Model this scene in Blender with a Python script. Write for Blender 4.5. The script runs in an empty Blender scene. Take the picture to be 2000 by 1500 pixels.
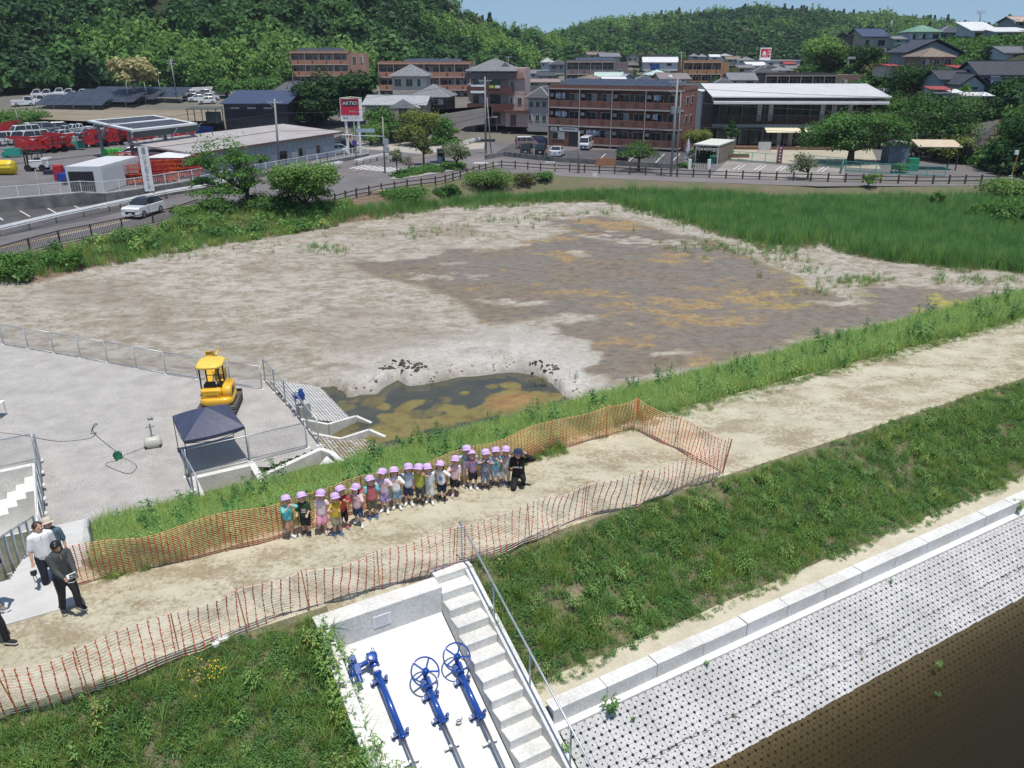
import bpy, bmesh, math, random
import numpy as np
from mathutils import Vector, Matrix, Euler
R = math.radians
rnd = random.Random(7)
rs = np.random.RandomState(5)
sc = bpy.context.scene
COL = sc.collection
# camera, sky, sun, exposure
HC = 15.0; PITCH = R(22.1); FPX = 1580.0
cd = bpy.data.cameras.new('camera'); cam = bpy.data.objects.new('camera', cd); COL.objects.link(cam)
cam.location = (0, 0, HC); cam.rotation_euler = (R(90) - PITCH, 0, 0)
cd.sensor_width = 36; cd.lens = 36 * FPX / 2000; cd.clip_end = 3000; cd.clip_start = .1
sc.camera = cam
w = bpy.data.worlds.new('World'); sc.world = w; w.use_nodes = True
SUND = Vector((.12, -.20, .97)).normalized()
nt = w.node_tree; nt.nodes.clear()
sk = nt.nodes.new('ShaderNodeTexSky'); sk.sky_type = 'NISHITA'; sk.sun_disc = False
sk.sun_elevation = math.asin(SUND.z); sk.sun_rotation = math.atan2(SUND.x, SUND.y)
sk.altitude = 0; sk.air_density = 1.0; sk.dust_density = .6; sk.ozone_density = 1.6
bg = nt.nodes.new('ShaderNodeBackground'); bg.inputs[1].default_value = .11
wo = nt.nodes.new('ShaderNodeOutputWorld')
tint = nt.nodes.new('ShaderNodeVectorMath'); tint.operation = 'MULTIPLY'; tint.inputs[1].default_value = (.90, .97, 1.0)
tc = nt.nodes.new('ShaderNodeTexCoord'); sx_ = nt.nodes.new('ShaderNodeSeparateXYZ'); cx_ = nt.nodes.new('ShaderNodeCombineXYZ'); mz = nt.nodes.new('ShaderNodeMath'); mz.operation = 'MULTIPLY_ADD'; mz.inputs[1].default_value = .8; mz.inputs[2].default_value = .11; nz_ = nt.nodes.new('ShaderNodeVectorMath'); nz_.operation = 'NORMALIZE'
nt.links.new(tc.outputs['Generated'], sx_.inputs[0]); nt.links.new(sx_.outputs[0], cx_.inputs[0]); nt.links.new(sx_.outputs[1], cx_.inputs[1]); nt.links.new(sx_.outputs[2], mz.inputs[0]); nt.links.new(mz.outputs[0], cx_.inputs[2]); nt.links.new(cx_.outputs[0], nz_.inputs[0]); nt.links.new(nz_.outputs[0], sk.inputs[0])
nt.links.new(sk.outputs[0], tint.inputs[0]); nt.links.new(tint.outputs[0], bg.inputs[0]); nt.links.new(bg.outputs[0], wo.inputs[0])
sl = bpy.data.lights.new('sun', 'SUN'); sl.energy = 3.9; sl.angle = R(.53); sl.color = (1, .955, .885)
so = bpy.data.objects.new('sun', sl); COL.objects.link(so)
so.rotation_euler = SUND.to_track_quat('Z', 'Y').to_euler(); so.location = (0, 0, 80)
sc.view_settings.view_transform = 'Standard'; sc.view_settings.look = 'None'
sc.view_settings.exposure = .12; sc.view_settings.gamma = 1; sc.view_settings.use_curve_mapping = False
sc.cycles.max_bounces = 6; sc.cycles.diffuse_bounces = 3; sc.cycles.glossy_bounces = 2
sc.cycles.transparent_max_bounces = 12; sc.cycles.transmission_bounces = 4; sc.cycles.volume_bounces = 0
sc.cycles.use_denoising = True
sc.cycles.caustics_reflective = False; sc.cycles.caustics_refractive = False
# geometry of the view
CT, ST = math.cos(PITCH), math.sin(PITCH)
def ray(px, py):
 a = (px - 1000) / FPX; b = (750 - py) / FPX
 return (a, CT + b * ST, -ST + b * CT)
def G(px, py, z=0.0):
 d = ray(px, py); t = (z - HC) / d[2]
 return Vector((d[0] * t, d[1] * t, z))
def AT(px, py, Y):
 d = ray(px, py); t = Y / d[1]
 return Vector((d[0] * t, Y, HC + d[2] * t))
def toPix(x, y, z):
 zz = z - HC; dep = np.maximum(y * CT - zz * ST, .1); up = y * ST + zz * CT
 return 1000 + FPX * x / dep, 750 - FPX * up / dep
# materials
MATS = {}
def nn(nt, t, **k):
 n = nt.nodes.new(t)
 for a, b in k.items(): setattr(n, a, b)
 return n
def M(name, col, rough=.75, metal=0, var=.12, scale=1.5, bump=0, bscale=20, col2=None, spec=None, coat=0, fine=0):
 """procedural surface: base colour mixed by two scales of noise in world space"""
 if name in MATS: return MATS[name]
 m = bpy.data.materials.new(name); m.use_nodes = True; nt = m.node_tree
 b = nt.nodes['Principled BSDF']
 b.inputs['Roughness'].default_value = rough; b.inputs['Metallic'].default_value = metal
 if spec is not None: b.inputs['Specular IOR Level'].default_value = spec
 if coat: b.inputs['Coat Weight'].default_value = coat; b.inputs['Coat Roughness'].default_value = .08
 c = list(col) + [1] if len(col) == 3 else list(col)
 if var or col2:
  g = nn(nt, 'ShaderNodeNewGeometry')
  n1 = nn(nt, 'ShaderNodeTexNoise'); n1.inputs['Scale'].default_value = scale; n1.inputs['Detail'].default_value = 6; n1.inputs['Roughness'].default_value = .65
  nt.links.new(g.outputs['Position'], n1.inputs['Vector'])
  cr = nn(nt, 'ShaderNodeValToRGB'); cr.color_ramp.elements[0].position = .35; cr.color_ramp.elements[1].position = .65
  c2 = list(col2) + [1] if col2 else [min(1, x * (1 + var)) for x in c[:3]] + [1]
  c1 = c if col2 else [x * (1 - var) for x in c[:3]] + [1]
  cr.color_ramp.elements[0].color = c1; cr.color_ramp.elements[1].color = c2
  nt.links.new(n1.outputs['Fac'], cr.inputs['Fac'])
  out = cr.outputs['Color']
  if fine:
   n2 = nn(nt, 'ShaderNodeTexNoise'); n2.inputs['Scale'].default_value = bscale; n2.inputs['Detail'].default_value = 3
   nt.links.new(g.outputs['Position'], n2.inputs['Vector'])
   mr = nn(nt, 'ShaderNodeMapRange'); mr.inputs['From Min'].default_value = .3; mr.inputs['From Max'].default_value = .7
   mr.inputs['To Min'].default_value = 1 - fine; mr.inputs['To Max'].default_value = 1 + fine
   nt.links.new(n2.outputs['Fac'], mr.inputs['Value'])
   vm = nn(nt, 'ShaderNodeVectorMath', operation='SCALE')
   nt.links.new(out, vm.inputs[0]); nt.links.new(mr.outputs[0], vm.inputs['Scale']); out = vm.outputs[0]
  nt.links.new(out, b.inputs['Base Color'])
 else: b.inputs['Base Color'].default_value = c
 if bump:
  g = nn(nt, 'ShaderNodeNewGeometry')
  n3 = nn(nt, 'ShaderNodeTexNoise'); n3.inputs['Scale'].default_value = bscale; n3.inputs['Detail'].default_value = 5
  nt.links.new(g.outputs['Position'], n3.inputs['Vector'])
  bp = nn(nt, 'ShaderNodeBump'); bp.inputs['Strength'].default_value = bump; bp.inputs['Distance'].default_value = .05
  nt.links.new(n3.outputs['Fac'], bp.inputs['Height']); nt.links.new(bp.outputs[0], b.inputs['Normal'])
 MATS[name] = m; return m
def leafmat(name, c1, c2, trans=.35, scale=.25, rv=.25, rough=.6, c3=None):
 """foliage: colour varied by place and per instance, with light passing through"""
 if name in MATS: return MATS[name]
 m = bpy.data.materials.new(name); m.use_nodes = True; nt = m.node_tree; nt.nodes.clear()
 g = nn(nt, 'ShaderNodeNewGeometry'); oi = nn(nt, 'ShaderNodeObjectInfo')
 n1 = nn(nt, 'ShaderNodeTexNoise'); n1.inputs['Scale'].default_value = scale; n1.inputs['Detail'].default_value = 5; n1.inputs['Roughness'].default_value = .7
 nt.links.new(g.outputs['Position'], n1.inputs['Vector'])
 ad = nn(nt, 'ShaderNodeMath', operation='MULTIPLY_ADD'); ad.inputs[1].default_value = rv * 2; ad.inputs[2].default_value = -rv
 nt.links.new(oi.outputs['Random'], ad.inputs[0])
 a2 = nn(nt, 'ShaderNodeMath', operation='ADD'); nt.links.new(n1.outputs['Fac'], a2.inputs[0]); nt.links.new(ad.outputs[0], a2.inputs[1])
 a3 = nn(nt, 'ShaderNodeMath', operation='MULTIPLY_ADD'); a3.inputs[1].default_value = .35
 nt.links.new(g.outputs['Random Per Island'], a3.inputs[0]); nt.links.new(a2.outputs[0], a3.inputs[2])
 cr = nn(nt, 'ShaderNodeValToRGB'); e = cr.color_ramp.elements
 e[0].position = .35; e[0].color = (*c1, 1); e[1].position = .85; e[1].color = (*c2, 1)
 if c3: q = e.new(.95); q.color = (*c3, 1)
 nt.links.new(a3.outputs[0], cr.inputs['Fac'])
 d = nn(nt, 'ShaderNodeBsdfPrincipled'); d.inputs['Roughness'].default_value = rough; d.inputs['Specular IOR Level'].default_value = .25
 t = nn(nt, 'ShaderNodeBsdfTranslucent'); mx = nn(nt, 'ShaderNodeMixShader'); mx.inputs[0].default_value = trans
 hs = nn(nt, 'ShaderNodeHueSaturation'); hs.inputs['Hue'].default_value = .485; hs.inputs['Value'].default_value = 1.3
 nt.links.new(cr.outputs[0], hs.inputs['Color'])
 nt.links.new(cr.outputs[0], d.inputs['Base Color']); nt.links.new(hs.outputs[0], t.inputs['Color'])
 o = nn(nt, 'ShaderNodeOutputMaterial')
 nt.links.new(d.outputs[0], mx.inputs[1]); nt.links.new(t.outputs[0], mx.inputs[2]); nt.links.new(mx.outputs[0], o.inputs[0])
 MATS[name] = m; return m
# mesh builder
class MB:
 def __init__(s): s.v = []; s.f = []; s.T = None
 def add(s, vs, fs):
  o = len(s.v)
  if s.T is not None: vs = [tuple(s.T @ Vector(p)) for p in vs]
  s.v += [tuple(p) for p in vs]; s.f += [tuple(i + o for i in q) for q in fs]; return s
 def box(s, c, d, rz=0, rx=0, ry=0, taper=1.0):
  hx, hy, hz = d[0] / 2, d[1] / 2, d[2] / 2; vs = []
  for z in (-1, 1):
   k = taper if z > 0 else 1
   for x, y in ((-1, -1), (1, -1), (1, 1), (-1, 1)): vs.append(Vector((x * hx * k, y * hy * k, z * hz)))
  if rz or rx or ry:
   m = Euler((rx, ry, rz)).to_matrix(); vs = [m @ q for q in vs]
  c = Vector(c)
  return s.add([q + c for q in vs], [(3, 2, 1, 0), (4, 5, 6, 7), (0, 1, 5, 4), (1, 2, 6, 5), (2, 3, 7, 6), (3, 0, 4, 7)])
 def bar(s, a, b, wd, th=None, up=(0, 0, 1)):
  a = Vector(a); b = Vector(b); th = th or wd; d = (b - a)
  if d.length < 1e-6: return s
  d.normalize(); u = Vector(up)
  if abs(d.dot(u)) > .98: u = Vector((1, 0, 0))
  x = d.cross(u).normalized() * wd / 2; y = x.normalized().cross(d).normalized() * th / 2
  vs = [a - x - y, a + x - y, a + x + y, a - x + y, b - x - y, b + x - y, b + x + y, b - x + y]
  return s.add(vs, [(3, 2, 1, 0), (4, 5, 6, 7), (0, 1, 5, 4), (1, 2, 6, 5), (2, 3, 7, 6), (3, 0, 4, 7)])
 def tube(s, pts, r, n=6, caps=True):
  pts = [Vector(p) for p in pts]; rr = r if hasattr(r, '__len__') else [r] * len(pts)
  vs = []; fs = []; m = len(pts); pu = None
  for i, p in enumerate(pts):
   d = (pts[min(i + 1, m - 1)] - pts[max(i - 1, 0)])
   d = d.normalized() if d.length > 1e-9 else Vector((0, 0, 1))
   if pu is None: pu = Vector((0, 0, 1)) if abs(d.z) < .9 else Vector((1, 0, 0))
   x = d.cross(pu).normalized(); y = x.cross(d).normalized(); pu = y
   for k in range(n):
    a = 2 * math.pi * k / n; vs.append(p + (x * math.cos(a) + y * math.sin(a)) * rr[i])
  for i in range(m - 1):
   for k in range(n):
    k2 = (k + 1) % n; fs.append((i * n + k, i * n + k2, (i + 1) * n + k2, (i + 1) * n + k))
  if caps: fs.append(tuple(range(n))[::-1]); fs.append(tuple((m - 1) * n + k for k in range(n)))
  return s.add(vs, fs)
 def lathe(s, prof, n=10, c=(0, 0, 0), ax='z', sy=1.0):
  vs = []; fs = []; c = Vector(c)
  for r, z in prof:
   for k in range(n):
    a = 2 * math.pi * k / n; q = Vector((r * math.cos(a), r * math.sin(a) * sy, z))
    if ax == 'y': q = Vector((q.x, q.z, q.y))
    if ax == 'x': q = Vector((q.z, q.x, q.y))
    vs.append(q + c)
  for i in range(len(prof) - 1):
   for k in range(n):
    k2 = (k + 1) % n; fs.append((i * n + k, i * n + k2, (i + 1) * n + k2, (i + 1) * n + k))
  fs.append(tuple(range(n))[::-1]); fs.append(tuple((len(prof) - 1) * n + k for k in range(n)))
  return s.add(vs, fs)
 def prism(s, poly, a, b, ax='y'):
  """polygon (u,v) extruded between a and b on an axis; y: (x,z) outline, z: (x,y) outline, x: (y,z) outline"""
  def P(u, v, w): return {'y': (u, w, v), 'z': (u, v, w), 'x': (w, u, v)}[ax]
  n = len(poly); vs = [P(u, v, a) for u, v in poly] + [P(u, v, b) for u, v in poly]
  fs = [tuple(range(n)), tuple(range(2 * n - 1, n - 1, -1))] + [(i, (i + 1) % n + 0, (i + 1) % n + n, i + n) for i in range(n)]
  return s.add(vs, fs)
 def quad(s, a, b, c, d): return s.add([a, b, c, d], [(0, 1, 2, 3)])
 def ball(s, c, r, n=8, m=5, sq=(1, 1, 1)):
  pr = [];
  vs = []; fs = []
  for i in range(1, m):
   t = math.pi * i / m
   for k in range(n):
    a = 2 * math.pi * k / n
    vs.append((c[0] + r * sq[0] * math.sin(t) * math.cos(a), c[1] + r * sq[1] * math.sin(t) * math.sin(a), c[2] + r * sq[2] * math.cos(t)))
  for i in range(m - 2):
   for k in range(n):
    k2 = (k + 1) % n; fs.append((i * n + k, (i + 1) * n + k, (i + 1) * n + k2, i * n + k2))
  vs.append((c[0], c[1], c[2] + r * sq[2])); vs.append((c[0], c[1], c[2] - r * sq[2])); t = (m - 1) * n
  for k in range(n):
   k2 = (k + 1) % n; fs.append((k, k2, t)); fs.append(((m - 2) * n + k2, (m - 2) * n + k, t + 1))
  return s.add(vs, fs)
 def mesh(s, name, mat, smooth=False):
  me = bpy.data.meshes.new(name); me.from_pydata(s.v, [], s.f); me.update()
  if mat: me.materials.append(mat)
  if smooth: me.polygons.foreach_set('use_smooth', [True] * len(me.polygons))
  return me
 def obj(s, name, mat, parent=None, smooth=False, bev=0):
  o = link(name, s.mesh(name, mat, smooth), parent)
  if bev:
   b = o.modifiers.new('bevel', 'BEVEL'); b.width = bev; b.segments = 2; b.limit_method = 'ANGLE'
  return o
def link(name, me, parent=None):
 o = bpy.data.objects.new(name, me); COL.objects.link(o)
 if parent: o.parent = parent
 return o
def tag(o, label=None, cat=None, group=None, kind=None):
 if label: o['label'] = label
 if cat: o['category'] = cat
 if group: o['group'] = group
 if kind: o['kind'] = kind
 return o
def thing(name, label, cat, loc=(0, 0, 0), rz=0, group=None):
 o = bpy.data.objects.new(name, None); COL.objects.link(o); o.empty_display_size = .2
 o.location = loc; o.rotation_euler = (0, 0, rz); return tag(o, label, cat, group)
def dup(o, loc=None, rz=None, label=None, scale=None, mats=None, top=True):
 c = o.copy(); COL.objects.link(c)
 for ch in o.children:
  k = dup(ch, top=False); k.parent = c
 if top:
  if loc is not None: c.location = loc
  if rz is not None: c.rotation_euler = (0, 0, rz)
  if label: c['label'] = label
  if scale: c.scale = (scale,) * 3
 return c
def recolor(o, old, new):
 if o.type == 'MESH' and o.data.materials and o.data.materials[0] == old:
  o.data = o.data.copy(); o.data.materials[0] = new
 for c in o.children: recolor(c, old, new)
def text(name, s, size, mat, parent, loc, rot, depth=.004, align='CENTER', sx=1):
 cu = bpy.data.curves.new(name, 'FONT'); cu.body = s; cu.size = size; cu.extrude = depth; cu.align_x = align; cu.align_y = 'CENTER'
 cu.resolution_u = 2
 q = bpy.data.objects.new(name, cu); COL.objects.link(q); me = bpy.data.meshes.new_from_object(q.evaluated_get(bpy.context.evaluated_depsgraph_get())); bpy.data.objects.remove(q)
 me.materials.clear(); me.materials.append(mat); o = bpy.data.objects.new(name, me); COL.objects.link(o); o.parent = parent
 o.location = loc; o.rotation_euler = rot; o.scale = (sx, 1, 1); return o
def struct(o): o['kind'] = 'structure'; return o
# numpy noise
_lat = np.random.RandomState(3).rand(256, 256)
def vn(x, y, s, seed=0):
 x = np.asarray(x, float) / s + seed * 17.3; y = np.asarray(y, float) / s + seed * 9.1
 xi = np.floor(x).astype(int); yi = np.floor(y).astype(int); fx = x - xi; fy = y - yi
 fx = fx * fx * (3 - 2 * fx); fy = fy * fy * (3 - 2 * fy)
 L = lambda a, b: _lat[a % 256, b % 256]
 return (L(xi, yi) * (1 - fx) + L(xi + 1, yi) * fx) * (1 - fy) + (L(xi, yi + 1) * (1 - fx) + L(xi + 1, yi + 1) * fx) * fy
def fbm(x, y, s, o=4, seed=0):
 r = 0; a = .5; t = 0
 for k in range(o): r = r + a * vn(x, y, s / 2 ** k, seed + k); t += a; a *= .55
 return r / t
def inpoly(x, y, poly):
 x = np.asarray(x, float); y = np.asarray(y, float); r = np.zeros(x.shape, bool); n = len(poly)
 for i in range(n):
  x1, y1 = poly[i][:2]; x2, y2 = poly[(i + 1) % n][:2]
  if y1 == y2: continue
  c = ((y1 > y) != (y2 > y)) & (x < (x2 - x1) * (y - y1) / (y2 - y1) + x1); r ^= c
 return r
def dline(x, y, pts, closed=False):
 x = np.asarray(x, float); y = np.asarray(y, float); best = np.full(x.shape, 1e9)
 n = len(pts)
 for i in range(n if closed else n - 1):
  x1, y1 = pts[i][:2]; x2, y2 = pts[(i + 1) % n][:2]; dx = x2 - x1; dy = y2 - y1; L = dx * dx + dy * dy + 1e-9
  t = np.clip(((x - x1) * dx + (y - y1) * dy) / L, 0, 1)
  best = np.minimum(best, np.hypot(x - x1 - t * dx, y - y1 - t * dy))
 return best
def sstep(a, b, x):
 t = np.clip((x - a) / (b - a), 0, 1); return t * t * (3 - 2 * t)
# terrain
CA, SA = math.cos(R(30.2)), math.sin(R(30.2))
def LV(s, t, z): return Vector((s * CA + t * SA, s * SA - t * CA, z))     # levee frame -> world
def toLV(x, y): return x * CA + y * SA, x * SA - y * CA
BANK = [(-75, 20), (-48, 45), (-39.5, 59), (-33, 73), (-27, 80), (-17.5, 85.2), (-14.3, 93), (-7, 101.2), (0, 106), (13, 102.5), (31.5, 98.8), (61.5, 98.2), (110, 90)]
BASIN = BANK + [(110, -40), (-75, -40)]
LQ = lambda s, t: (s * CA + t * SA, s * SA - t * CA)
YARD = [(-80, 62), (-29.5, 43.3), (-15.7, 38.3), LQ(8.2, -38.5), LQ(8.35, -24), (-20, 14), (-80, -20)]
PAVE = [LQ(8.3, -38.6), LQ(11.6, -38), LQ(11.6, -26), LQ(8.3, -26)]
PIT1 = [LQ(-1.95, -34), LQ(-12, -34), LQ(-12, -25), LQ(-1.95, -25)]
PIT2 = [LQ(3.2, -29.7), LQ(5.35, -29.7), LQ(5.35, -26), LQ(3.2, -26)]
PIT3 = [LQ(5.35, -28.9), LQ(5.6, -29.3), LQ(8.2, -29.75), LQ(8.45, -29.2), LQ(8.5, -26), LQ(5.35, -26)]
pu = lambda p: (np.array(p) - 1000) / 1705.
def hill(u, Y, px, Rb, Rr, zr, b):
 U = pu(px); rb = np.interp(u, U, Rb); rr = np.interp(u, U, Rr); z = np.interp(u, U, zr)
 t = np.clip((Y - rb) / (rr - rb), 0, 1)
 return b + np.maximum(z - b, 0) * np.sin(t * math.pi / 2), t
def H0(x, y):
 """height of the land (numpy)"""
 x = np.asarray(x, float); y = np.asarray(y, float); Y = np.maximum(y, 1.); u = x / Y
 b = np.interp(Y, [0, 152, 170, 205, 260, 500, 900], [.8, .8, 2.4, 6, 7, 8, 8.])
 h1, t1 = hill(u, Y, [-600, 0, 430, 700, 900, 985, 1050, 1100, 1160, 1190], [190, 212, 238, 250, 290, 320, 345, 360, 380, 400], [380, 400, 420, 420, 450, 450, 450, 460, 460, 460], [75, 75, 75, 60, 27, 20, 16, 12, 8, 8], b)
 h2, t2 = hill(u, Y, [900, 1085, 1150, 1300, 1480, 1560, 1650, 1800, 1880, 1960, 2100, 2600], [450] * 12, [690] * 12, [8, 20, 27, 32, 37, 36, 34, 31, 27, 19, 15, 14], b)
 h3, t3 = hill(u, Y, [1530, 1590, 1700, 1800, 1900, 2000, 2500], [215, 190, 165, 138, 122, 108, 80], [250, 240, 235, 225, 215, 210, 190], [7.2, 12, 16, 17.5, 19, 21, 25], b)
 n = (fbm(x, y, 45, 3) - .5) * 8
 h = np.maximum(np.maximum(h1 + n * t1 * (1 - t1 * .3), h2 + n * t2), h3 + n * .25 * t3 * (1 - t3))
 ins = inpoly(x, y, BASIN); d = dline(x, y, BANK)
 k = np.where(ins, sstep(1.1, 6.2, d), 0)
 fl = np.full(x.shape, -.5)
 iy = inpoly(x, y, YARD); dy = dline(x, y, YARD, True)
 fl = np.where(iy, np.clip(-.5 + .45 * 1, -.5, -.05), -.5 + .42 * (1 - sstep(0, 1.6, dy)))
 fl = np.where(inpoly(x, y, PAVE), -1.4, fl)
 for q, zz in ((PIT1, -2.9), (PIT2, -2.2), (PIT3, -2.2)): fl = np.where(inpoly(x, y, q), zz, fl)
 h = h * (1 - k) + fl * k
 return h
def h0(x, y): return float(H0(np.array([x]), np.array([y]))[0])
_ry = np.concatenate([np.arange(20, 130, .5), np.arange(130, 900, 1.)])
def GT(px, py, dz=0):
 """where the line of sight meets the land"""
 d = ray(px, py); k = _ry / d[1]; X = d[0] * k; Z = HC + d[2] * k
 hit = np.nonzero(Z < H0(X, _ry) + dz)[0]
 i = hit[0] if len(hit) else len(_ry) - 1
 return Vector((X[i], _ry[i], H0(X[i:i + 1], _ry[i:i + 1])[0]))
# ground sheets
def gridmesh(name, xs, ys, hf, mat, skip=None, smooth=True):
 X, Y = np.meshgrid(xs, ys); Z = hf(X, Y); nx, ny = len(xs), len(ys)
 co = np.stack([X, Y, Z], -1).reshape(-1, 3)
 i = np.arange(ny - 1)[:, None] * nx + np.arange(nx - 1)[None]; f = np.stack([i, i + 1, i + 1 + nx, i + nx], -1).reshape(-1, 4)
 if skip is not None:
  cx = (X[:-1, :-1] + X[1:, 1:]) / 2; cy = (Y[:-1, :-1] + Y[1:, 1:]) / 2; f = f[~skip(cx, cy).reshape(-1)]
 me = bpy.data.meshes.new(name); me.from_pydata(co.tolist(), [], f.tolist()); me.update()
 me.materials.append(mat)
 if smooth: me.polygons.foreach_set('use_smooth', [True] * len(me.polygons))
 return me, co
soil = M('soil_ground', (.16, .125, .08), .95, var=.3, scale=.4, col2=(.10, .12, .05), bump=.4, bscale=8, fine=.25)
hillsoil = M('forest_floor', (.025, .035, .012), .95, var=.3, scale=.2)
drybank = M('dry_bank', (.21, .155, .11), .95, scale=1.1, col2=(.13, .105, .06), bump=.5, bscale=9, fine=.35)
# fine pond bed
xs = np.arange(-48, 42.01, .2); ys = np.arange(27, 93.01, .2)
def bl(px, py, cx, cy, rx, ry, p=1.0): return np.clip(1.25 - (((px - cx) / rx) ** 2 + ((py - cy) / ry) ** 2) ** .5 , 0, 1) * p
POOL = [(660, 768), (735, 757), (775, 728), (800, 742), (835, 738), (900, 722), (1000, 712), (1050, 722), (1075, 735), (1100, 760), (1180, 780), (1120, 830), (1000, 850), (860, 890), (740, 905), (715, 860)]
def pondH(X, Y):
 h = H0(X, Y); px, py = toPix(X, Y, h * 0 - .5)
 n = fbm(X, Y, 3., 4, 5) - .5; n2 = fbm(X, Y, .9, 3, 8) - .5
 wob = n * 30 + n2 * 14
 ins = inpoly(px, py + wob * .5, POOL); d = dline(px, py + wob * .5, POOL, True)
 dep = np.where(ins, sstep(0, 9, d), 0)
 rim = np.where(~ins & (h < -.3), np.exp(-(d / 40) ** 2), 0) * (py < 800)
 flat = (h < -.42)
 tr = np.sin((Y * 1.0 - X * .42) * 2 * math.pi / .8) * sstep(.45, .62, fbm(X, Y, 7, 2, 31)) * .05
 return h + flat * (n * .10 + n2 * .10 + tr) * (1 - dep) + rim * (.10 + n2 * .7 + (fbm(X, Y, .45, 3, 77) - .5) * .35) - dep * 1.0
ms, co = gridmesh('pond_bed', xs, ys, pondH, None)
X, Y = co[:, 0], co[:, 1]; px, py = toPix(X, Y, -.5 + 0 * X)
n = fbm(X, Y, 6, 5, 11) - .5; nf = fbm(X * .8, Y * 1.6, 1.6, 4, 21) - .5
WETP = [(620, 508), (760, 488), (1000, 462), (1120, 425), (1190, 418), (1250, 428), (1400, 468), (1560, 530), (1640, 580), (1800, 560), (2100, 560), (2100, 640), (1850, 625), (1700, 645), (1500, 690), (1200, 748), (1120, 735), (1110, 700), (1150, 655), (1100, 628), (960, 645), (880, 600), (830, 570), (740, 548)]
qx = px + n * 220 + nf * 60; qy = py + n * 42 + nf * 22
ins = inpoly(qx, qy, WETP); d = dline(qx, qy, WETP, True); wet = np.where(ins, sstep(0, 14, d), 0)
dry = 0
for a in [(880, 513, 45, 8), (985, 585, 75, 13), (850, 545, 60, 7), (1150, 632, 60, 15), (1190, 460, 70, 9), (1110, 492, 50, 6), (950, 545, 40, 5), (1240, 475, 60, 7), (1040, 640, 60, 10), (1290, 470, 70, 5), (1640, 590, 80, 8), (1300, 690, 90, 6)]:
 dry = np.maximum(dry, bl(px + n * 160 + nf * 90, py + n * 30 + nf * 26, *a))
wet = np.clip(wet * (1 - sstep(.35, .8, dry + nf * 1.1)), 0, 1)
wet = np.maximum(wet, .45 * sstep(.52, .7, fbm(X * .6 + Y * .15, Y * 1.1, 7, 5, 41) + bl(px, py, 480, 660, 330, 70) * .16) * (px < 1000))
al = 0
for a in [(1350, 505, 130, 16), (1190, 440, 110, 22), (1230, 632, 55, 11), (1330, 610, 190, 50), (1180, 655, 30, 8), (1480, 585, 130, 40), (1580, 520, 60, 20), (1850, 588, 150, 14), (1250, 660, 120, 30), (1120, 495, 80, 12), (930, 560, 60, 12), (1500, 540, 100, 20), (1050, 470, 100, 8), (1130, 570, 80, 10)]:
 al = np.maximum(al, bl(px, py, *a))
edge = np.where(ins, np.exp(-(d / 14) ** 2), 0)
al = sstep(.55, .70, (fbm(X * .8, Y * 1.6, 2.2, 6, 71)) * .6 + fbm(X, Y * 1.5, .7, 3, 75) * .4 + al * .20 - .07 + edge * .1) * sstep(.15, .5, wet)
al = al * np.where((px > 1000) | (al > .9), 1, .35)
pale = np.clip(bl(px + n * 80, py + n * 40, 930, 690, 260, 42) + bl(px + n * 80, py, 1110, 750, 80, 40) + bl(px, py, 760, 745, 120, 30), 0, 1)
grn = sstep(1400, 1750, px)
fcol = np.stack([wet, al, pale, grn], -1).astype(np.float32)
ca = ms.color_attributes.new('mask', 'FLOAT_COLOR', 'POINT'); ca.data.foreach_set('color', fcol.ravel())
bk_ = ms.attributes.new('bank', 'FLOAT', 'POINT'); bk_.data.foreach_set('value', (sstep(-.42, -.25, co[:, 2] + nf * .1) * (py < 560)).astype(np.float32))
mud = bpy.data.materials.new('pond_mud'); mud.use_nodes = True; nt = mud.node_tree; b = nt.nodes['Principled BSDF']; b.inputs['Specular IOR Level'].default_value = .22
at = nn(nt, 'ShaderNodeAttribute', attribute_name='mask'); sp = nn(nt, 'ShaderNodeSeparateColor'); nt.links.new(at.outputs['Color'], sp.inputs[0])
ge = nn(nt, 'ShaderNodeNewGeometry')
mp = nn(nt, 'ShaderNodeMapping'); mp.inputs['Rotation'].default_value = (0, 0, R(-20)); mp.inputs['Scale'].default_value = (.95, 1.35, 1); nt.links.new(ge.outputs['Position'], mp.inputs['Vector'])
def noise(nt, vec, s, det=6, ro=.65):
 q = nn(nt, 'ShaderNodeTexNoise'); q.inputs['Scale'].default_value = s; q.inputs['Detail'].default_value = det; q.inputs['Roughness'].default_value = ro
 nt.links.new(vec, q.inputs['Vector']); return q.outputs['Fac']
def ramp(nt, fac, els):
 q = nn(nt, 'ShaderNodeValToRGB'); e = q.color_ramp.elements
 while len(e) > 1: e.remove(e[-1])
 e[0].position = els[0][0]; e[0].color = (*els[0][1], 1)
 for p, c in els[1:]: k = e.new(p); k.color = (*c, 1)
 nt.links.new(fac, q.inputs[0]); return q.outputs[0]
def mixc(nt, f, a, b):
 q = nn(nt, 'ShaderNodeMix', data_type='RGBA')
 for k, vv in ((0, f), (6, a), (7, b)):
  if hasattr(vv, 'links'): nt.links.new(vv, q.inputs[k])
  else: q.inputs[k].default_value = vv if k == 0 else (*vv, 1)
 return q.outputs[2]
base = ramp(nt, noise(nt, mp.outputs[0], .9, 8, .75), [(.36, (.24, .205, .155)), (.46, (.31, .272, .215)), (.51, (.375, .34, .285)), (.58, (.42, .39, .34)), (.70, (.48, .45, .40))])
base = mixc(nt, sp.outputs[2], base, ramp(nt, noise(nt, ge.outputs['Position'], 3), [(.3, (.40, .37, .335)), (.6, (.56, .54, .50))]))
wetc = ramp(nt, noise(nt, mp.outputs[0], 1.6, 6), [(.3, (.145, .112, .075)), (.5, (.215, .17, .12)), (.66, (.25, .20, .14)), (.8, (.36, .29, .20))])
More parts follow.
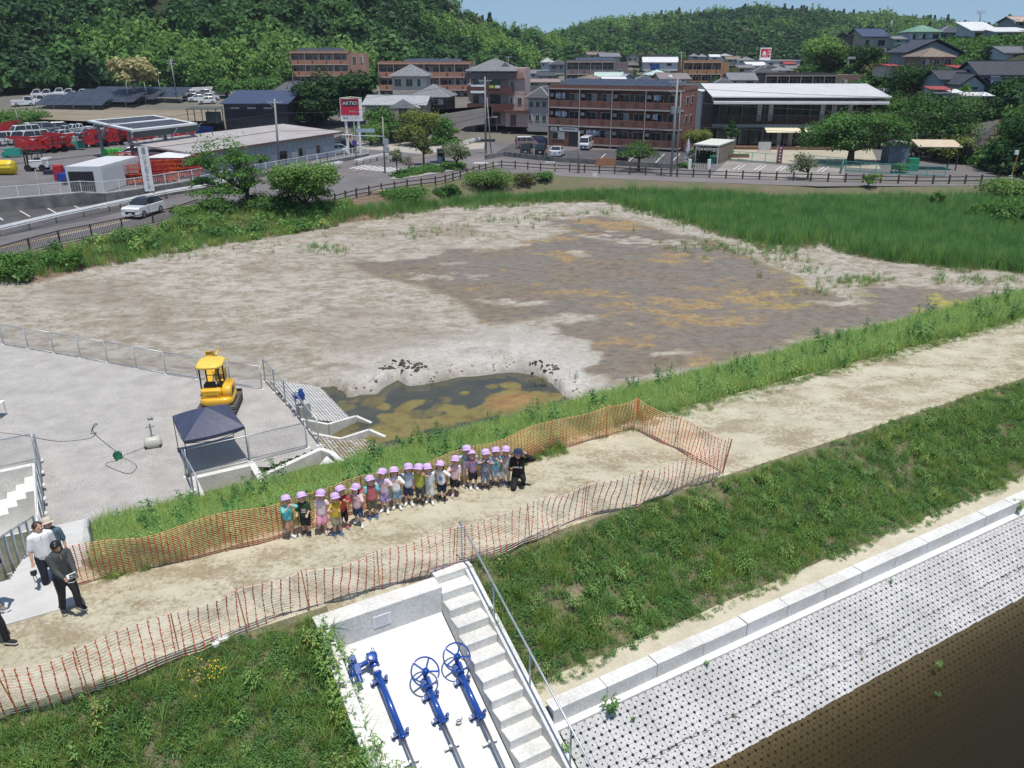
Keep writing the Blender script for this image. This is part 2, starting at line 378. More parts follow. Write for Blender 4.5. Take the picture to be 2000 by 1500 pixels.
alc = ramp(nt, noise(nt, ge.outputs['Position'], 2.5, 6), [(.3, (.22, .14, .07)), (.5, (.30, .21, .11)), (.7, (.38, .30, .16))])
alg = ramp(nt, noise(nt, ge.outputs['Position'], 2.5, 6), [(.3, (.25, .17, .06)), (.6, (.34, .33, .09))])
alc = mixc(nt, at.outputs['Alpha'], alc, alg)
c = mixc(nt, sp.outputs[0], base, wetc); c = mixc(nt, sp.outputs[1], c, alc)
ab = nn(nt, 'ShaderNodeAttribute', attribute_name='bank'); c = mixc(nt, ab.outputs['Fac'], c, ramp(nt, noise(nt, ge.outputs['Position'], 1.3, 7), [(.3, (.12, .095, .06)), (.5, (.19, .135, .095)), (.65, (.24, .18, .125))]))
fn_ = nn(nt, 'ShaderNodeMapRange'); fn_.inputs['From Min'].default_value = .3; fn_.inputs['From Max'].default_value = .7; fn_.inputs['To Min'].default_value = .72; fn_.inputs['To Max'].default_value = 1.18; nt.links.new(noise(nt, ge.outputs['Position'], 7, 10, .85), fn_.inputs['Value'])
vm_ = nn(nt, 'ShaderNodeVectorMath', operation='SCALE'); nt.links.new(c, vm_.inputs[0]); nt.links.new(fn_.outputs[0], vm_.inputs['Scale']); c = vm_.outputs[0]
nt.links.new(c, b.inputs['Base Color'])
mr = nn(nt, 'ShaderNodeMapRange'); mr.inputs['To Min'].default_value = .95; mr.inputs['To Max'].default_value = .22; nt.links.new(sp.outputs[0], mr.inputs['Value'])
mx = nn(nt, 'ShaderNodeMath', operation='MAXIMUM'); ms2 = nn(nt, 'ShaderNodeMath', operation='MULTIPLY'); ms2.inputs[1].default_value = .8; nt.links.new(sp.outputs[1], ms2.inputs[0])
nt.links.new(mr.outputs[0], mx.inputs[0]); nt.links.new(ms2.outputs[0], mx.inputs[1]); nt.links.new(mx.outputs[0], b.inputs['Roughness'])
bp = nn(nt, 'ShaderNodeBump'); bp.inputs['Distance'].default_value = .06
iv = nn(nt, 'ShaderNodeMath', operation='MULTIPLY_ADD'); iv.inputs[1].default_value = -.85; iv.inputs[2].default_value = .9; nt.links.new(sp.outputs[0], iv.inputs[0]); nt.links.new(iv.outputs[0], bp.inputs['Strength'])
nt.links.new(noise(nt, ge.outputs['Position'], 5, 8, .8), bp.inputs['Height']); nt.links.new(bp.outputs[0], b.inputs['Normal'])
ms.materials.clear(); ms.materials.append(mud)
pb = struct(link('pond_bed', ms))
# land around
inr = lambda X, Y: (X > -48) & (X < 42) & (Y > 27) & (Y < 93)
me, _ = gridmesh('ground', np.arange(-90, 110.1, 1.), np.arange(12, 131.1, 1.), H0, soil, skip=lambda X, Y: inr(X, Y) | (inpoly(X, Y, [(-34, 12), (42, 12), (42, 27), (-34, 27)])))
g = struct(link('ground', me))
far = lambda X, Y: (X > -90) & (X < 110) & (Y > 12) & (Y < 131)
xx = np.unique(np.concatenate([np.arange(-900, -90, 15), np.arange(-90, 110, 5), np.arange(110, 905, 15)])).astype(float)
yy = np.unique(np.concatenate([np.arange(-100, 12, 16), np.arange(12, 131, 7), np.arange(131, 480, 6), np.arange(480, 1100, 15)])).astype(float); yy = np.array(sorted(set(list(yy) + [12., 131.])))
me, _ = gridmesh('hills', xx, yy, H0, hillsoil, skip=far);
# town floor gets its own colour through a second slot
me.materials.append(M('town_floor', (.12, .115, .10), .95, scale=.08, col2=(.18, .16, .12), fine=.2))
me.materials.append(soil)
cen = np.empty(len(me.polygons) * 3); me.polygons.foreach_get('center', cen); cen = cen.reshape(-1, 3)
town = (cen[:, 1] < 470) & (cen[:, 2] < 9.2) & (cen[:, 1] > 100)
me.polygons.foreach_set('material_index', np.where(town, 1, np.where(cen[:, 1] < 131, 2, 0)).astype(np.int32))
struct(link('hills', me))
# levee: path, slopes, berm
def sweep(name, prof, s0, s1, ds, mat, amp=0.0, holes=None):
 """profile of (t, z) swept along the levee; finely divided"""
 ts = []; zs = []
 for (t0, z0), (t1, z1) in zip(prof[:-1], prof[1:]):
  k = max(1, int(abs(t1 - t0) / ds));
  for i in range(k): ts.append(t0 + (t1 - t0) * i / k); zs.append(z0 + (z1 - z0) * i / k)
 ts.append(prof[-1][0]); zs.append(prof[-1][1]); ts = np.array(ts); zs = np.array(zs)
 ss = np.arange(s0, s1 + ds, ds); S, T = np.meshgrid(ss, ts); Z = np.repeat(zs[:, None], len(ss), 1)
 Xw = S * CA + T * SA; Yw = S * SA - T * CA
 if amp:
  e = np.minimum(1, np.minimum(T - ts.min(), ts.max() - T) * 3)
  Z = Z + (fbm(Xw, Yw, 1.2, 4, 3) - .5) * amp * e
 nx, ny = len(ss), len(ts); i = np.arange(ny - 1)[:, None] * nx + np.arange(nx - 1)[None]
 f = np.stack([i, i + nx, i + 1 + nx, i + 1], -1).reshape(-1, 4)
 if holes is not None:
  cs = (S[:-1, :-1] + S[1:, 1:]) / 2; ct = (T[:-1, :-1] + T[1:, 1:]) / 2; f = f[~holes(cs, ct).reshape(-1)]
 me = bpy.data.meshes.new(name); me.from_pydata(np.stack([Xw, Yw, Z], -1).reshape(-1, 3).tolist(), [], f.tolist()); me.update()
 me.materials.append(mat); me.polygons.foreach_set('use_smooth', [True] * len(me.polygons))
 return struct(link(name, me))
# path: pale sand with dried litter
pm = bpy.data.materials.new('path_sand'); pm.use_nodes = True; nt = pm.node_tree; b = nt.nodes['Principled BSDF']; b.inputs['Roughness'].default_value = .95
ge = nn(nt, 'ShaderNodeNewGeometry'); P_ = ge.outputs['Position']
mp = nn(nt, 'ShaderNodeMapping'); mp.inputs['Rotation'].default_value = (0, 0, R(-30)); mp.inputs['Scale'].default_value = (.7, 1.3, 1); nt.links.new(P_, mp.inputs['Vector'])
sand = ramp(nt, noise(nt, P_, 1.5, 7), [(.3, (.40, .365, .255)), (.6, (.52, .48, .36))])
lit = ramp(nt, noise(nt, P_, 14, 6, .8), [(.42, (.19, .13, .085)), (.52, (.30, .23, .14)), (.6, (.20, .19, .085))])
m1 = noise(nt, mp.outputs[0], .8, 8, .72); m2 = noise(nt, P_, 9, 6, .8)
sm = nn(nt, 'ShaderNodeMath', operation='MULTIPLY_ADD'); sm.inputs[1].default_value = .75; nt.links.new(m2, sm.inputs[0]); nt.links.new(m1, sm.inputs[2])
lm = nn(nt, 'ShaderNodeMapRange'); lm.inputs['From Min'].default_value = .84; lm.inputs['From Max'].default_value = .97; nt.links.new(sm.outputs[0], lm.inputs['Value'])
lm2 = nn(nt, 'ShaderNodeMath', operation='MULTIPLY'); lm2.inputs[1].default_value = .75; nt.links.new(lm.outputs[0], lm2.inputs[0])
nt.links.new(mixc(nt, lm2.outputs[0], sand, lit), b.inputs['Base Color'])
bp = nn(nt, 'ShaderNodeBump'); bp.inputs['Distance'].default_value = .03; bp.inputs['Strength'].default_value = .7; nt.links.new(m2, bp.inputs['Height']); nt.links.new(bp.outputs[0], b.inputs['Normal'])
MATS['path_sand'] = pm
TB, TF = -16.75, -13.1           # back and front edge of the levee top
SL0, SL1 = -.55, 3.6              # the valve recess along the levee (set below)
slopesoil = M('slope_soil', (.20, .165, .105), .95, scale=1.3, col2=(.09, .10, .045), bump=.5, bscale=14, fine=.3)
hole = lambda s, t: (s > 3.2) & (s < 6.45) & (t > -13.0)
sweep('levee_path', [(TB - .25, 5.0), (TF - .1, 5.0), (TF + .14, 4.85)], -14, 78, .16, pm, .05, hole)
sweep('levee_back_slope', [(-31, -1.2), (TB - .1, 4.97)], -26, 78, .3, slopesoil, .12)
sweep('levee_front_slope', [(TF - .05, 4.98), (-10.5, 3.65)], 6.0, 78, .16, slopesoil, .10, hole)
sweep('levee_front_slope', [(TF - .05, 4.98), (-8.4, 2.6)], -14, 3.3, .16, slopesoil, .10, hole)
berm = M('berm_sand', (.46, .41, .30), .95, scale=2, col2=(.55, .50, .38), bump=.3, bscale=25, fine=.1)
sweep('berm', [(-10.75, 3.7), (-10.5, 3.655), (-9.95, 3.59)], 6.5, 78, .12, berm, .03, lambda s, t: (s > 3.1) & (s < 6.55))
sweep('ground_under_revetment', [(-10.2, 2.3), (-5, -.3), (30, -.5)], -40, 110, 1.3, M('dark_soil', (.05, .045, .035), .95), 0)
# gravel yard sheet
gr = M('gravel', (.36, .34, .32), .95, scale=.9, col2=(.47, .445, .415), bump=.9, bscale=22, fine=.28)
YP = [(-80, 62), (-45, 50), (-29.5, 43.3), (-21.7, 40.2), (-15.7, 37.9), LQ(8.25, -38.5), LQ(8.45, -25), (-12, 22), (-20, 16), (-40, 5), (-80, -20)]
def yardmesh():
 xs = np.arange(-70, -6, .25); ys = np.arange(8, 60, .25)
 me, co = gridmesh('gravel_yard', xs, ys, lambda X, Y: (fbm(X, Y, 2.2, 3, 9) - .5) * .05 + .005, gr, skip=lambda X, Y: ~inpoly(X, Y, YP) | inpoly(X, Y, PIT1) | inpoly(X, Y, PIT2) | inpoly(X, Y, PIT3))
 return struct(link('gravel_yard', me))
yardmesh()
# concrete works of the levee front
conc = M('concrete_light', (.56, .545, .505), .85, scale=1.3, col2=(.72, .71, .68), bump=.15, bscale=18, fine=.12)
concw = M('concrete_new', (.82, .81, .785), .8, scale=1.1, col2=(.66, .645, .60), bump=.12, bscale=16, fine=.08)
concg = M('concrete_grey', (.33, .325, .31), .9, scale=1.2, col2=(.45, .44, .42), bump=.2, bscale=25, fine=.1)
concd = M('concrete_stained', (.24, .23, .22), .9, scale=.7, col2=(.11, .11, .105), bump=.2, bscale=12, fine=.2)
galv = M('galvanised_steel', (.52, .55, .57), .45, .6, var=.1, scale=6)
galvd = M('galvanised_wire', (.40, .43, .45), .5, .4, var=0)
blue = M('blue_paint', (.012, .065, .30), .3, 0, var=.12, scale=9, coat=.4)
steel = M('stainless_steel', (.62, .63, .64), .28, .9, var=.08, scale=8)
dark = M('black_rubber', (.015, .015, .016), .7, var=.2, scale=5)
black = M('black_paint', (.018, .018, .02), .4, var=.1, scale=5)
glass = M('window_glass', (.025, .03, .035), .06, 0, var=0, spec=.8)
def wedge(mb, s0, s1, t0, t1, zb0, zt0, zb1, zt1):
 v = [LV(s0, t0, zb0), LV(s1, t0, zb0), LV(s1, t1, zb1), LV(s0, t1, zb1), LV(s0, t0, zt0), LV(s1, t0, zt0), LV(s1, t1, zt1), LV(s0, t1, zt1)]
 return mb.add(v, [(0, 1, 2, 3), (7, 6, 5, 4), (4, 5, 1, 0), (5, 6, 2, 1), (6, 7, 3, 2), (7, 4, 0, 3)])
zs = lambda t: 4.38 - (t + 12.55) * .5          # slab surface
ga = thing('valve_platform', 'white sloping concrete slab with back wall and steps below the path', 'concrete platform')
mb = MB(); wedge(mb, 3.3, 5.62, -12.55, -5.2, zs(-12.55) - .5, zs(-12.55), zs(-5.2) - .5, zs(-5.2)); mb.obj('slab', concw, ga)
mb = MB(); wedge(mb, 3.08, 5.66, -12.95, -12.55, 3.2, 4.99, 3.2, 4.99)
wedge(mb, 5.66, 6.52, -13.15, -12.85, 3.2, 5.03, 3.2, 5.03); mb.obj('back_wall', conc, ga, bev=.015)
mb = MB(); wedge(mb, 3.05, 3.3, -12.55, -9.0, 2.5, 4.99, 1.2, 3.25); mb.obj('side_wall', conc, ga, bev=.015)
mb = MB(); wedge(mb, 6.34, 6.52, -12.85, -5.5, 3.6, 5.0, .6, 1.43); mb.obj('side_wall', conc, ga, bev=.012)
zt = 4.86; t = -12.84; k = 0
while k < 15:
 mb = MB(); wedge(mb, 5.64, 6.34, t, t + .34, zt - .7, zt, zt - .7, zt); mb.obj('step', conc, ga, bev=.012); t += .342; zt -= .19; k += 1
plq = MB(); wedge(plq, 4.15, 4.52, -12.548, -12.535, 4.56, 4.82, 4.56, 4.82); o = plq.obj('plaque', M('paper_white', (.72, .72, .72), .6, var=.05), ga)
mb = MB()
for i in range(6): wedge(mb, 4.19, 4.47, -12.535, -12.533, 4.785 - i * .038, 4.793 - i * .038, 4.785 - i * .038, 4.793 - i * .038)
mb.obj('plaque_lines', M('faded_print', (.42, .42, .42), .7, var=0), ga)
# handrail
hr = thing('stair_handrail', 'long galvanised handrail down the right side of the white steps', 'handrail')
P0 = LV(6.42, -13.2, 5.95); P1 = LV(6.42, -5.3, 1.35 + .93)
sl_ = lambda t: 5.95 + (t + 13.2) * (P1.z - 5.95) / 7.9
MB().tube([P0 + Vector((0, 0, -.06)), P0, P1], .022, 8).obj('rail', galv, hr, True)
for t in (-13.15, -11.75, -10.35, -8.95, -7.5):
 zb = min(5.0, 5.0 - (t + 12.85) * .4857)
 MB().tube([LV(6.42, t, zb), LV(6.42, t, sl_(t))], .02, 8).obj('post', galv, hr, True)
# three gate valves lying along the slab
def frame_on_slab(s, t, h):
 """origin on the slab; x along the levee, y down the slope, z off the slab"""
 y = (LV(0, 1, -.5) - LV(0, 0, 0)).normalized(); x = (LV(1, 0, 0) - LV(0, 0, 0)).normalized(); z = y.cross(x) * -1
 if z.z < 0: z = -z
 m = Matrix((x, y, z)).transposed().to_4x4(); m.translation = LV(s, t, zs(t)) + z * h; return m
def wheelmb(R0, r, nsp, c=(0, 0, 0), dish=.05):
 mb = MB(); n = 28
 mb.tube([(c[0] + R0 * math.cos(2 * math.pi * i / n), c[1] + R0 * math.sin(2 * math.pi * i / n), c[2]) for i in range(n + 1)], r, 8, False); return mb
def valve(s, t, lab, kind):
 root = thing('gate_valve', lab, 'valve', group='blue gate valves on the white slab')
 m = frame_on_slab(s, t, .17); root.matrix_world = m
 L = kind or 1.32
 MB().tube([(0, 0, 0), (0, .04, 0)], .085, 12).tube([(0, .03, 0), (0, L, 0)], .062, 14).tube([(0, L - .03, 0), (0, L, 0)], .082, 14).obj('stem_cover', blue, root, True)
 MB().tube([(0, L, 0), (0, 5.2, 0)], .034, 10).obj('spindle', steel, root, True)
 for yy in (.14, L - .12):
  MB().box((0, yy, -.09), (.30, .05, .05)).box((-.13, yy, -.03), (.05, .06, .12)).box((.13, yy, -.03), (.05, .06, .12)).box((0, yy, -.14), (.34, .08, .03)).obj('bracket', blue, root, bev=.006)
  for sx in (-.15, .15): MB().tube([(sx, yy, -.12), (sx, yy, -.02)], .022, 8).obj('bolt', steel, root)
 for yy in (L + .42, L + 1.25, L + 2.1):
  MB().box((0, yy, -.10), (.30, .035, .03)).box((-.135, yy, -.13), (.03, .035, .08)).box((.135, yy, -.13), (.03, .035, .08)).box((0, yy, -.04), (.11, .05, .10)).obj('guide_bracket', galv, root, bev=.004)
 if kind:
  MB().tube([(0, .02, 0), (0, -.10, .0)], .055, 12).tube([(0, -.09, -.03), (0, -.19, .0)], .10, 12).box((0, -.12, .0), (.17, .13, .16)).obj('gear_housing', blue, root, bev=.012)
  c = Vector((0, -.24, .20)); tl = Matrix.Translation(c) @ Matrix.Rotation(R(-14), 4, 'X')
  w_ = wheelmb(.27, .017, 5).obj('handwheel', blue, root, True); w_.matrix_local = tl
  for k in range(5):
   a = 2 * math.pi * k / 5 + math.pi / 2; MB().bar((.05 * math.cos(a), .05 * math.sin(a), .01), (.262 * math.cos(a), .262 * math.sin(a), 0), .034, .016).obj('spoke', blue, w_)
  MB().tube([(0, 0, -.10), (0, 0, .02)], .05, 12).tube([(0, 0, .02), (0, 0, .045)], .07, 12).tube([(0, 0, .045), (0, 0, .07)], .04, 10).obj('hub', blue, w_, True)
  MB().tube([(0, -.12, .04), (c.x, c.y + .02, c.z - .08)], .045, 10).obj('wheel_shaft', blue, root, True)
 else:
  MB().tube([(0, 0, 0), (0, -.12, 0)], .06, 10).obj('coupling', M('white_paint', (.78, .78, .76), .4), root, True)
  MB().tube([(0, -.10, 0), (0, -.18, 0)], .10, 12).box((-.02, -.26, .04), (.2, .2, .2), rz=.2).tube([(-.02, -.26, -.08), (-.02, -.26, .19)], .10, 12).tube([(-.12, -.24, .05), (-.34, -.20, .05)], .05, 10).obj('gearbox', blue, root, True, bev=.01)
  MB().box((-.34, -.16, .04), (.12, .22, .13), rz=.1).tube([(-.36, -.1, .04), (-.36, .1, .04)], .055, 10).box((-.37, -.36, .06), (.13, .16, .14)).tube([(-.36, -.27, .05), (-.36, -.45, .05)], .06, 10).obj('actuator', blue, root, bev=.01)
  MB().tube([(-.42, -.42, .05), (-.46, -.40, .05), (-.45, -.28, .05)], .008, 6).obj('lifting_eye', blue, root); MB().tube([(.03, -.36, .12), (.03, -.44, .13), (.07, -.43, .12), (.07, -.34, .12)], .008, 6).obj('lifting_eye', blue, root)
  w_ = wheelmb(.20, .014, 5).obj('handwheel', blue, root, True); w_.matrix_local = Matrix.Translation((-.50, -.10, .06)) @ Matrix.Rotation(R(-82), 4, 'Y') @ Matrix.Rotation(R(20), 4, 'X')
  for k in range(5):
   a = 2 * math.pi * k / 5; MB().bar((.03 * math.cos(a), .03 * math.sin(a), .01), (.195 * math.cos(a), .195 * math.sin(a), 0), .026, .014).obj('spoke', blue, w_)
  MB().tube([(0, 0, -.08), (0, 0, .03)], .035, 10).obj('hub', blue, w_, True)
 return root
valve(3.9, -11.85, 'blue geared valve with its small handwheel standing sideways, leftmost on the white slab', 0)
valve(4.69, -11.28, 'blue valve with a large flat handwheel in the middle of the white slab', .72)
valve(5.38, -11.32, 'blue valve with a large flat handwheel beside the white steps', .97)
for (s, t, lb) in ((3.96, -10.15, 'small grey steel eye on the slab, left of the left stem'), (4.68, -10.27, 'small grey steel eye on the slab between the left and middle stems'), (5.0, -10.6, 'small grey steel eye on the slab between the two round handwheels')):
 q = thing('anchor_eye', lb, 'anchor eye', group='steel eyes on the slab'); q.matrix_world = frame_on_slab(s, t, 0) @ Matrix.Scale(1.7, 4)
 MB().tube([(0, 0, 0), (0, 0, .05)], .03, 8).obj('socket', steel, q); MB().tube([(.03 * math.cos(a / 10 * 6.283), 0, .075 + .03 * math.sin(a / 10 * 6.283)) for a in range(11)], .009, 6, False).obj('ring', steel, q)
# kerb blocks
kb = thing('berm_kerb', 'row of pale concrete kerb blocks between the sandy berm and the block slope', 'kerb')
kmes = None; s = 6.58; i = 0
while s < 46:
 L = 1.25; mb = MB(); wedge(mb, 0, L - .014, -.15, .15, -.40, 0, -.40, -.006)
 if kmes is None: kmes = mb.mesh('kerb_block', conc)
 o = link('kerb_block', kmes, kb); p = LV(s, -9.9, 3.63 + rnd.uniform(-.006, .006)); o.location = p
 if i % 7 == 3: b = o.modifiers.new('b', 'BEVEL'); b.width = .01
 s += L; i += 1
kb2 = MB(); wedge(kb2, 6.55, 60, -9.76, -9.62, 2.9, 3.285, 2.9, 3.25); struct(kb2.obj('revetment_edge_strip', concw))
kb3 = MB(); wedge(kb3, 46.0, 78, -10.05, -9.75, 3.2, 3.63, 3.2, 3.62); o = kb3.obj('kerb_run', concw); struct(o)
# porous revetment blocks: one block mesh, the nearest 300 as parts and the rest joined
PB = .185
def notch():
 h = PB / 2 - .003; rc = .029; o = []
 # counter-clockwise from the +x +y corner
 for cx, cy, angs in ((1, 1, (270, 225, 180)), (-1, 1, (0, 315, 270)), (-1, -1, (90, 45, 0)), (1, -1, (180, 135, 90))):
  for a in angs: o.append((cx * h + rc * math.cos(R(a)), cy * h + rc * math.sin(R(a))))
 return o
ou = notch(); inn = [(.020 * math.cos(math.atan2(y, x)), .020 * math.sin(math.atan2(y, x))) for x, y in ou]
BH = .07
bv = [(x, y, 0) for x, y in ou] + [(x, y, 0) for x, y in inn] + [(x, y, -BH) for x, y in ou] + [(x, y, -BH) for x, y in inn]
bf = []
for k in range(12):
 k2 = (k + 1) % 12
 bf += [(k, k2, 12 + k2, 12 + k), (k2, k, 24 + k, 24 + k2), (12 + k, 12 + k2, 36 + k2, 36 + k)]
blockc = M('block_concrete', (.42, .41, .40), .9, scale=.9, col2=(.53, .515, .505), bump=.2, bscale=30, fine=.2)
rsl = math.atan(.5); RY = (LV(0, 1, -.5) - LV(0, 0, 0)).normalized(); RX = (LV(1, 0, 0) - LV(0, 0, 0)).normalized(); RZ = RX.cross(RY); RZ = RZ if RZ.z > 0 else -RZ
RM = Matrix((RX, RY, RZ)).transposed()
def rpos(i, j):
 d = .10 + PB * (j + .5); return LV(6.62 + PB * (i + .5), -9.62, 3.25) + RY * (d - .07)
rv = thing('revetment', 'sloping bank of pale concrete blocks with round holes running into the dark water', 'revetment')
bme = bpy.data.meshes.new('revetment_block'); bme.from_pydata(bv, [], bf); bme.materials.append(blockc)
cells = []
for j in range(34):
 for i in range(330):
  p = rpos(i, j)
  if p.y > 4: cells.append((p.length + (0 if p.z > 2.45 else 40), i, j, p))
cells.sort(key=lambda c: (Vector((c[3].x, c[3].y, c[3].z - 15))).length + (0 if c[3].z > 2.5 else 50))
V = []; Fc = []; nv = len(bv); bvv = [Vector(q) for q in bv]
for n_, (dd, i, j, p) in enumerate(cells):
 tw = Euler((rnd.gauss(0, .012), rnd.gauss(0, .012), rnd.gauss(0, .01))).to_matrix(); q = p + RZ * rnd.gauss(0, .003)
 if n_ < 300:
  o = link('revetment_block', bme, rv); m = (RM @ tw).to_4x4(); m.translation = q; o.matrix_world = m
 else:
  b_ = len(V); mm = RM @ tw
  V += [tuple(mm @ a + q) for a in bvv]; Fc += [tuple(a + b_ for a in f) for f in bf]
me = bpy.data.meshes.new('revetment_blocks'); me.from_pydata(V, [], Fc); me.materials.append(blockc); o = link('revetment_blocks', me, rv); tag(o, kind='stuff')
# fill seen in the holes
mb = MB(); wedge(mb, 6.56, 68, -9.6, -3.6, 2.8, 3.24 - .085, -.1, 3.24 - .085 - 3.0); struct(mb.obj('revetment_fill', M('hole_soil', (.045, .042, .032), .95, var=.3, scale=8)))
# dark river water
wm = bpy.data.materials.new('river_water'); wm.use_nodes = True; nt = wm.node_tree; nt.nodes.clear()
tr = nn(nt, 'ShaderNodeBsdfTransparent'); tr.inputs[0].default_value = (.66, .58, .42, 1)
gl = nn(nt, 'ShaderNodeBsdfGlossy'); gl.inputs['Roughness'].default_value = .06; fr = nn(nt, 'ShaderNodeFresnel'); fr.inputs[0].default_value = 1.33
ge = nn(nt, 'ShaderNodeNewGeometry'); bp = nn(nt, 'ShaderNodeBump'); bp.inputs['Strength'].default_value = .12; bp.inputs['Distance'].default_value = .03
nt.links.new(noise(nt, ge.outputs['Position'], 3.0, 3), bp.inputs['Height']); nt.links.new(bp.outputs[0], gl.inputs['Normal']); nt.links.new(bp.outputs[0], fr.inputs['Normal'])
df = nn(nt, 'ShaderNodeBsdfDiffuse'); df.inputs[0].default_value = (.048, .044, .020, 1); m0 = nn(nt, 'ShaderNodeMixShader'); m0.inputs[0].default_value = .34; nt.links.new(tr.outputs[0], m0.inputs[1]); nt.links.new(df.outputs[0], m0.inputs[2])
mx = nn(nt, 'ShaderNodeMixShader'); nt.links.new(fr.outputs[0], mx.inputs[0]); nt.links.new(m0.outputs[0], mx.inputs[1]); nt.links.new(gl.outputs[0], mx.inputs[2])
va = nn(nt, 'ShaderNodeVolumeAbsorption'); va.inputs['Color'].default_value = (.55, .47, .26, 1); va.inputs['Density'].default_value = 2.8
vs_ = nn(nt, 'ShaderNodeVolumeScatter'); vs_.inputs['Color'].default_value = (.30, .27, .12, 1); vs_.inputs['Density'].default_value = .3
as_ = nn(nt, 'ShaderNodeAddShader'); nt.links.new(va.outputs[0], as_.inputs[0]); nt.links.new(vs_.outputs[0], as_.inputs[1])
wo_ = nn(nt, 'ShaderNodeOutputMaterial'); nt.links.new(mx.outputs[0], wo_.inputs['Surface']); nt.links.new(as_.outputs[0], wo_.inputs['Volume'])
mb = MB(); zw = 2.46; wedge(mb, -12, 75, -9.3, 22, -3.5, zw, -3.5, zw); struct(mb.obj('river_water', wm))
# pool water
pw = bpy.data.materials.new('pool_water'); pw.use_nodes = True; nt = pw.node_tree; nt.nodes.clear()
ge = nn(nt, 'ShaderNodeNewGeometry'); d_ = nn(nt, 'ShaderNodeBsdfPrincipled'); d_.inputs['Roughness'].default_value = .08; d_.inputs['Specular IOR Level'].default_value = .35
at = nn(nt, 'ShaderNodeAttribute', attribute_name='mask'); sp = nn(nt, 'ShaderNodeSeparateColor'); nt.links.new(at.outputs['Color'], sp.inputs[0])
wc = ramp(nt, noise(nt, ge.outputs['Position'], .5, 4), [(.3, (.050, .052, .036)), (.7, (.085, .08, .055))])
ac = ramp(nt, noise(nt, ge.outputs['Position'], 1.2, 6), [(.3, (.11, .085, .03)), (.55, (.20, .165, .06)), (.75, (.15, .15, .055))])
ac = mixc(nt, sp.outputs[1], ac, ramp(nt, noise(nt, ge.outputs['Position'], 1.6, 5), [(.3, (.20, .10, .045)), (.6, (.29, .19, .075))]))
c = mixc(nt, sp.outputs[0], wc, ac); nt.links.new(c, d_.inputs['Base Color'])
ml = nn(nt, 'ShaderNodeMapRange'); ml.inputs['To Min'].default_value = .06; ml.inputs['To Max'].default_value = .8; nt.links.new(sp.outputs[0], ml.inputs[0]); nt.links.new(ml.outputs[0], d_.inputs['Roughness'])
o_ = nn(nt, 'ShaderNodeOutputMaterial'); nt.links.new(d_.outputs[0], o_.inputs[0])
pc = [G(px, py, -.8) for px, py in POOL]; X0 = min(p.x for p in pc) - 4; X1 = max(p.x for p in pc) + 4; Y0 = min(p.y for p in pc) - 3; Y1 = max(p.y for p in pc) + 3
gm, co = gridmesh('pool_water', np.arange(X0, X1, .12), np.arange(Y0, Y1, .12), lambda X, Y: X * 0 - .80, pw)
X, Y = co[:, 0], co[:, 1]; px, py = toPix(X, Y, -.8 + 0 * X); n = fbm(X, Y, 1.6, 4, 51) - .5; n2 = fbm(X, Y, .5, 3, 52) - .5
def rb(cx, cy, rx, ry, rot=0):
 dx = px - cx; dy = (py - cy); c_, s_ = math.cos(R(rot)), math.sin(R(rot)); return 1 - np.hypot((dx * c_ + dy * s_) / rx, (-dx * s_ + dy * c_) / ry)
a1 = np.max([rb(*q) for q in [(1010, 783, 85, 28, -10), (930, 805, 70, 17, -12), (800, 792, 32, 10, -22), (765, 816, 40, 10, 8), (752, 796, 16, 7, 0), (830, 830, 70, 14, -5), (895, 798, 35, 10, 0), (1000, 752, 28, 9, 5), (908, 768, 12, 5, 0), (760, 850, 60, 18, 0), (1080, 775, 30, 10, 0), (960, 755, 14, 5, 0)]], 0)
al = sstep(.05, .20, a1 + n * 1.3 + n2 * .6)
red = np.clip(rb(1000, 782, 70, 20, -8) * 1.8 + n, 0, 1)
bt = sstep(.02, .2, (py - 800) / 110 + n * 2.2 + n2 * .8 - .25) * .6; al = np.maximum(al, bt)
ca = gm.color_attributes.new('mask', 'FLOAT_COLOR', 'POINT'); ca.data.foreach_set('color', np.stack([al, red, al * 0, al * 0 + 1], -1).astype(np.float32).ravel())
struct(link('pool_water', gm))
# yard works: pits, inlet, walkway
def lvwall(mb, a, b, th, zt0, zt1, zb):
 """wall between two (s,t) points, top height from zt0 to zt1"""
 A = LV(a[0], a[1], 0); B = LV(b[0], b[1], 0); d = (B - A).normalized(); n = Vector((-d.y, d.x, 0)) * th / 2
 v = [A - n + Vector((0, 0, zb)), B - n + Vector((0, 0, zb)), B + n + Vector((0, 0, zb)), A + n + Vector((0, 0, zb)), A - n + Vector((0, 0, zt0)), B - n + Vector((0, 0, zt1)), B + n + Vector((0, 0, zt1)), A + n + Vector((0, 0, zt0))]
 return mb.add(v, [(3, 2, 1, 0), (4, 5, 6, 7), (0, 1, 5, 4), (1, 2, 6, 5), (2, 3, 7, 6), (3, 0, 4, 7)])
p1 = thing('drain_basin', 'deep concrete basin with a stair, at the left edge of the gravel yard', 'basin')
for a, b in (((-1.95, -34.1), (-1.95, -25)), ((-2.1, -34.0), (-12, -34.0))): lvwall(MB(), a, b, .28, .08, .08, -2.4).obj('wall', conc, p1)
for k in range(9):
 s1_ = -2.1 - .34 * k; mb = MB(); wedge(mb, s1_ - .34, s1_, -33.85, -32.5, -3, -.35 - .24 * k, -3, -.35 - .24 * k); mb.obj('step', concw, p1)
mb = MB(); wedge(mb, -12, -2.1, -33.85, -29.4, -3, -1.95, -3, -1.95); mb.obj('basin_floor', concw, p1); mb = MB(); wedge(mb, -12, -2.1, -29.4, -25, -3, -2.0, -3, -2.0); mb.obj('water', M('basin_water', (.16, .12, .05), .15, var=.1, spec=.4), p1)
p2 = thing('drain_basin', 'small square concrete basin behind the grey tent', 'basin')
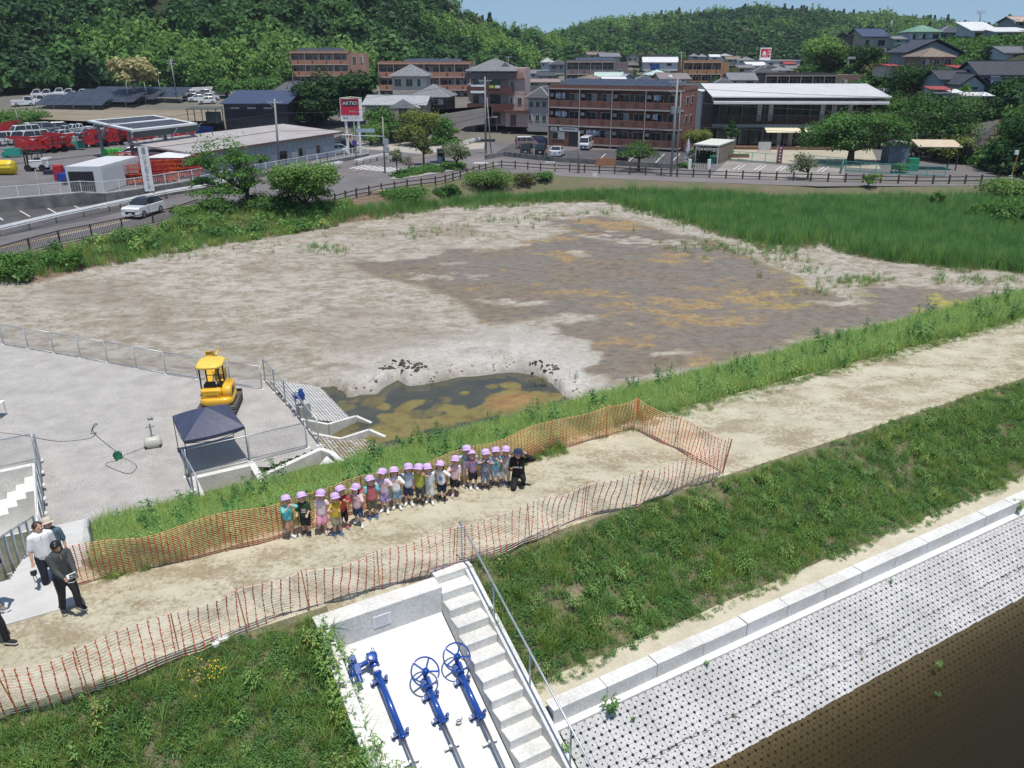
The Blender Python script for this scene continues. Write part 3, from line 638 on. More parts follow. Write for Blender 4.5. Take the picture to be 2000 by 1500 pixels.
for a, b in (((3.2, -29.8), (3.2, -26.3)), ((3.32, -29.7), (5.3, -29.7)), ((5.42, -29.8), (5.42, -26.3))): lvwall(MB(), a, b, .24, .06, .06, -2.3).obj('wall', conc, p2)
p3 = thing('channel_wall', 'low concrete channel walls by the grass below the children', 'channel')
for a, b, z0, z1 in (((5.55, -28.65), (8.2, -29.75), .02, .02), ((8.2, -29.75), (8.5, -29.25), .02, .0), ((8.5, -29.25), (8.75, -27.0), 0, -.1)): lvwall(MB(), a, b, .22, z0, z1, -2.3).obj('wall', conc, p3)
mb = MB(); mb.add([LV(6.6, -28.3, -.9), LV(8.3, -29.3, -.15), LV(8.6, -27.3, -.2), LV(7.0, -26.4, -.9)], [(0, 1, 2, 3)]); mb.obj('apron', concw, p3)
p4 = thing('inlet_channel', 'concrete inlet channel running from the fence corner down to the muddy pool', 'channel')
for t0 in (-33.0, -31.3):
 e = -.25 if t0 < -32 else .25
 lvwall(MB(), (8.35, t0), (9.4, t0 + .5), .16, .05, -.25, -1.7).obj('wall', conc, p4)
 lvwall(MB(), (9.4, t0 + .5), (11.0, t0 - .35), .16, -.25, -.55, -1.7).obj('wall', conc, p4)
 lvwall(MB(), (11.0, t0 - .35), (11.5, t0 + .3), .16, -.55, -.75, -1.7).obj('wall', conc, p4)
mb = MB(); wedge(mb, 8.3, 11.2, -33, -30.9, -1.7, -1.15, -1.7, -1.15); mb.obj('channel_floor', concd, p4)
# paved slopes beside the inlet
pc1 = M('paving_block', (.50, .49, .475), .9, scale=1.5, col2=(.60, .585, .565), bump=.2, bscale=30, fine=.15)
pc2 = M('paving_block_mossy', (.30, .23, .09), .9, scale=2.5, col2=(.52, .50, .47), bump=.2, bscale=30, fine=.3)
def paving(lab, s0, s1, t0, t1, z0, z1, cut, m, gap, pitch):
 r = thing('paved_slope', lab, 'paved slope', group='paved slopes beside the inlet')
 mb = MB(); wedge(mb, s0, s1, t0, t1, -1.7, z0 - .06, -1.7, z0 - .06)
 V = [LV(s0, t0, z0 - .07), LV(s1, t0, z1 - .03), LV(s1, t1, z1 - .03), LV(s0, t1, z0 - .03)]; MB().add(V, [(0, 1, 2, 3)]).obj('bedding', M('bedding_dark', (.16, .14, .11), .95), r)
 big = MB(); n = 0; L = math.hypot(s1 - s0, z1 - z0); ns = int((s1 - s0) / pitch); ntt = int((t1 - t0) / pitch); ex = (LV(1, 0, 0) - LV(0, 0, 0)); ey = LV(0, 1, 0) - LV(0, 0, 0)
 sl = (z1 - z0) / (s1 - s0); X_ = Vector((ex.x, ex.y, sl)).normalized()
 me = None
 for i in range(ns):
  for j in range(ntt):
   s_ = s0 + (i + .5) * pitch; t_ = t0 + (j + .5) * pitch
   if cut(s_, t_): continue
   c = LV(s_, t_, z0 + sl * (s_ - s0) - .05)
   h = (pitch - gap * (.6 + rnd.random() * .8)) / 2
   a, b = X_ * h, ey * h; up = Vector((0, 0, .05 + rnd.uniform(-.006, .006)))
   big.add([c - a - b, c + a - b, c + a + b, c - a + b, c - a - b + up, c + a - b + up, c + a + b + up, c - a + b + up], [(4, 5, 6, 7), (0, 1, 5, 4), (1, 2, 6, 5), (2, 3, 7, 6), (3, 0, 4, 7)])
 tag(big.obj('paving_blocks', m, r), kind='stuff')
paving('pale block paving on the slope north of the inlet, beside the blue valve', 8.4, 11.3, -38.4, -33.1, .0, -.95, lambda s, t: (t > -33.0 - (.5 if s < 9 else 0) + 0) or (s > 11.4 + (t + 33) * .06), pc1, .03, .17)
paving('block paving stained brown by water on the slope between inlet and grass', 8.4, 11.3, -31.1, -26, .0, -.95, lambda s, t: (t < -30.85 and 9 < s < 10), pc2, .04, .17)
wk = thing('walkway_steps', 'pale concrete walkway and steps beside the standing men', 'steps')
mb = MB(); wedge(mb, -2.15, -.75, -17.2, -15.6, 4.2, 5.03, 4.2, 5.03); wkc = M('walkway_concrete', (.50, .49, .47), .85, scale=1.5, col2=(.58, .57, .55), bump=.15, bscale=30, fine=.06); mb.obj('landing', wkc, wk, bev=.01)
t_, z_ = -17.2, 4.85
while z_ > .1: mb = MB(); wedge(mb, -1.95, -.55, t_ - .40, t_, z_ - .6, z_, z_ - .6, z_); mb.obj('step', wkc, wk, bev=.008); t_ -= .40; z_ -= .175
mb = MB(); wedge(mb, -.62, -.45, -28.2, -17.2, -.3, .25, 4.6, 5.05); mb.obj('side_kerb', wkc, wk)
stm = M('stone_pale', (.5, .49, .47), .9, scale=3, bump=.4, bscale=15, fine=.15)
st = thing('stone_edging', 'strip of rough pale stones at the foot of the slanting mesh fence', 'stone edging')
for i in range(22):
 a = i / 21; p = G(15 + (69 - 15) * a * 1.9 - 20, 1136 - 46 * a * 1.9 + 18, 4.1 - 1.8 * a)
 mb = MB().ball((0, 0, 0), .14 + rnd.random() * .06, 7, 5, (1, .8, .5)); o = mb.obj('stone', stm, st); o.location = p; o.rotation_euler = (rnd.random(), rnd.random(), rnd.random() * 3)
# steel mesh fences
def meshfence(name, lab, pts, h, posts=None, sp=2.0, mat=galv, wire=galvd, pitch=.09, cap=True, group='galvanised mesh fences of the yard'):
 """pts: base points; posts spaced on each run; the wires cross diagonally"""
 r = thing(name, lab, 'fence', group=group); wm_ = MB(); up = Vector((0, 0, h)); last = None
 for a, b in zip(pts[:-1], pts[1:]):
  a = Vector(a); b = Vector(b); L = (b - a).length; n = max(1, round(L / sp)); d = (b - a) / L
  MB().tube([a + up, b + up], .024, 6).obj('top_rail', mat, r, True); MB().tube([a + Vector((0, 0, .06)), b + Vector((0, 0, .06))], .018, 6).obj('bottom_rail', mat, r, True)
  for i in range(n + 1):
   if i == 0 and last is not None and (last - a).length < .01: continue
   p = a.lerp(b, i / n); MB().tube([p, p + up * 1.02], .032, 8).obj('post', mat, r, True)
   if cap: MB().box(p, (.22, .22, .06), math.atan2(d.y, d.x)).obj('post_footing', conc, r)
  last = b; nn_ = int((L + h) / pitch); tw = .0028
  for sgn in (0, 1):
   for k in range(nn_ + 1):
    x0 = k * pitch - h; x1 = k * pitch; z0, z1 = 0.06, h
    if x0 < 0: z0 = .06 + (-x0) * (h - .06) / h; x0 = 0
    if x1 > L: z1 = .06 + (L - (k * pitch - h)) * (h - .06) / h; x1 = L
    if x1 <= x0: continue
    if sgn: q0 = a + d * (L - x0) + Vector((0, 0, z0)); q1 = a + d * (L - x1) + Vector((0, 0, z1))
    else: q0 = a + d * x0 + Vector((0, 0, z0)); q1 = a + d * x1 + Vector((0, 0, z1))
    nrm = Vector((-d.y, d.x, 0)); e = (q1 - q0).normalized().cross(nrm) * tw
    wm_.quad(q0 - e, q0 + e, q1 + e, q1 - e)
 tag(wm_.obj('wire_mesh', wire, r), kind='stuff'); return r
g0 = lambda x, y: G(x, y, 0.0)
meshfence('mesh_fence', 'galvanised mesh fence along the far edge of the gravel yard behind the excavator', [g0(-170, 648), g0(7, 673), g0(106, 690), g0(211, 709), g0(325, 731), g0(450, 751), g0(512, 761)], 1.2, sp=2.15)
meshfence('mesh_fence', 'mesh fence running from the far corner to the blue valve, seen nearly end on', [LV(8.15, -38.35, 0), LV(8.3, -33.4, 0), LV(8.25, -30.1, 0)], 1.2, sp=1.65)
meshfence('mesh_fence', 'mesh fence in front of the tent above the small basin', [LV(7.75, -30.1, 0), LV(3.1, -30.0, 0)], 1.15, sp=1.9)
meshfence('mesh_fence', 'short mesh fence end beside the small basin, in the grass', [LV(3.0, -30.0, 0), LV(2.95, -26.5, .55)], 1.15, sp=1.8)
meshfence('mesh_fence', 'mesh fence along the back of the deep basin at the left edge', [LV(-1.9, -34.3, .08), LV(-8, -34.3, .08)], 1.15, sp=2)
meshfence('mesh_fence', 'mesh fence along the right wall of the deep basin', [LV(-1.8, -34.2, .08), LV(-1.8, -26.4, .5)], 1.15, sp=1.3)
meshfence('mesh_fence', 'slanting mesh fence stepping down beside the walkway behind the phone holder', [G(82, 1078, 2.7), G(69, 1090, 3), G(42, 1112, 3.5), G(15, 1136, 4), G(-30, 1175, 4.6)], 1.1, sp=.7, cap=False)
rr_ = thing('stair_rail', 'short pale steel railing beside the net behind the two men', 'railing')
a, b = LV(-.35, -19.6, 3.75), LV(-.35, -17.4, 4.75); MB().tube([a + Vector((0, 0, .95)), b + Vector((0, 0, .95))], .022, 8).obj('rail', galv, rr_)
for k in range(5): q = a.lerp(b, k / 4); MB().tube([q, q + Vector((0, 0, .95))], .016, 6).obj('post', galv, rr_)
# orange safety nets
orw = leafmat('whitish_plastic', (.85, .76, .68), (.92, .88, .82), .45, 4, 0); orv = leafmat('orange_plastic', (.66, .12, .04), (.85, .20, .07), .4, 4, 0); orh = leafmat('pale_orange_plastic', (.86, .62, .36), (.92, .76, .5), .45, 4, 0); stake = M('stake_paint', (.62, .24, .08), .5, var=.2, scale=8)
def net(lab, pts, stakes, h0, sag, lean, seed, vs=.135, hs=.062, bulge=.05, hm=None, ht=.015):
 """pts: base points of the net; hangs from stakes, sagging between them"""
 r = thing('safety_net', lab, 'safety net', group='orange safety nets around the group')
 P = [Vector(p) for p in pts]; seg = [(P[i + 1] - P[i]).length for i in range(len(P) - 1)]; L = sum(seg)
 def at(u):
  d = u * L; i = 0
  while i < len(seg) - 1 and d > seg[i]: d -= seg[i]; i += 1
  q = P[i].lerp(P[i + 1], min(1, d / seg[i])); dr = (P[i + 1] - P[i]).normalized(); return q, Vector((-dr.y, dr.x, 0))
 sk = sorted(stakes)
 def pt(u, v):
  u = min(1, max(0, u))
  q, n = at(u); gap = [s_ for s_ in sk if s_ <= u + 1e-6]; lo = gap[-1] if gap else 0; hi = [s_ for s_ in sk if s_ > u]; hi = hi[0] if hi else 1
  f = min(1, (u - lo) / max(hi - lo, 1e-6)); w_ = 4 * f * (1 - f)
  hh = h0 * (1 - sag * w_) * (1 + .04 * math.sin(u * L * 2.3 + seed))
  o = n * (lean * v + bulge * w_ * math.sin(v * 3.0 + seed + u * L * .9) + .02 * math.sin(u * L * 5 + v * 4))
  return q + o + Vector((0, 0, .02 + hh * v + .02 * math.sin(u * L * 3.1)))
 nv_ = int(L / vs); nh = int(h0 / hs); m1_ = MB(); m2_ = MB()
 for i in range(nv_ + 1):
  u = i / nv_; K = 8; pr = [pt(u + .003 * math.sin(k * 1.1 + i * 1.7) / L * 3, k / K) for k in range(K + 1)]
  for a, b in zip(pr[:-1], pr[1:]): m1_.bar(a, b, .014, .008)
  for k in range(0, nh + 1, 2): q = pt(u, k / nh); m1_.box(q, (.028, .014, .022))
 nu = int(L / .32)
 for k in range(nh + 1):
  v = k / nh; pr = [pt(i / nu, v) for i in range(nu + 1)]; th = .012 if k in (0, nh) else ht
  for a, b in zip(pr[:-1], pr[1:]): m2_.bar(a, b, th, th * .6, up=(0, 0, 1))
 tag(m1_.obj('net_strands', orv, r), kind='stuff'); tag(m2_.obj('net_lines', hm or orh, r), kind='stuff')
 for u in sk:
  q, n = at(u); dx = Vector((rnd.gauss(0, .05), rnd.gauss(0, .05), 0)); MB().tube([q + Vector((0, 0, -.25)) - dx, q + dx + n * lean + Vector((0, 0, h0 * 1.06))], .011, 6).obj('stake', stake, r)
 return r
bk = [G(150, 1145, 5), G(400, 1087, 5), G(545, 1052, 5), G(720, 1000, 5) + Vector((0, .15, 0)), G(900, 947, 5) + Vector((0, .1, 0)), G(1080, 880, 5), G(1238, 838, 5)]
net('long orange safety net standing on the grassy edge behind the row of children', bk, [0, .2, .42, .62, .80, .93, 1], .95, .05, -.10, 1.0, vs=.112, hs=.046)
fr_ = [G(x, y, 5) for x, y in ((-60, 1425), (30, 1395), (172, 1352), (350, 1282), (478, 1232), (600, 1192), (740, 1150), (885, 1105), (1030, 1060), (1138, 1012), (1241, 990), (1330, 955), (1412, 925))]
Lf = [0]
for a, b in zip(fr_[:-1], fr_[1:]): Lf.append(Lf[-1] + (b - a).length)
net('orange safety net sagging along the front edge of the path above the valve slab', fr_, [q / Lf[-1] for q in Lf[1:]], .98, .06, -.12, 2.2, vs=.165, hs=.060, bulge=.10, hm=orw, ht=.0095)
net('short orange safety net closing the right end across the sandy path', [G(1238, 838, 5), G(1325, 880, 5), G(1412, 925, 5)], [0, .48, 1], .95, .12, .06, 3.1, vs=.11, hs=.055, ht=.011)
o = MB().ball((0, 0, 0), .07, 8, 5, (.5, .3, 1.6)).obj('cloth_rag', M('white_cloth', (.75, .75, .74), .8, var=.08)); o.location = G(1234, 838, 5) + Vector((0, -.05, .72)); tag(o, 'white rag tied to the corner stake of the orange net', 'rag')
o = MB().box((0, 0, .03), (.26, .13, .06), taper=.7).ball((.12, 0, .05), .06, 7, 5).obj('plastic_bag', MATS['white_cloth']); o.location = G(1101, 873, 5); o.rotation_euler = (0, 0, .5); tag(o, 'crumpled white plastic bag lying on the path near the back net', 'plastic bag')
for x, y, a, lb in ((437, 1250, .4, 'square white concrete marker lying under the front net, larger one'), (422, 1262, .9, 'small white concrete marker half in the weeds under the front net')):
 o = MB().box((0, 0, .04), (.18 if a < .5 else .12, .14 if a < .5 else .09, .08)).obj('marker_stone', concw, bev=.01); o.location = G(x, y, 4.97); o.rotation_euler = (0, 0, a); tag(o, lb, 'marker stone')
# tent
tn = thing('canopy_tent', 'dark navy pop up canopy tent on thin black legs beside the excavator', 'tent')
navy = M('navy_fabric', (.055, .065, .115), .55, var=.15, scale=2, bump=.25, bscale=5)
A0 = G(360, 861, 1.55); B0 = G(477, 832, 1.55); C0 = G(447, 790, 1.62); D0 = G(337, 812, 1.62)
C0 = B0 + (D0 - A0) if False else C0
pk = (A0 + B0 + C0 + D0) / 4 + Vector((0, 0, .62))
mb = MB(); cor = [A0, B0, C0, D0]; N = 8
for i in range(4):
 a, b = cor[i], cor[(i + 1) % 4]; rows = []
 for r_ in range(N + 1):
  v = r_ / N; row = []
  for c_ in range(N + 1):
   u = c_ / N; e = a.lerp(b, u); q = e.lerp(pk, v); q.z -= .10 * math.sin(math.pi * u) * (1 - v) * 1.0 * .6 - .03 * math.sin(math.pi * v); row.append(q)
  rows.append(row)
 vs__ = [q for row in rows for q in row]; mb.add(vs__, [(r_ * (N + 1) + c_, r_ * (N + 1) + c_ + 1, (r_ + 1) * (N + 1) + c_ + 1, (r_ + 1) * (N + 1) + c_) for r_ in range(N) for c_ in range(N)])
 vl = [a.lerp(b, u / 6) - Vector((0, 0, .10 * math.sin(math.pi * u / 6) * .6)) for u in range(7)]; mb.add(vl + [q - Vector((0, 0, .14)) for q in vl], [(k, k + 1, k + 8, k + 7) for k in range(6)])
mb.obj('roof', navy, tn)
for q in cor:
 f = Vector((q.x, q.y, 0)); MB().tube([f, q - Vector((0, 0, .05))], .016, 6).box(f + Vector((0, 0, .01)), (.09, .09, .02)).obj('leg', black, tn)
for a, b in zip(cor, cor[1:] + cor[:1]):
 m_ = (a + b) / 2 - Vector((0, 0, .32)); MB().bar(a - Vector((0, 0, .12)), m_, .02).bar(m_, b - Vector((0, 0, .12)), .02).obj('truss_bar', black, tn)
# mini excavator
ey_ = M('excavator_yellow', (.80, .46, .03), .35, var=.06, scale=5, coat=.3); eyl = M('canopy_yellow', (.85, .56, .09), .45, var=.05, scale=3)
ex = thing('mini_excavator', 'yellow mini excavator with a rounded canopy, seen from behind near the tent', 'excavator')
C = G(428, 800, 0); ex.location = C + Vector((.05, .15, 0)); ex.scale = (.95, .95, .95); ex.rotation_euler = (0, 0, R(8))
# local frame: +y forward (away from camera), x right
for sx in (-1, 1):
 mb = MB(); pr = [(-1.0, .22), (-.9, .05), (-.7, 0), (.7, 0), (.95, .06), (1.02, .24), (.9, .42), (-.85, .42)]; x0 = sx * .72
 mb.prism([(y, z) for y, z in pr], x0 - .15, x0 + .15, ax='x'); o = mb.obj('track', dark, ex)
 mb = MB()
 for k in range(14): mb.box((x0, -.92 + k * .145, .435), (.32, .07, .035))
 for k in range(3): mb.box((x0, -.93 - .07 * (k == 1), .10 + .13 * k), (.32, .04, .06))
 for k in range(13): mb.box((x0 + sx * .155, -.85 + k * .14, .33 if k % 2 else .3), (.02, .05, .14))
 tag(mb.obj('track_shoes', M('track_rubber', (.16, .145, .125), .9, var=.3, scale=6), ex), kind='stuff')
MB().box((0, 0, .36), (1.1, .9, .2)).obj('undercarriage', black, ex)
MB().box((0, 1.3, .28), (1.6, .08, .36), rx=-.1).bar((-.35, .5, .3), (-.35, 1.28, .25), .1).bar((.35, .5, .3), (.35, 1.28, .25), .1).obj('dozer_blade', black, ex, bev=.01)
hs_ = thing('upper_body', None, None); hs_.parent = ex
def rring(w, d, r, n=5, y0=0, k=1.0):
 pts = []
 for cx, cy, a0 in ((w / 2 - r, d / 2 - r, 0), (-w / 2 + r, d / 2 - r, 90), (-w / 2 + r, -d / 2 + r, 180), (w / 2 - r, -d / 2 + r, 270)):
  for i in range(n + 1): a = R(a0 + 90 * i / n); pts.append((cx + r * math.cos(a), cy + y0 + r * math.sin(a)))
 return pts
def loft(rings):
 mb = MB(); n = len(rings[0][0]); vs = []; fs = []
 for pts, z in rings: vs += [(x, y, z) for x, y in pts]
 for i in range(len(rings) - 1):
  for k in range(n): k2 = (k + 1) % n; fs.append((i * n + k, i * n + k2, (i + 1) * n + k2, (i + 1) * n + k))
 fs.append(tuple(range(n))[::-1]); fs.append(tuple((len(rings) - 1) * n + k for k in range(n))); return mb.add(vs, fs)
bpy.data.objects.remove(hs_)
loft([(rring(1.42, 1.5, .32, y0=-.1), .50), (rring(1.5, 1.6, .36, y0=-.12), .60), (rring(1.5, 1.62, .38, y0=-.13), .78), (rring(1.40, 1.5, .36, y0=-.12), .86)]).obj('counterweight', ey_, ex, True)
loft([(rring(.95, .42, .14, y0=-.58), .84), (rring(.95, .42, .14, y0=-.58), 1.22), (rring(.88, .36, .12, y0=-.56), 1.28)]).obj('rear_cover', ey_, ex, True).location = (-.2, 0, 0)
loft([(rring(.46, 1.25, .14, y0=-.1), .84), (rring(.46, 1.2, .14, y0=-.1), 1.20), (rring(.36, 1.0, .12, y0=-.05), 1.36)]).obj('engine_hood', ey_, ex, True).location = (.49, 0, 0)
for k in range(7): MB().box((.725, -.35 + .02 * k, .92 + .05 * k), (.012, .42, .022), rx=.15).obj('louver', black, ex)
MB().box((-.2, -.797, 1.07), (.72, .012, .30)).obj('rear_panel', M('panel_seam', (.70, .39, .02), .4), ex)
text('maker_lettering', 'KOMATSU', .115, M('lettering_purple', (.05, .01, .06), .5, var=0), ex, (-.14, -.808, .98), (R(90), 0, 0), .003)
for xx in (-.60, .22): MB().box((xx, -.80, 1.10), (.035, .02, .13)).obj('tail_light', M('red_lens', (.45, .01, .01), .25, var=0), ex)
for k, xx in enumerate((-.42, -.34, -.2, -.08, .0)): MB().box((xx, -.806, 1.16), (.035, .006, .03)).obj('warning_sticker', M('sticker_dark', (.10, .07, .03), .5, var=0), ex)
MB().box((-.28, .05, .90), (.95, 1.1, .06)).obj('cab_floor', black, ex)
MB().box((-.2, -.22, 1.10), (.52, .5, .30), taper=.9).box((-.2, -.44, 1.36), (.48, .12, .42), rx=-.12, taper=.85).obj('seat', black, ex, bev=.03)
for sx in (-.52, .12): MB().box((sx, .0, 1.18), (.16, .45, .30)).tube([(sx, .18, 1.3), (sx, .22, 1.52)], .022, 6).ball((sx, .22, 1.54), .035, 6, 4).obj('control_box', black, ex)
for sx, yy in ((-.64, -.5), (.22, -.5), (-.62, .62), (.18, .62)): MB().tube([(sx, yy, .9), (sx, yy * 1.0, 2.28)], .038, 8).obj('canopy_post', black, ex, True)
MB().tube([(-.62, .62, 1.5), (.18, .62, 1.5)], .02, 6).obj('front_bar', black, ex)
loft([(rring(1.12, 1.45, .34, y0=.05), 2.26), (rring(1.22, 1.55, .38, y0=.05), 2.31), (rring(1.2, 1.52, .38, y0=.05), 2.38), (rring(1.0, 1.3, .34, y0=.05), 2.43)]).obj('canopy_roof', eyl, ex, True).location = (-.2, 0, 0)
MB().box((-.1, 1.15, .75), (.34, .4, .5)).prism([(1.2, .7), (1.45, .75), (1.95, 1.5), (2.1, 2.05), (1.9, 2.2), (1.65, 1.65), (1.15, .95)], -.85, -.5, ax='x').obj('boom', ey_, ex, bev=.02)
MB().prism([(1.8, 2.3), (2.2, 2.2), (3.0, 1.1), (2.9, .95)], -.8, -.5, ax='x').obj('arm', ey_, ex, bev=.015)
MB().tube([(-.5, 1.5, 1.1), (-.5, 1.75, 1.5)], .06, 8).tube([(-.3, 1.75, 2.1), (-.3, 2.35, 2.2)], .055, 8).obj('hydraulic_cylinder', ey_, ex, True)
MB().prism([(2.85, 1.0), (3.1, .95), (3.25, .6), (3.05, .3), (2.75, .35), (2.7, .7)], -.75, -.25, ax='x').obj('bucket', M('bucket_yellow', (.45, .28, .05), .6), ex)
# fan on a wheeled base, reel, leads
fan = thing('cooling_fan', 'grey pedestal fan on a bulky pale wheeled base standing on the gravel', 'fan'); fan.location = G(300, 872, 0); fan.rotation_euler = (0, 0, R(20))
bge = M('pale_plastic', (.52, .52, .46), .5, var=.06); gpl = M('grey_plastic', (.30, .31, .33), .5)
loft([(rring(.62, .46, .14), .05), (rring(.70, .52, .17), .16), (rring(.62, .48, .17), .34), (rring(.40, .34, .14), .44)]).obj('tank', bge, fan, True)
for sx in (-.28, .28): MB().tube([(sx - .03, -.18, .08), (sx + .03, -.18, .08)], .08, 12).obj('wheel', dark, fan)
MB().tube([(0, 0, .42), (0, 0, 1.02)], .035, 8).box((0, 0, .9), (.34, .05, .04)).obj('stand', gpl, fan)
fh = MB().tube([(0, .16, 0), (0, .10, 0)], .09, 10).tube([(0, .1, 0), (0, -.02, 0)], .07, 10).obj('motor', gpl, fan); fh.matrix_local = Matrix.Translation((0, 0, 1.25)) @ Matrix.Rotation(R(-62), 4, 'Z')
cg = MB()
for rr2 in (.08, .15, .22, .28):
 for yy in (-.10, .03): cg.tube([(rr2 * math.cos(a), yy, rr2 * math.sin(a)) for a in [2 * math.pi * i / 16 for i in range(17)]], .007, 4, False)
for i in range(12): a = 2 * math.pi * i / 12; cg.tube([(.04 * math.cos(a), -.11, .04 * math.sin(a)), (.28 * math.cos(a), -.10, .28 * math.sin(a)), (.28 * math.cos(a), .03, .28 * math.sin(a)), (.06 * math.cos(a), .05, .06 * math.sin(a))], .006, 4, False)
c_ = cg.obj('cage', gpl, fan); c_.matrix_local = fh.matrix_local.copy()
for i in range(4):
 a = i * math.pi / 2; b_ = MB(); b_.quad((.03 * math.cos(a), -.02, .03 * math.sin(a)), (.22 * math.cos(a - .3), .0, .22 * math.sin(a - .3)), (.24 * math.cos(a + .3), -.05, .24 * math.sin(a + .3)), (.05 * math.cos(a + .5), -.04, .05 * math.sin(a + .5))); q = b_.obj('fan_blade', M('blade_grey', (.18, .19, .2), .5), fan); q.matrix_local = fh.matrix_local.copy()
rl = thing('cable_reel', 'small green cable reel lying on the gravel left of the fan', 'cable reel'); rl.location = G(231, 897, 0); rl.rotation_euler = (0, 0, .8)
grn_ = M('green_plastic', (.01, .22, .12), .45)
for yy in (-.09, .09): MB().tube([(0, yy - .01, .17), (0, yy + .01, .17)], .155, 16).obj('reel_disc', grn_, rl)
MB().tube([(0, -.08, .17), (0, .08, .17)], .11, 14).obj('wound_cable', M('dark_green_cable', (.005, .10, .06), .6), rl); MB().tube([(-.12, -.12, .02), (-.12, -.12, .34), (.0, -.12, .40), (.12, -.12, .34), (.12, -.12, .02)], .012, 6).tube([(-.12, .12, .02), (.12, .12, .02)], .012, 6).obj('stand', black, rl)
def lead(lab, pix):
 P = [G(x, y, .015) for x, y in pix]; out = []
 for i in range(len(P) - 1):
  a, b, c, d = P[max(0, i - 1)], P[i], P[i + 1], P[min(len(P) - 1, i + 2)]
  for k in range(6):
   t = k / 6; out.append(.5 * ((2 * b) + (c - a) * t + (2 * a - 5 * b + 4 * c - d) * t * t + (3 * b - a - 3 * c + d) * t ** 3))
 out.append(P[-1]); o = MB().tube(out, .012, 5).obj('power_lead', black); tag(o, lab, 'power lead')
lead('long black power lead winding across the gravel from the left edge to the reel', [(-40, 842), (0, 845), (45, 850), (85, 858), (118, 862), (150, 860), (178, 855), (188, 845), (178, 847), (183, 830), (190, 828), (181, 838), (186, 848), (205, 865), (235, 888)])
lead('short black power lead looping from the reel around to the pale fan base', [(231, 900), (209, 904), (212, 912), (250, 925), (266, 915), (262, 905), (240, 892), (262, 882), (284, 873)])
tb = thing('folding_table', 'corner of a white folding table cut off by the left edge of the yard', 'table'); tb.location = G(-10, 815, 0)
MB().box((0, 0, .68), (.9, .6, .05)).obj('tabletop', MATS['white_paint'], tb, bev=.01)
for a, b in ((-.4, -.25), (.4, -.25), (-.4, .25), (.4, .25)): MB().tube([(a, b, 0), (a * .95, b * .95, .66)], .018, 6).obj('leg', galv, tb)
# gate valve with motor at the inlet
bv_ = thing('inlet_gate', 'blue gate lifting gear on a concrete pillar at the fence corner by the inlet', 'gate gear'); bv_.location = LV(8.55, -33.3, 0); bv_.rotation_euler = (0, 0, R(30))
MB().box((.0, 0, .1), (.35, .5, .9)).box((.12, -.25, .3), (.3, .3, .9)).obj('pillar', concg, bv_); MB().tube([(0, 0, .5), (0, 0, .85)], .06, 8).obj('stem', galv, bv_)
MB().box((0, 0, 1.0), (.26, .26, .34)).tube([(0, 0, 1.1), (0, 0, 1.32)], .1, 10).tube([(-.3, 0, .98), (.1, 0, .98)], .09, 10).obj('gearbox', blue, bv_, bev=.02)
o = wheelmb(.16, .015, 5).obj('handwheel', blue, bv_); o.matrix_local = Matrix.Translation((-.34, 0, 1.0)) @ Matrix.Rotation(R(80), 4, 'Y');
# people
skin = M('skin', (.60, .36, .25), .55, var=.08, scale=8); skin2 = M('skin_tanned', (.36, .20, .13), .55, var=.08, scale=8)
hairm = M('black_hair', (.012, .010, .009), .5, var=.2, scale=20); hairb = M('brown_hair', (.045, .022, .012), .5, var=.2, scale=20)
eyem = M('eye_dark', (.01, .008, .007), .3, var=0); mouthm = M('lips', (.34, .09, .08), .5, var=0)
def cap_(mb, a, b, ra, rb, n=10):
 a = Vector(a); b = Vector(b); d = b - a; L = d.length
 if L < 1e-4: return mb.ball(a, max(ra, rb), n, 6)
 d /= L; pts = []; rr = []
 for k in (90, 60, 30, 0): pts.append(a - d * ra * math.sin(R(k))); rr.append(max(ra * math.cos(R(k)), ra * .02))
 for k in (0, 30, 60, 90): pts.append(b + d * rb * math.sin(R(k))); rr.append(max(rb * math.cos(R(k)), rb * .02))
 return mb.tube(pts, rr, n)
def blob(name, caps, vox, mat, parent, smooth=2):
 mb = MB()
 for c in caps:
  if c[0] == 'b': mb.ball(c[1], c[2], 12, 8, c[3])
  else: cap_(mb, *c)
 o = mb.obj(name, mat, parent); r = o.modifiers.new('join', 'REMESH'); r.mode = 'VOXEL'; r.voxel_size = vox; r.use_smooth_shade = True
 s = o.modifiers.new('smooth', 'SMOOTH'); s.iterations = smooth; s.factor = .5; return o
def elbow(S, Hd, l1, l2, hint):
 S = Vector(S); Hd = Vector(Hd); d = Hd - S; L = d.length
 if L > (l1 + l2) * .985: Hd = S + d * ((l1 + l2) * .985 / L); d = Hd - S; L = d.length
 a = (l1 * l1 - l2 * l2 + L * L) / (2 * L); h = math.sqrt(max(0, l1 * l1 - a * a)); u = d / L; hv = Vector(hint); hv = (hv - u * hv.dot(u))
 hv = hv.normalized() if hv.length > 1e-5 else Vector((0, 0, -1)); return S + u * a + hv * h, Hd
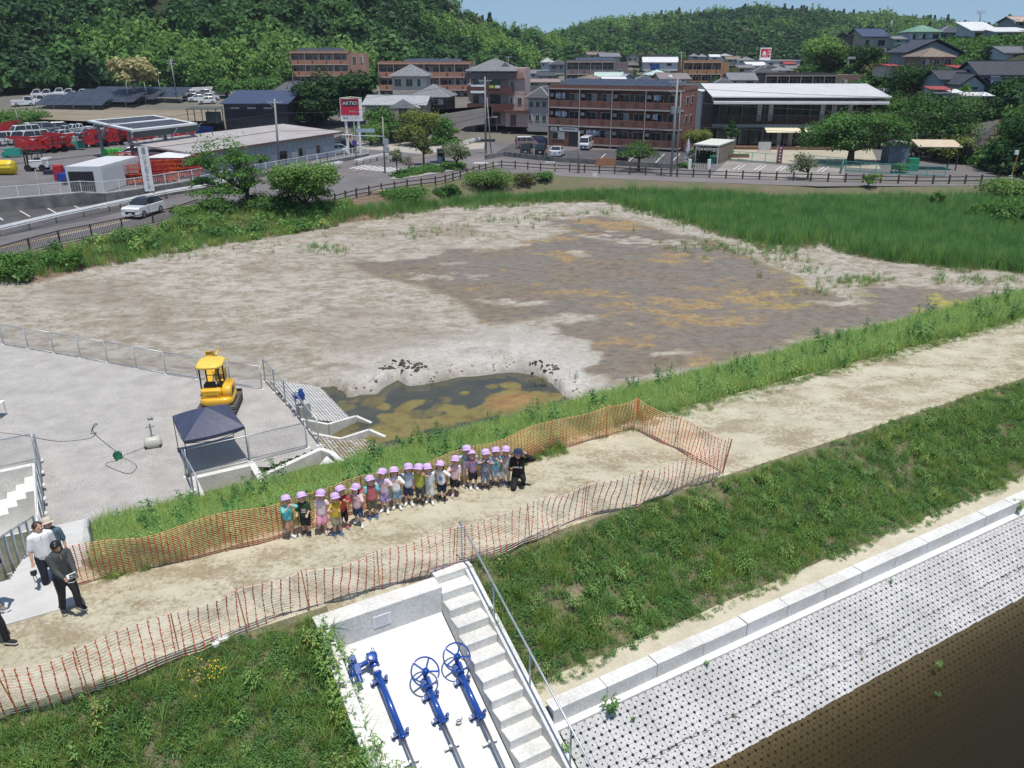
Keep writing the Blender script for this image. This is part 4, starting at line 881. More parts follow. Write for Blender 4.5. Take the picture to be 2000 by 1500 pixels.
def hand(caps, wrist, d, up, s, curl=.25, flip=1):
 """palm, four unequal fingers and a thumb"""
 d = Vector(d).normalized(); up = Vector(up); sd = d.cross(up).normalized() * flip; nrm = sd.cross(d)
 pc_ = wrist + d * s * .9; caps.append((wrist, pc_, s * .30, s * .40))
 for k, (o, l) in enumerate(((-.42, .85), (-.15, 1.0), (.13, .95), (.40, .72))):
  a = pc_ + sd * o * s + d * .12 * s; b = a + (d * (1 - curl) + nrm * curl + sd * o * .25) * l * s * .55; c = b + (d * (1 - curl * 2) + nrm * curl * 1.8 + sd * o * .2) * l * s * .45
  caps.append((a, b, s * .14, s * .125)); caps.append((b, c, s * .125, s * .10))
 a = wrist + d * s * .35 - sd * .35 * s; b = a + (-sd * .75 + d * .45) * s * .55; caps.append((a, b, s * .17, s * .14)); caps.append((b, b + (d * .8 - sd * .1) * s * .4, s * .14, s * .11))
def person(lab, loc, yaw, Hh, sp, group=None):
 """sp: adult, top, bottom, shoe, hair, hat, hands, legs, pose"""
 g = sp.get; ad = g('adult', 0); r = thing('person', lab, 'person', loc, yaw, group); sk_ = g('skin', skin)
 if ad: hr_, hz, nz, sz, sx, pz, px_, kz, az, ua, fa = .064, .930, .855, .815, .108, .50, .052, .275, .045, .165, .145
 else: hr_, hz, nz, sz, sx, pz, px_, kz, az, ua, fa = .092, .895, .79, .755, .098, .44, .050, .235, .045, .135, .125
 S = Hh; lean = Vector(g('lean', (0, 0, 0)))
 drop = g('drop', 0) * S
 P = Vector((0, 0, pz * S - drop)) + Vector(g('hip', (0, 0, 0))); T = lambda z: P + Vector((0, 0, (z - pz) * S)) + lean * S * (z - pz) / .4
 hd = T(hz) + Vector(g('hoff', (0, 0, 0))); caps = [];
 fat = g('fat', 1.0) * (1.0 if ad else .95)
 # head
 caps += [('b', tuple(hd), hr_ * S, (.86, .93, 1.12)), ('b', tuple(hd + Vector((0, -.35 * hr_ * S, -.42 * hr_ * S))), hr_ * S * .66, (1, .9, .95)), (T(nz - .03), hd - Vector((0, 0, hr_ * S * .5)), .034 * S, .036 * S)]
 py = R(g('pitch', -18)); yw = R(g('look', 0))
 Rm = Euler((py, 0, yw)).to_matrix()
 F = lambda v: hd + Rm @ (Vector(v) * hr_ * S)
 caps.append((F((0, -.88, .05)), F((0, -1.02, -.14)), .07 * hr_ * S, .14 * hr_ * S))
 for s_ in (-1, 1): caps.append((F((s_ * .86, .08, .12)), F((s_ * .86, .08, -.14)), .15 * hr_ * S, .12 * hr_ * S))
 caps += [(T(sz - .02), T(pz + .06), .070 * S * fat, .062 * S * fat), (T(sz) + Vector((-sx * S * .7, 0, 0)), T(sz) + Vector((sx * S * .7, 0, 0)), .040 * S, .040 * S), (P + Vector((-px_ * S, 0, 0)), P + Vector((px_ * S, 0, 0)), .062 * S * fat, .062 * S * fat)]
 shirt = [(T(sz - .015) + Vector((-.03 * S, 0, 0)), T(pz + .05) + Vector((-.022 * S, 0, 0)), .070 * S * fat + .008, .078 * S * fat + .010), (T(sz - .015) + Vector((.03 * S, 0, 0)), T(pz + .05) + Vector((.022 * S, 0, 0)), .070 * S * fat + .008, .078 * S * fat + .010), (T(sz) + Vector((-sx * S * .85, 0, -.005)), T(sz) + Vector((sx * S * .85, 0, -.005)), .042 * S + .006, .042 * S + .006)]
 if g('dress'): shirt += [(T(pz + .05), T(pz - .10), .078 * S + .01, .115 * S), (T(pz - .08) + Vector((-.05 * S, 0, 0)), T(pz - .12) + Vector((.05 * S, 0, 0)), .08 * S, .08 * S)]
 pants = [(P + Vector((-px_ * S * .8, 0, .03 * S)), P + Vector((px_ * S * .8, 0, .03 * S)), .066 * S * fat + .008, .066 * S * fat + .008)]
 hands = g('hands', ((.17, -.02, .40), (-.17, -.02, .40))); slv = g('sleeve', .55)
 shirt_extra = []
 for i, s_ in enumerate((1, -1)):
  sh = T(sz) + Vector((s_ * sx * S, 0, -.01 * S)); ht = Vector(hands[i]) * S; ht.z -= drop if not g('abs') else 0; ht += Vector(g('hip', (0, 0, 0))) * (0 if g('abs') else 1)
  hint = (s_ * 1.0, .35, -.5) if ht.z > sh.z - .12 * S else (s_ * .25, .9, -.1)
  el, ht = elbow(sh, ht, ua * S, fa * S, g('hint', (hint, hint))[i])
  caps.append((sh, el, .030 * S * fat + .001, .024 * S)); caps.append((el, ht, .024 * S, .016 * S))
  d = (ht - el).normalized(); fw = Vector((0, 0, 1)) if ht.z > sh.z - .15 * S else d
  hand(caps, ht, (d * .6 + fw * .6), (0, -1, 0) if 1 else 0, .048 * S if not ad else .040 * S, .22, -s_)
  k = slv; e2 = sh.lerp(el, min(1, k / .55)) if k <= .55 else el
  shirt.append((sh, e2, .040 * S + .004, .037 * S + .006))
  if k > .55: shirt.append((el, el.lerp(ht, min(1, (k - .55) / .45)), .036 * S, .024 * S + .004))
 feet = g('feet', ((.06, -.01, 0), (-.06, -.01, 0))); knees = g('knees', (None, None)); pl = g('plen', .5); sock = g('sock')
 for i, s_ in enumerate((1, -1)):
  hp = P + Vector((s_ * px_ * S, 0, 0)); an = Vector(feet[i]) * S + Vector((0, .015 * S, az * S)); kn = knees[i]
  if kn is None: kn, an = elbow(hp, an, (pz - kz) * S, (kz - az) * S, (s_ * .15, -1, 0))
  else: kn = Vector(kn) * S
  caps.append((hp, kn, .056 * S * fat, .036 * S)); caps.append((kn, an, .036 * S, .021 * S)); caps.append((kn.lerp(an, .3) + Vector((0, .008 * S, 0)), kn.lerp(an, .45), .034 * S, .028 * S))
  fd = Vector(g('footdir', ((s_ * .25, -1, 0),) * 2)[i]).normalized(); hl = an + Vector((0, 0, -az * S * .45)) - fd * .02 * S; toe = an + Vector((0, 0, -az * S * .6)) + fd * .095 * S * (1 if ad else 1.05)
  caps.append((hl, toe, .018 * S, .016 * S))
  sm = MB(); cap_(sm, hl + Vector((0, 0, -.002)), toe, .030 * S, .027 * S, 10); cap_(sm, an + Vector((0, 0, -.005)), an + Vector((0, 0, .03 * S)), .031 * S, .031 * S, 10)
  so_ = sm.obj('shoe', g('shoe'), r, True);
  ms_ = MB(); cap_(ms_, hl + Vector((0, 0, -.013 * S)), toe + Vector((0, 0, -.010 * S)), .031 * S, .028 * S, 10); sq = ms_.obj('sole', g('sole', MATS['white_paint']), so_, True); sq.scale = (1, 1, 1)
  if sock: o = cap_(MB(), an + Vector((0, 0, .01)), an.lerp(kn, sock[1]), .026 * S, .03 * S, 10).obj('sock', sock[0], r, True)
  if pl <= .5: pants.append((hp, hp.lerp(kn, pl * 2 * .92), .062 * S * fat + .006, .058 * S * fat + .004 if not ad else .05 * S))
  else: pants.append((hp, kn, .062 * S * fat + .006, .046 * S)); pants.append((kn, kn.lerp(an, min(.97, (pl - .5) * 2)), .046 * S, .040 * S))
 vx = .0095 if ad else .0082
 blob('body', caps, vx, sk_, r, 1)
 so_ = blob('shirt', shirt, .013, g('top'), r, 2);
 blob('dress_shorts' if g('dress') else ('trousers' if pl > .6 else 'shorts'), pants, .013, g('bottom'), r, 2)
 for s_ in (-1, 1): MB().ball(tuple(F((s_ * .34, -.86, .10))), .085 * hr_ * S, 6, 4, (1.3, .6, .7)).obj('eye', eyem, r)
 MB().ball(tuple(F((0, -.90, -.42))), .14 * hr_ * S, 6, 4, (1.5, .5, .45)).obj('mouth', mouthm, r)
 hm = g('hair', hairm); k = g('long', 0)
 hc = [('b', tuple(F((0, .16, .14))), hr_ * S * 1.05, (.93, .93, 1.05)), (F((-.55, -.42, .62)), F((.55, -.42, .62)), .28 * hr_ * S, .28 * hr_ * S)]
 if k: hc += [(F((-.72, .12, .2)), F((-.74, .2, -.5 - k)), .34 * hr_ * S, .26 * hr_ * S), (F((.72, .12, .2)), F((.74, .2, -.5 - k)), .34 * hr_ * S, .26 * hr_ * S), (F((0, .7, .2)), F((0, .75, -.6 - k)), .5 * hr_ * S, .4 * hr_ * S)]
 blob('hair', hc, .013, hm, r, 1)
 hat = g('hat')
 if hat:
  mb = MB(); n = 16; kind, hmat = hat; Q = Matrix.Translation(hd) @ Rm.to_4x4() @ Matrix.Rotation(R(g('hatpitch', -6)), 4, 'X'); q = hr_ * S
  mb.T = Q
  mb.lathe([(1.13 * q, .30 * q), (1.16 * q, .42 * q), (1.12 * q, .85 * q), (.95 * q, 1.18 * q), (.62 * q, 1.42 * q), (.2 * q, 1.52 * q)], n, (0, .06 * q, 0))
  ho = mb.obj('cap' if kind != 'bucket' else 'hat', hmat, r, True)
  bm_ = MB(); bm_.T = Q
  if kind == 'cap':
   vs = [];
   for j, (rr, zz) in enumerate(((1.08, .40), (1.75, .22))):
    for i in range(9): a = R(-145 + 110 * i / 8) ; vs.append((rr * q * math.cos(a) * (1 if j == 0 else .80), rr * q * math.sin(a), zz * q - (.10 * q * abs(math.cos(a)) if j else 0)))
   vs += [(x, y, z - .05 * q) for x, y, z in vs]
   fs = [(i, i + 1, i + 10, i + 9) for i in range(8)] + [(i + 18, i + 27, i + 28, i + 19) for i in range(8)] + [(i + 9, i + 10, i + 28, i + 27) for i in range(8)]
   bm_.add(vs, fs).obj('brim', hmat, ho, True)
  else: bm_.lathe([(1.05 * q, .42 * q), (1.75 * q, .10 * q), (1.78 * q, .05 * q), (1.05 * q, .34 * q)], 20, (0, .05 * q, 0)).obj('brim', hmat, ho, True)
 return r, so_, S
def C3(n, c, c2=None, s=6, **k): return M(n, c, .85, var=.10, scale=s, col2=c2, **k)
lil = C3('lilac_cotton', (.60, .42, .66)); whs = C3('white_sneaker', (.78, .78, .76));
teal = C3('teal_cotton', (.12, .55, .56)); brn = C3('tan_cotton', (.36, .20, .12)); dgr = C3('dark_green_cotton', (.02, .06, .03)); blk = C3('black_cotton', (.012, .012, .014)); pnk = C3('pink_white_cotton', (.74, .58, .62)); pks = C3('pink_cotton', (.66, .30, .42))
must = C3('mustard_cotton', (.55, .38, .04)); olv = C3('olive_cotton', (.30, .28, .20)); red_ = C3('red_print_cotton', (.42, .05, .04), (.25, .03, .05), 18); ppk = C3('pale_pink_cotton', (.66, .46, .50)); dnm = C3('denim', (.05, .08, .16)); ltd = C3('light_denim', (.25, .36, .48))
ros = C3('rose_cotton', (.48, .13, .15)); cam_ = C3('camouflage_cotton', (.05, .055, .03), (.14, .13, .08), 22); pli = C3('pale_lilac_cotton', (.62, .50, .62)); lis = C3('lilac_shorts_cotton', (.42, .32, .58)); wht = C3('white_cotton', (.80, .80, .80)); lgb = C3('light_grey_blue_cotton', (.48, .54, .62)); nvy = C3('navy_cotton', (.015, .022, .06))
lim = C3('lime_cotton', (.42, .42, .06)); bkp = C3('black_dotted_cotton', (.012, .012, .014), (.10, .10, .10), 40); lgt = C3('light_grey_cotton', (.56, .60, .62)); lgs = C3('grey_white_cotton', (.55, .56, .54)); wst = C3('white_grey_striped_cotton', (.72, .74, .74), (.30, .34, .38), 12); bei = C3('beige_cotton', (.50, .42, .33))
tie = C3('tie_dye_cotton', (.55, .20, .22), (.10, .22, .45), 14); npt = C3('navy_leaf_print_cotton', (.02, .03, .08), (.35, .38, .45), 26); lbl = C3('sky_blue_cotton', (.22, .46, .66)); gbl = C3('grey_blue_cotton', (.33, .37, .44)); bgp = C3('beige_grey_print_cotton', (.20, .16, .14), (.62, .58, .56), 20)
bls = C3('blue_sneaker', (.04, .12, .30)); rds = C3('red_white_sneaker', (.45, .10, .12)); pkk = C3('pink_sneaker', (.72, .45, .48)); bks = C3('black_sneaker', (.02, .02, .022)); nvs = C3('navy_sneaker', (.03, .05, .16))
FA, FB = (.055, -.14, .80), (-.055, -.14, .80); DN, DM = (.17, -.03, .40), (-.17, -.03, .40); CH = (-.03, -.13, .62); PC = (.13, -.10, .80); PD = (-.13, -.10, .80)
def lift(s, y=.12, z=.20): return {'feet': ((.05, -.02, 0), (-.07, y, z)) if s < 0 else ((.07, y, z), (-.05, -.02, 0)), 'knees': ((None, (-.06, -.09, .25)) if s < 0 else ((.06, -.09, .25), None))}
KIDS = [
 (566, 1052, 1.04, teal, brn, whs, dict(hands=(FA, (-.02, -.13, .78)), **lift(-1, .10, .16), look=-15), 'leftmost child of the row in a teal tee and tan shorts, one leg kicked back'),
 (600, 1046, 1.05, dgr, blk, bks, dict(hands=((.08, -.13, .56), (-.14, -.14, .58)), look=25), 'child in a dark green tee with pale print and black shorts, arms folded in front'),
 (632, 1043, 1.07, pnk, pks, pkk, dict(hands=((.26, -.12, .52), (-.13, -.15, .42)), **lift(-1, .06, .14), look=-10, sleeve=.25, dress=0), 'child in a pale pink top and pink shorts with one knee raised'),
 (659, 1046, 1.02, must, olv, bls, dict(hands=((.03, -.16, .62), (-.12, -.16, .70)), sleeve=.1, look=-8), 'child in a mustard yellow vest and olive shorts holding up both hands'),
 (672, 1034, 1.07, red_, blk, rds, dict(hands=((.04, -.13, .70), (-.10, -.12, .66)), look=10, plen=.62), 'child in a dark red printed tee and long black shorts, close behind the yellow vest'),
 (701, 1028, 1.04, ppk, dnm, whs, dict(hands=((.05, -.15, .72), (-.10, -.12, .58)), long=.5, look=-18, feet=((.10, -.06, 0), (-.07, .10, .0))), 'child with long black hair, pale pink tee and denim shorts beside the rose tee'),
 (728, 1014, 1.08, ros, cam_, bls, dict(hands=((.17, -.04, .40), (-.20, -.14, .66)), look=5), 'child in a rose tee with teal sleeves and camouflage shorts, standing straight'),
 (753, 1001, 1.10, pli, lis, whs, dict(hands=((.10, -.15, .70), (-.05, -.14, .70)), look=-12), 'child in a long pale lilac top and lilac shorts, hands below the chin'),
 (776, 995, 1.07, wht, ltd, whs, dict(hands=((.07, -.15, .70), (-.06, -.14, .74)), long=.2, look=0), 'child with bobbed black hair, white top and light denim shorts'),
 (799, 987, 1.06, lgb, nvy, whs, dict(hands=(DN, (-.13, -.06, .84)), long=.2, sleeve=.3, look=8), 'child in a light grey blue tee and navy shorts, one hand up beside the cap'),
 (822, 987, 1.05, lim, bkp, bks, dict(hands=(PC, DM), sleeve=.1, plen=.6, look=0), 'child in a lime yellow vest and dotted black shorts'),
 (840, 984, 1.02, lgt, lgs, whs, dict(hands=((.13, -.02, .42), (-.10, -.14, .80)), look=18, plen=.5), 'child in a light grey tee and grey white shorts, fingers held at the eye'),
 (864, 980, 1.04, wht, nvy, bks, dict(hands=((.11, -.14, .76), (-.11, -.14, .76)), long=.3, look=0, sock=(C3('black_sock', (.012, .012, .014)), .75)), 'child in a white tee with blue print, navy shorts and black knee socks'),
 (889, 970, 1.05, ppk, blk, pkk, dict(hands=((.10, -.16, .42), (-.05, -.15, .74)), **lift(1, .14, .12), look=-14), 'child in a pale pink tee and black shorts, one leg bent out sideways'),
 (913, 952, 1.10, wst, bei, whs, dict(hands=((.11, -.10, .82), (-.26, -.04, .80)), look=4), 'child in a grey and white striped top and beige shorts, one elbow stuck out'),
 (924, 956, 1.02, tie, blk, whs, dict(hands=((.10, -.15, .64), (-.17, -.05, .42)), look=-10, pitch=-34), 'child in a blue and red tie dyed tee and black shorts, chin lifted high'),
 (948, 957, 1.06, npt, npt, bks, dict(hands=((.08, -.15, .74), (-.06, -.15, .78)), look=6, dress=0, plen=.6), 'child in a navy leaf print outfit, hands at the mouth, beside the sky blue tee'),
 (968, 951, 1.04, lbl, gbl, bks, dict(hands=((.03, -.14, .74), (-.10, -.13, .78)), look=-6, sleeve=.1), 'child in a sky blue vest with green print and grey blue shorts'),
 (988, 949, 1.04, bgp, bgp, nvs, dict(hands=((.17, -.04, .42), (-.13, -.12, .84)), look=-4, plen=.6), 'rightmost child in a beige and grey printed outfit beside the kneeling woman'),
]
for i, (px, py, Hh, tp, bt, sh, ex_, lab) in enumerate(KIDS):
 p = G(px, py - 3, 5.02); yaw = math.atan2(-p.x, p.y) + rnd.uniform(-.4, .45)
 sp = dict(top=tp, bottom=bt, shoe=sh, hat=('cap', lil), pitch=rnd.uniform(-28, -12), lean=(rnd.uniform(-.025, .025), -.01, 0), fat=rnd.uniform(.92, 1.08), plen=.42, feet=((.06, -.01 - .03 * (i % 2), 0), (-.06, -.01 + .02 * (i % 3), 0))); sp.update(ex_)
 r, so_, S = person(lab, p, yaw, Hh, sp, 'children in lilac caps lined up on the path')
 if tp in (dgr, lbl, wht) and bt != ltd:
  c = {dgr: (.55, .42, .42), lbl: (.12, .30, .14), wht: (.06, .12, .42)}[tp]
  mb = MB()
  for k in range(3): mb.box((0, -.078 * S - .018 , (.66 - .035 * k) * S), ((.10 - .02 * (k % 2)) * S, .006, .022 * S))
  mb.obj('shirt_print', C3('print_%d' % i, c), so_)
 if tp == ros:
  for s_ in (-1, 1):
   sh_ = Vector((s_ * .098 * S, 0, .75 * S)); cap_(MB(), sh_, sh_ + Vector((s_ * .05, -.02, -.06 * S * 1.3)), .046 * S + .005, .044 * S + .006).obj('teal_sleeve', teal, r, True)
# kneeling woman
p = G(1012, 948, 5.02); hb = ('bucket', C3('navy_hat_cotton', (.02, .035, .09)))
W = 1.5
r, so_, S = person('woman in black with a navy bucket hat kneeling at the right end of the row', p, math.atan2(-p.x, p.y) - .1, W,
  dict(adult=1, top=blk, bottom=blk, shoe=bks, hat=hb, long=.25, pitch=-15, look=-5, abs=1, sleeve=1.0, plen=.98, drop=.33, hip=(0, .08, 0),
       hands=((.13, -.05, .60), (-.10, -.13, .36)), hint=((1.4, .1, -1.2), (-.3, .9, -.3)), knees=((.10, -.12, .20), (-.06, -.16, .035)), feet=((.08, .06, 0), (-.05, .18, .0)), lean=(0, -.08, 0)))
for k, (t_, z_) in enumerate((('HOME GR', .39),)): text('shirt_lettering', t_, .055, wht, r, (0, -.155 - .004 * k, z_ * W + .0), (R(86), 0, 0), .003)
# men at the left
gj = C3('charcoal_jacket', (.055, .06, .06)); dtr = C3('charcoal_trousers', (.030, .032, .035))
p = G(140, 1192, 5.02)
r, _, S = person('man in a charcoal jacket looking down at a white drone controller, net behind him', p, R(52), 1.56, dict(adult=1, top=gj, bottom=dtr, shoe=bks, skin=skin2, sleeve=.95, plen=.97, pitch=22, look=10, fat=1.12, abs=1, hands=((.06, -.24, .62), (-.07, -.22, .61)), feet=((.09, -.05, 0), (-.07, .05, 0))))
ct = thing('drone_controller', 'white drone controller with phone held by the man in the charcoal jacket', 'drone controller'); ct.location = p; ct.rotation_euler = (0, 0, R(52))
ct.scale = (.9, .9, .9); MB().box((0, -.48, 1.10), (.20, .11, .045), rx=.5).obj('body', whs, ct, bev=.012); MB().box((0, -.56, 1.15), (.16, .08, .012), rx=.5).obj('phone', black, ct)
for s_ in (-.06, .06): MB().tube([(s_, -.52, 1.13), (s_, -.66, 1.20)], .008, 6).obj('antenna', whs, ct)
MB().tube([(.08, -.50, 1.09), (.14, -.42, .95), (.05, -.36, .86), (-.06, -.36, .90), (-.10, -.48, 1.07)], .006, 5).obj('neck_cord', whs, ct)
p = G(104, 1150, 4.86)
person('man in a loose white tee and dark trousers looking toward the children', p, R(40), 1.58, dict(adult=1, top=wht, bottom=C3('dark_navy_trousers', (.015, .018, .03)), shoe=bks, hair=hairb, sleeve=.5, plen=.97, pitch=-4, look=25, fat=1.12, hands=((.15, -.02, .44), (-.17, -.08, .42))))
q = thing('camera', 'black camera on a strap hanging from the hand of the man in white', 'camera'); q.location = p; q.rotation_euler = (0, 0, R(40)); q.scale = (.9, .9, .9)
MB().box((-.30, -.16, .66), (.13, .07, .09)).tube([(-.30, -.18, .66), (-.30, -.28, .66)], .035, 10).obj('body', black, q, bev=.01); MB().tube([(-.30, -.15, .70), (-.26, -.14, .45), (-.31, -.13, .38), (-.34, -.15, .68)], .008, 5).obj('strap', black, q)
p = G(120, 1132, 4.9)
person('person in a pale sun hat and brown trousers standing hidden behind the two men', p, R(20), 1.46, dict(adult=1, top=C3('grey_blue_shirt', (.10, .16, .20)), bottom=C3('brown_trousers', (.14, .09, .07)), shoe=C3('brown_shoe', (.12, .08, .06)), hat=('bucket', C3('straw_cotton', (.55, .48, .38))), plen=.97, sleeve=.5, look=30))
p = G(-12, 1196, 5.02)
r, _, _ = person('man in navy and black with grey boots holding a phone at the left edge', p, R(62), 1.56, dict(adult=1, top=C3('navy_shirt', (.012, .02, .06)), bottom=blk, shoe=C3('grey_boot', (.22, .20, .18)), skin=skin2, plen=.9, fat=1.2, pitch=15, abs=1, hands=((.05, -.22, .70), (-.05, -.24, .68)), sock=(C3('grey_boot_shaft', (.24, .23, .21)), .5)))
o = MB().box((0, -.50, 1.26), (.08, .012, .15), rx=.4).obj('phone', C3('red_brown_phone', (.10, .02, .02))); o.location = p; o.rotation_euler = (0, 0, R(62)); tag(o, 'dark red phone held up by the man at the left edge', 'phone')
p = G(-8, 1262, 5.02); person('man in black with black shoes standing at the left edge below the booted man', p, R(70), 1.56, dict(adult=1, top=blk, bottom=C3('black_trousers', (.012, .012, .016)), shoe=bks, plen=.97, sleeve=.9, feet=((.08, -.12, 0), (-.08, .08, 0))))
p = G(-42, 1330, 5.02); person('person in dark clothes mostly outside the left edge near the front net', p, R(80), 1.55, dict(adult=1, top=nvy, bottom=MATS['black_trousers'], shoe=bks, plen=.97, sleeve=.9))
# plants
def blades(n, r, h0, h1, w, lean, seed, seg=3, curve=.5):
 q = random.Random(seed); mb = MB()
 for i in range(n):
  a = q.random() * 6.283; rr = r * math.sqrt(q.random()); b = Vector((rr * math.cos(a), rr * math.sin(a), -.02)); az = q.random() * 6.283
  h = q.uniform(h0, h1); d = Vector((math.cos(az), math.sin(az), 0)); sd = Vector((-d.y, d.x, 0)); L = q.uniform(lean * .3, lean); vs = []
  for k in range(seg + 1):
   t = k / seg; c = b + d * L * h * (t ** (1 + curve)) + Vector((0, 0, h * (t - .25 * L * t * t))); ww = w * (1 - t) ** .6 * (.6 if k == 0 else 1)
   if k == seg: vs.append(c)
   else: vs += [c - sd * ww, c + sd * ww]
  fs = [(2 * k, 2 * k + 1, 2 * k + 3, 2 * k + 2) for k in range(seg - 1)] + [(2 * seg - 2, 2 * seg - 1, 2 * seg)]
  mb.add(vs, fs)
 return mb
def weed(n, h, lw, ll, seed, stems=3):
 q = random.Random(seed); mb = MB()
 for s_ in range(stems):
  a = q.random() * 6.283; top = Vector((math.cos(a) * h * .35, math.sin(a) * h * .35, h * q.uniform(.75, 1)))
  mb.bar((0, 0, 0), top, .006)
  for i in range(n):
   t = .25 + .75 * i / n; c = top * t; b = i * 2.4 + q.random() * .5; d = Vector((math.cos(b), math.sin(b), q.uniform(-.1, .55))).normalized(); sd = d.cross(Vector((0, 0, 1))).normalized(); l = ll * (1.15 - .5 * t) * q.uniform(.8, 1.2)
   p1_ = c + d * l * .45 + Vector((0, 0, .01)); p2_ = c + d * l + Vector((0, 0, -l * .35))
   mb.add([c, p1_ - sd * lw, p1_ + sd * lw, p2_], [(0, 1, 3, 2)] if 0 else [(0, 1, 2), (1, 3, 2)])
 return mb
def clover(n, r, h, s, seed):
 q = random.Random(seed); mb = MB()
 for i in range(n):
  a = q.random() * 6.283; rr = r * math.sqrt(q.random()); c = Vector((rr * math.cos(a), rr * math.sin(a), h * (1 - (rr / r) ** 2 * .6) * q.uniform(.4, 1)))
  n_ = Vector((q.gauss(0, .5), q.gauss(0, .5), 1)).normalized(); u = n_.cross(Vector((math.cos(a), math.sin(a), 0))).normalized(); v = n_.cross(u); z = s * q.uniform(.6, 1.3)
  mb.add([c - u * z, c - v * z * .6, c + u * z, c + v * z * .6], [(0, 1, 2, 3)])
 return mb
def scatter(name, P, rotz, scl, idx, variants, tilt=.12, kind='stuff', label=None):
 """plants instanced on points"""
 n = len(P); me = bpy.data.meshes.new(name); me.vertices.add(n); me.vertices.foreach_set('co', np.asarray(P, np.float32).ravel())
 rot = np.stack([rs.normal(0, tilt, n), rs.normal(0, tilt, n), rotz], -1).astype(np.float32)
 a = me.attributes.new('rot', 'FLOAT_VECTOR', 'POINT'); a.data.foreach_set('vector', rot.ravel())
 a = me.attributes.new('scl', 'FLOAT', 'POINT'); a.data.foreach_set('value', np.asarray(scl, np.float32))
 a = me.attributes.new('idx', 'INT', 'POINT'); a.data.foreach_set('value', np.asarray(idx, np.int32))
 me.update(); o = link(name, me)
 ng = bpy.data.node_groups.new(name + '_nodes', 'GeometryNodeTree')
 ng.interface.new_socket('Geometry', in_out='INPUT', socket_type='NodeSocketGeometry'); ng.interface.new_socket('Geometry', in_out='OUTPUT', socket_type='NodeSocketGeometry')
 gi = ng.nodes.new('NodeGroupInput'); go = ng.nodes.new('NodeGroupOutput'); jn = ng.nodes.new('GeometryNodeJoinGeometry')
 for m, v in enumerate(reversed(variants)):
  src = bpy.data.objects.new('%s_%s_source' % (name, 'abcdefghij'[m]), v)
  oi = ng.nodes.new('GeometryNodeObjectInfo'); oi.inputs['Object'].default_value = src; oi.inputs['As Instance'].default_value = True
  ng.links.new(oi.outputs['Geometry'], jn.inputs[0])
 ip = ng.nodes.new('GeometryNodeInstanceOnPoints'); ip.inputs['Pick Instance'].default_value = True
 def na(nm, ty):
  q = ng.nodes.new('GeometryNodeInputNamedAttribute'); q.data_type = ty; q.inputs['Name'].default_value = nm; return [s_ for s_ in q.outputs if s_.name == 'Attribute' and s_.enabled][0]
 ng.links.new(gi.outputs[0], ip.inputs['Points']); ng.links.new(jn.outputs[0], ip.inputs['Instance']); ng.links.new(na('idx', 'INT'), ip.inputs['Instance Index'])
 ng.links.new(na('rot', 'FLOAT_VECTOR'), ip.inputs['Rotation']); ng.links.new(na('scl', 'FLOAT'), ip.inputs['Scale']); ng.links.new(ip.outputs[0], go.inputs[0])
 md = o.modifiers.new('plants', 'NODES'); md.node_group = ng; tag(o, kind=kind); return o
gA = leafmat('grass_leaf', (0.072, 0.151, 0.033), (0.315, 0.461, 0.102), .35, .9, .2, c3=(.26, .30, .08))
gB = leafmat('clover_leaf', (0.040, 0.120, 0.036), (0.138, 0.284, 0.078), .3, .7, .2)
gC = leafmat('weed_leaf', (0.097, 0.227, 0.051), (0.312, 0.487, 0.151), .35, 1.2, .2, c3=(.35, .34, .08))
gD = leafmat('dry_grass_leaf', (.20, .14, .07), (.38, .31, .17), .3, 1.2, .2)
gR = leafmat('reed_leaf', (0.087, 0.248, 0.061), (0.266, 0.460, 0.150), .45, .3, .28, c3=(.34, .48, .12))
def lvpts(n, s0, s1, t0, t1, zf):
 s = rs.uniform(s0, s1, n); t = rs.uniform(t0, t1, n); return s, t
def lvz(t):
 return np.where(t < TB, 5 + (t - TB) * .436, np.where(t < TF, 5, np.where(t < -10.5, 5 - (t - TF) * .519, 3.65 - (t + 10.5) * .1)))
def xyz(s, t, z): return np.stack([s * CA + t * SA, s * SA - t * CA, z], -1)
ctrl = lambda s, t, c: (fbm(s, t, c, 4, 61))
# front slope, right of the steps and left of the slab
fr = []; idx = []; sc_ = []
V_ = [clover(70, .15, .09, .018, 1).mesh('c', gB), clover(60, .13, .12, .022, 2).mesh('c', gB), blades(26, .13, .12, .26, .005, .9, 3).mesh('g', gA), blades(20, .10, .25, .48, .006, .8, 4).mesh('g', gA), weed(11, .42, .013, .12, 5, 4).mesh('w', gC), weed(9, .32, .015, .10, 6, 3).mesh('w', gC), blades(18, .14, .10, .22, .004, 1.1, 7).mesh('d', gD), blades(9, .05, .35, .62, .008, .7, 8).mesh('g', gC)]
def frontpatch(s0, s1, t0, t1, dens, edge_hi, edge_lo):
 A = (s1 - s0) * (t1 - t0); n = int(A * dens); s = rs.uniform(s0, s1, n); t = rs.uniform(t0, t1, n)
 w1 = ctrl(s, t, 1.6); bare = fbm(s, t, 1.1, 3, 66)
 keep = (t > edge_hi + (w1 - .5) * .55) & (t < edge_lo + (fbm(s, t * 0, 1.3, 3, 67) - .5) * .7) & ~((bare > .71) & (rs.rand(n) < .7))
 s, t, w1 = s[keep], t[keep], w1[keep]; m = len(s); u = rs.rand(m); z = fbm(s, t, 2.2, 3, 68)
 k = np.select([u < .50 * np.clip(1.7 - z * 1.3, .2, 1.4), u < .85, u < .92, u < .932, u < .942, u < .982], [rs.randint(0, 2, m), np.full(m, 2), np.full(m, 3), np.full(m, 4), np.full(m, 5), np.full(m, 6)], 7)
 e = np.minimum(t - edge_hi, edge_lo - t); scl = rs.uniform(.65, 1.2, m) * np.clip(.45 + e * 1.2, .4, 1); return xyz(s, t, lvz(t)), k, scl
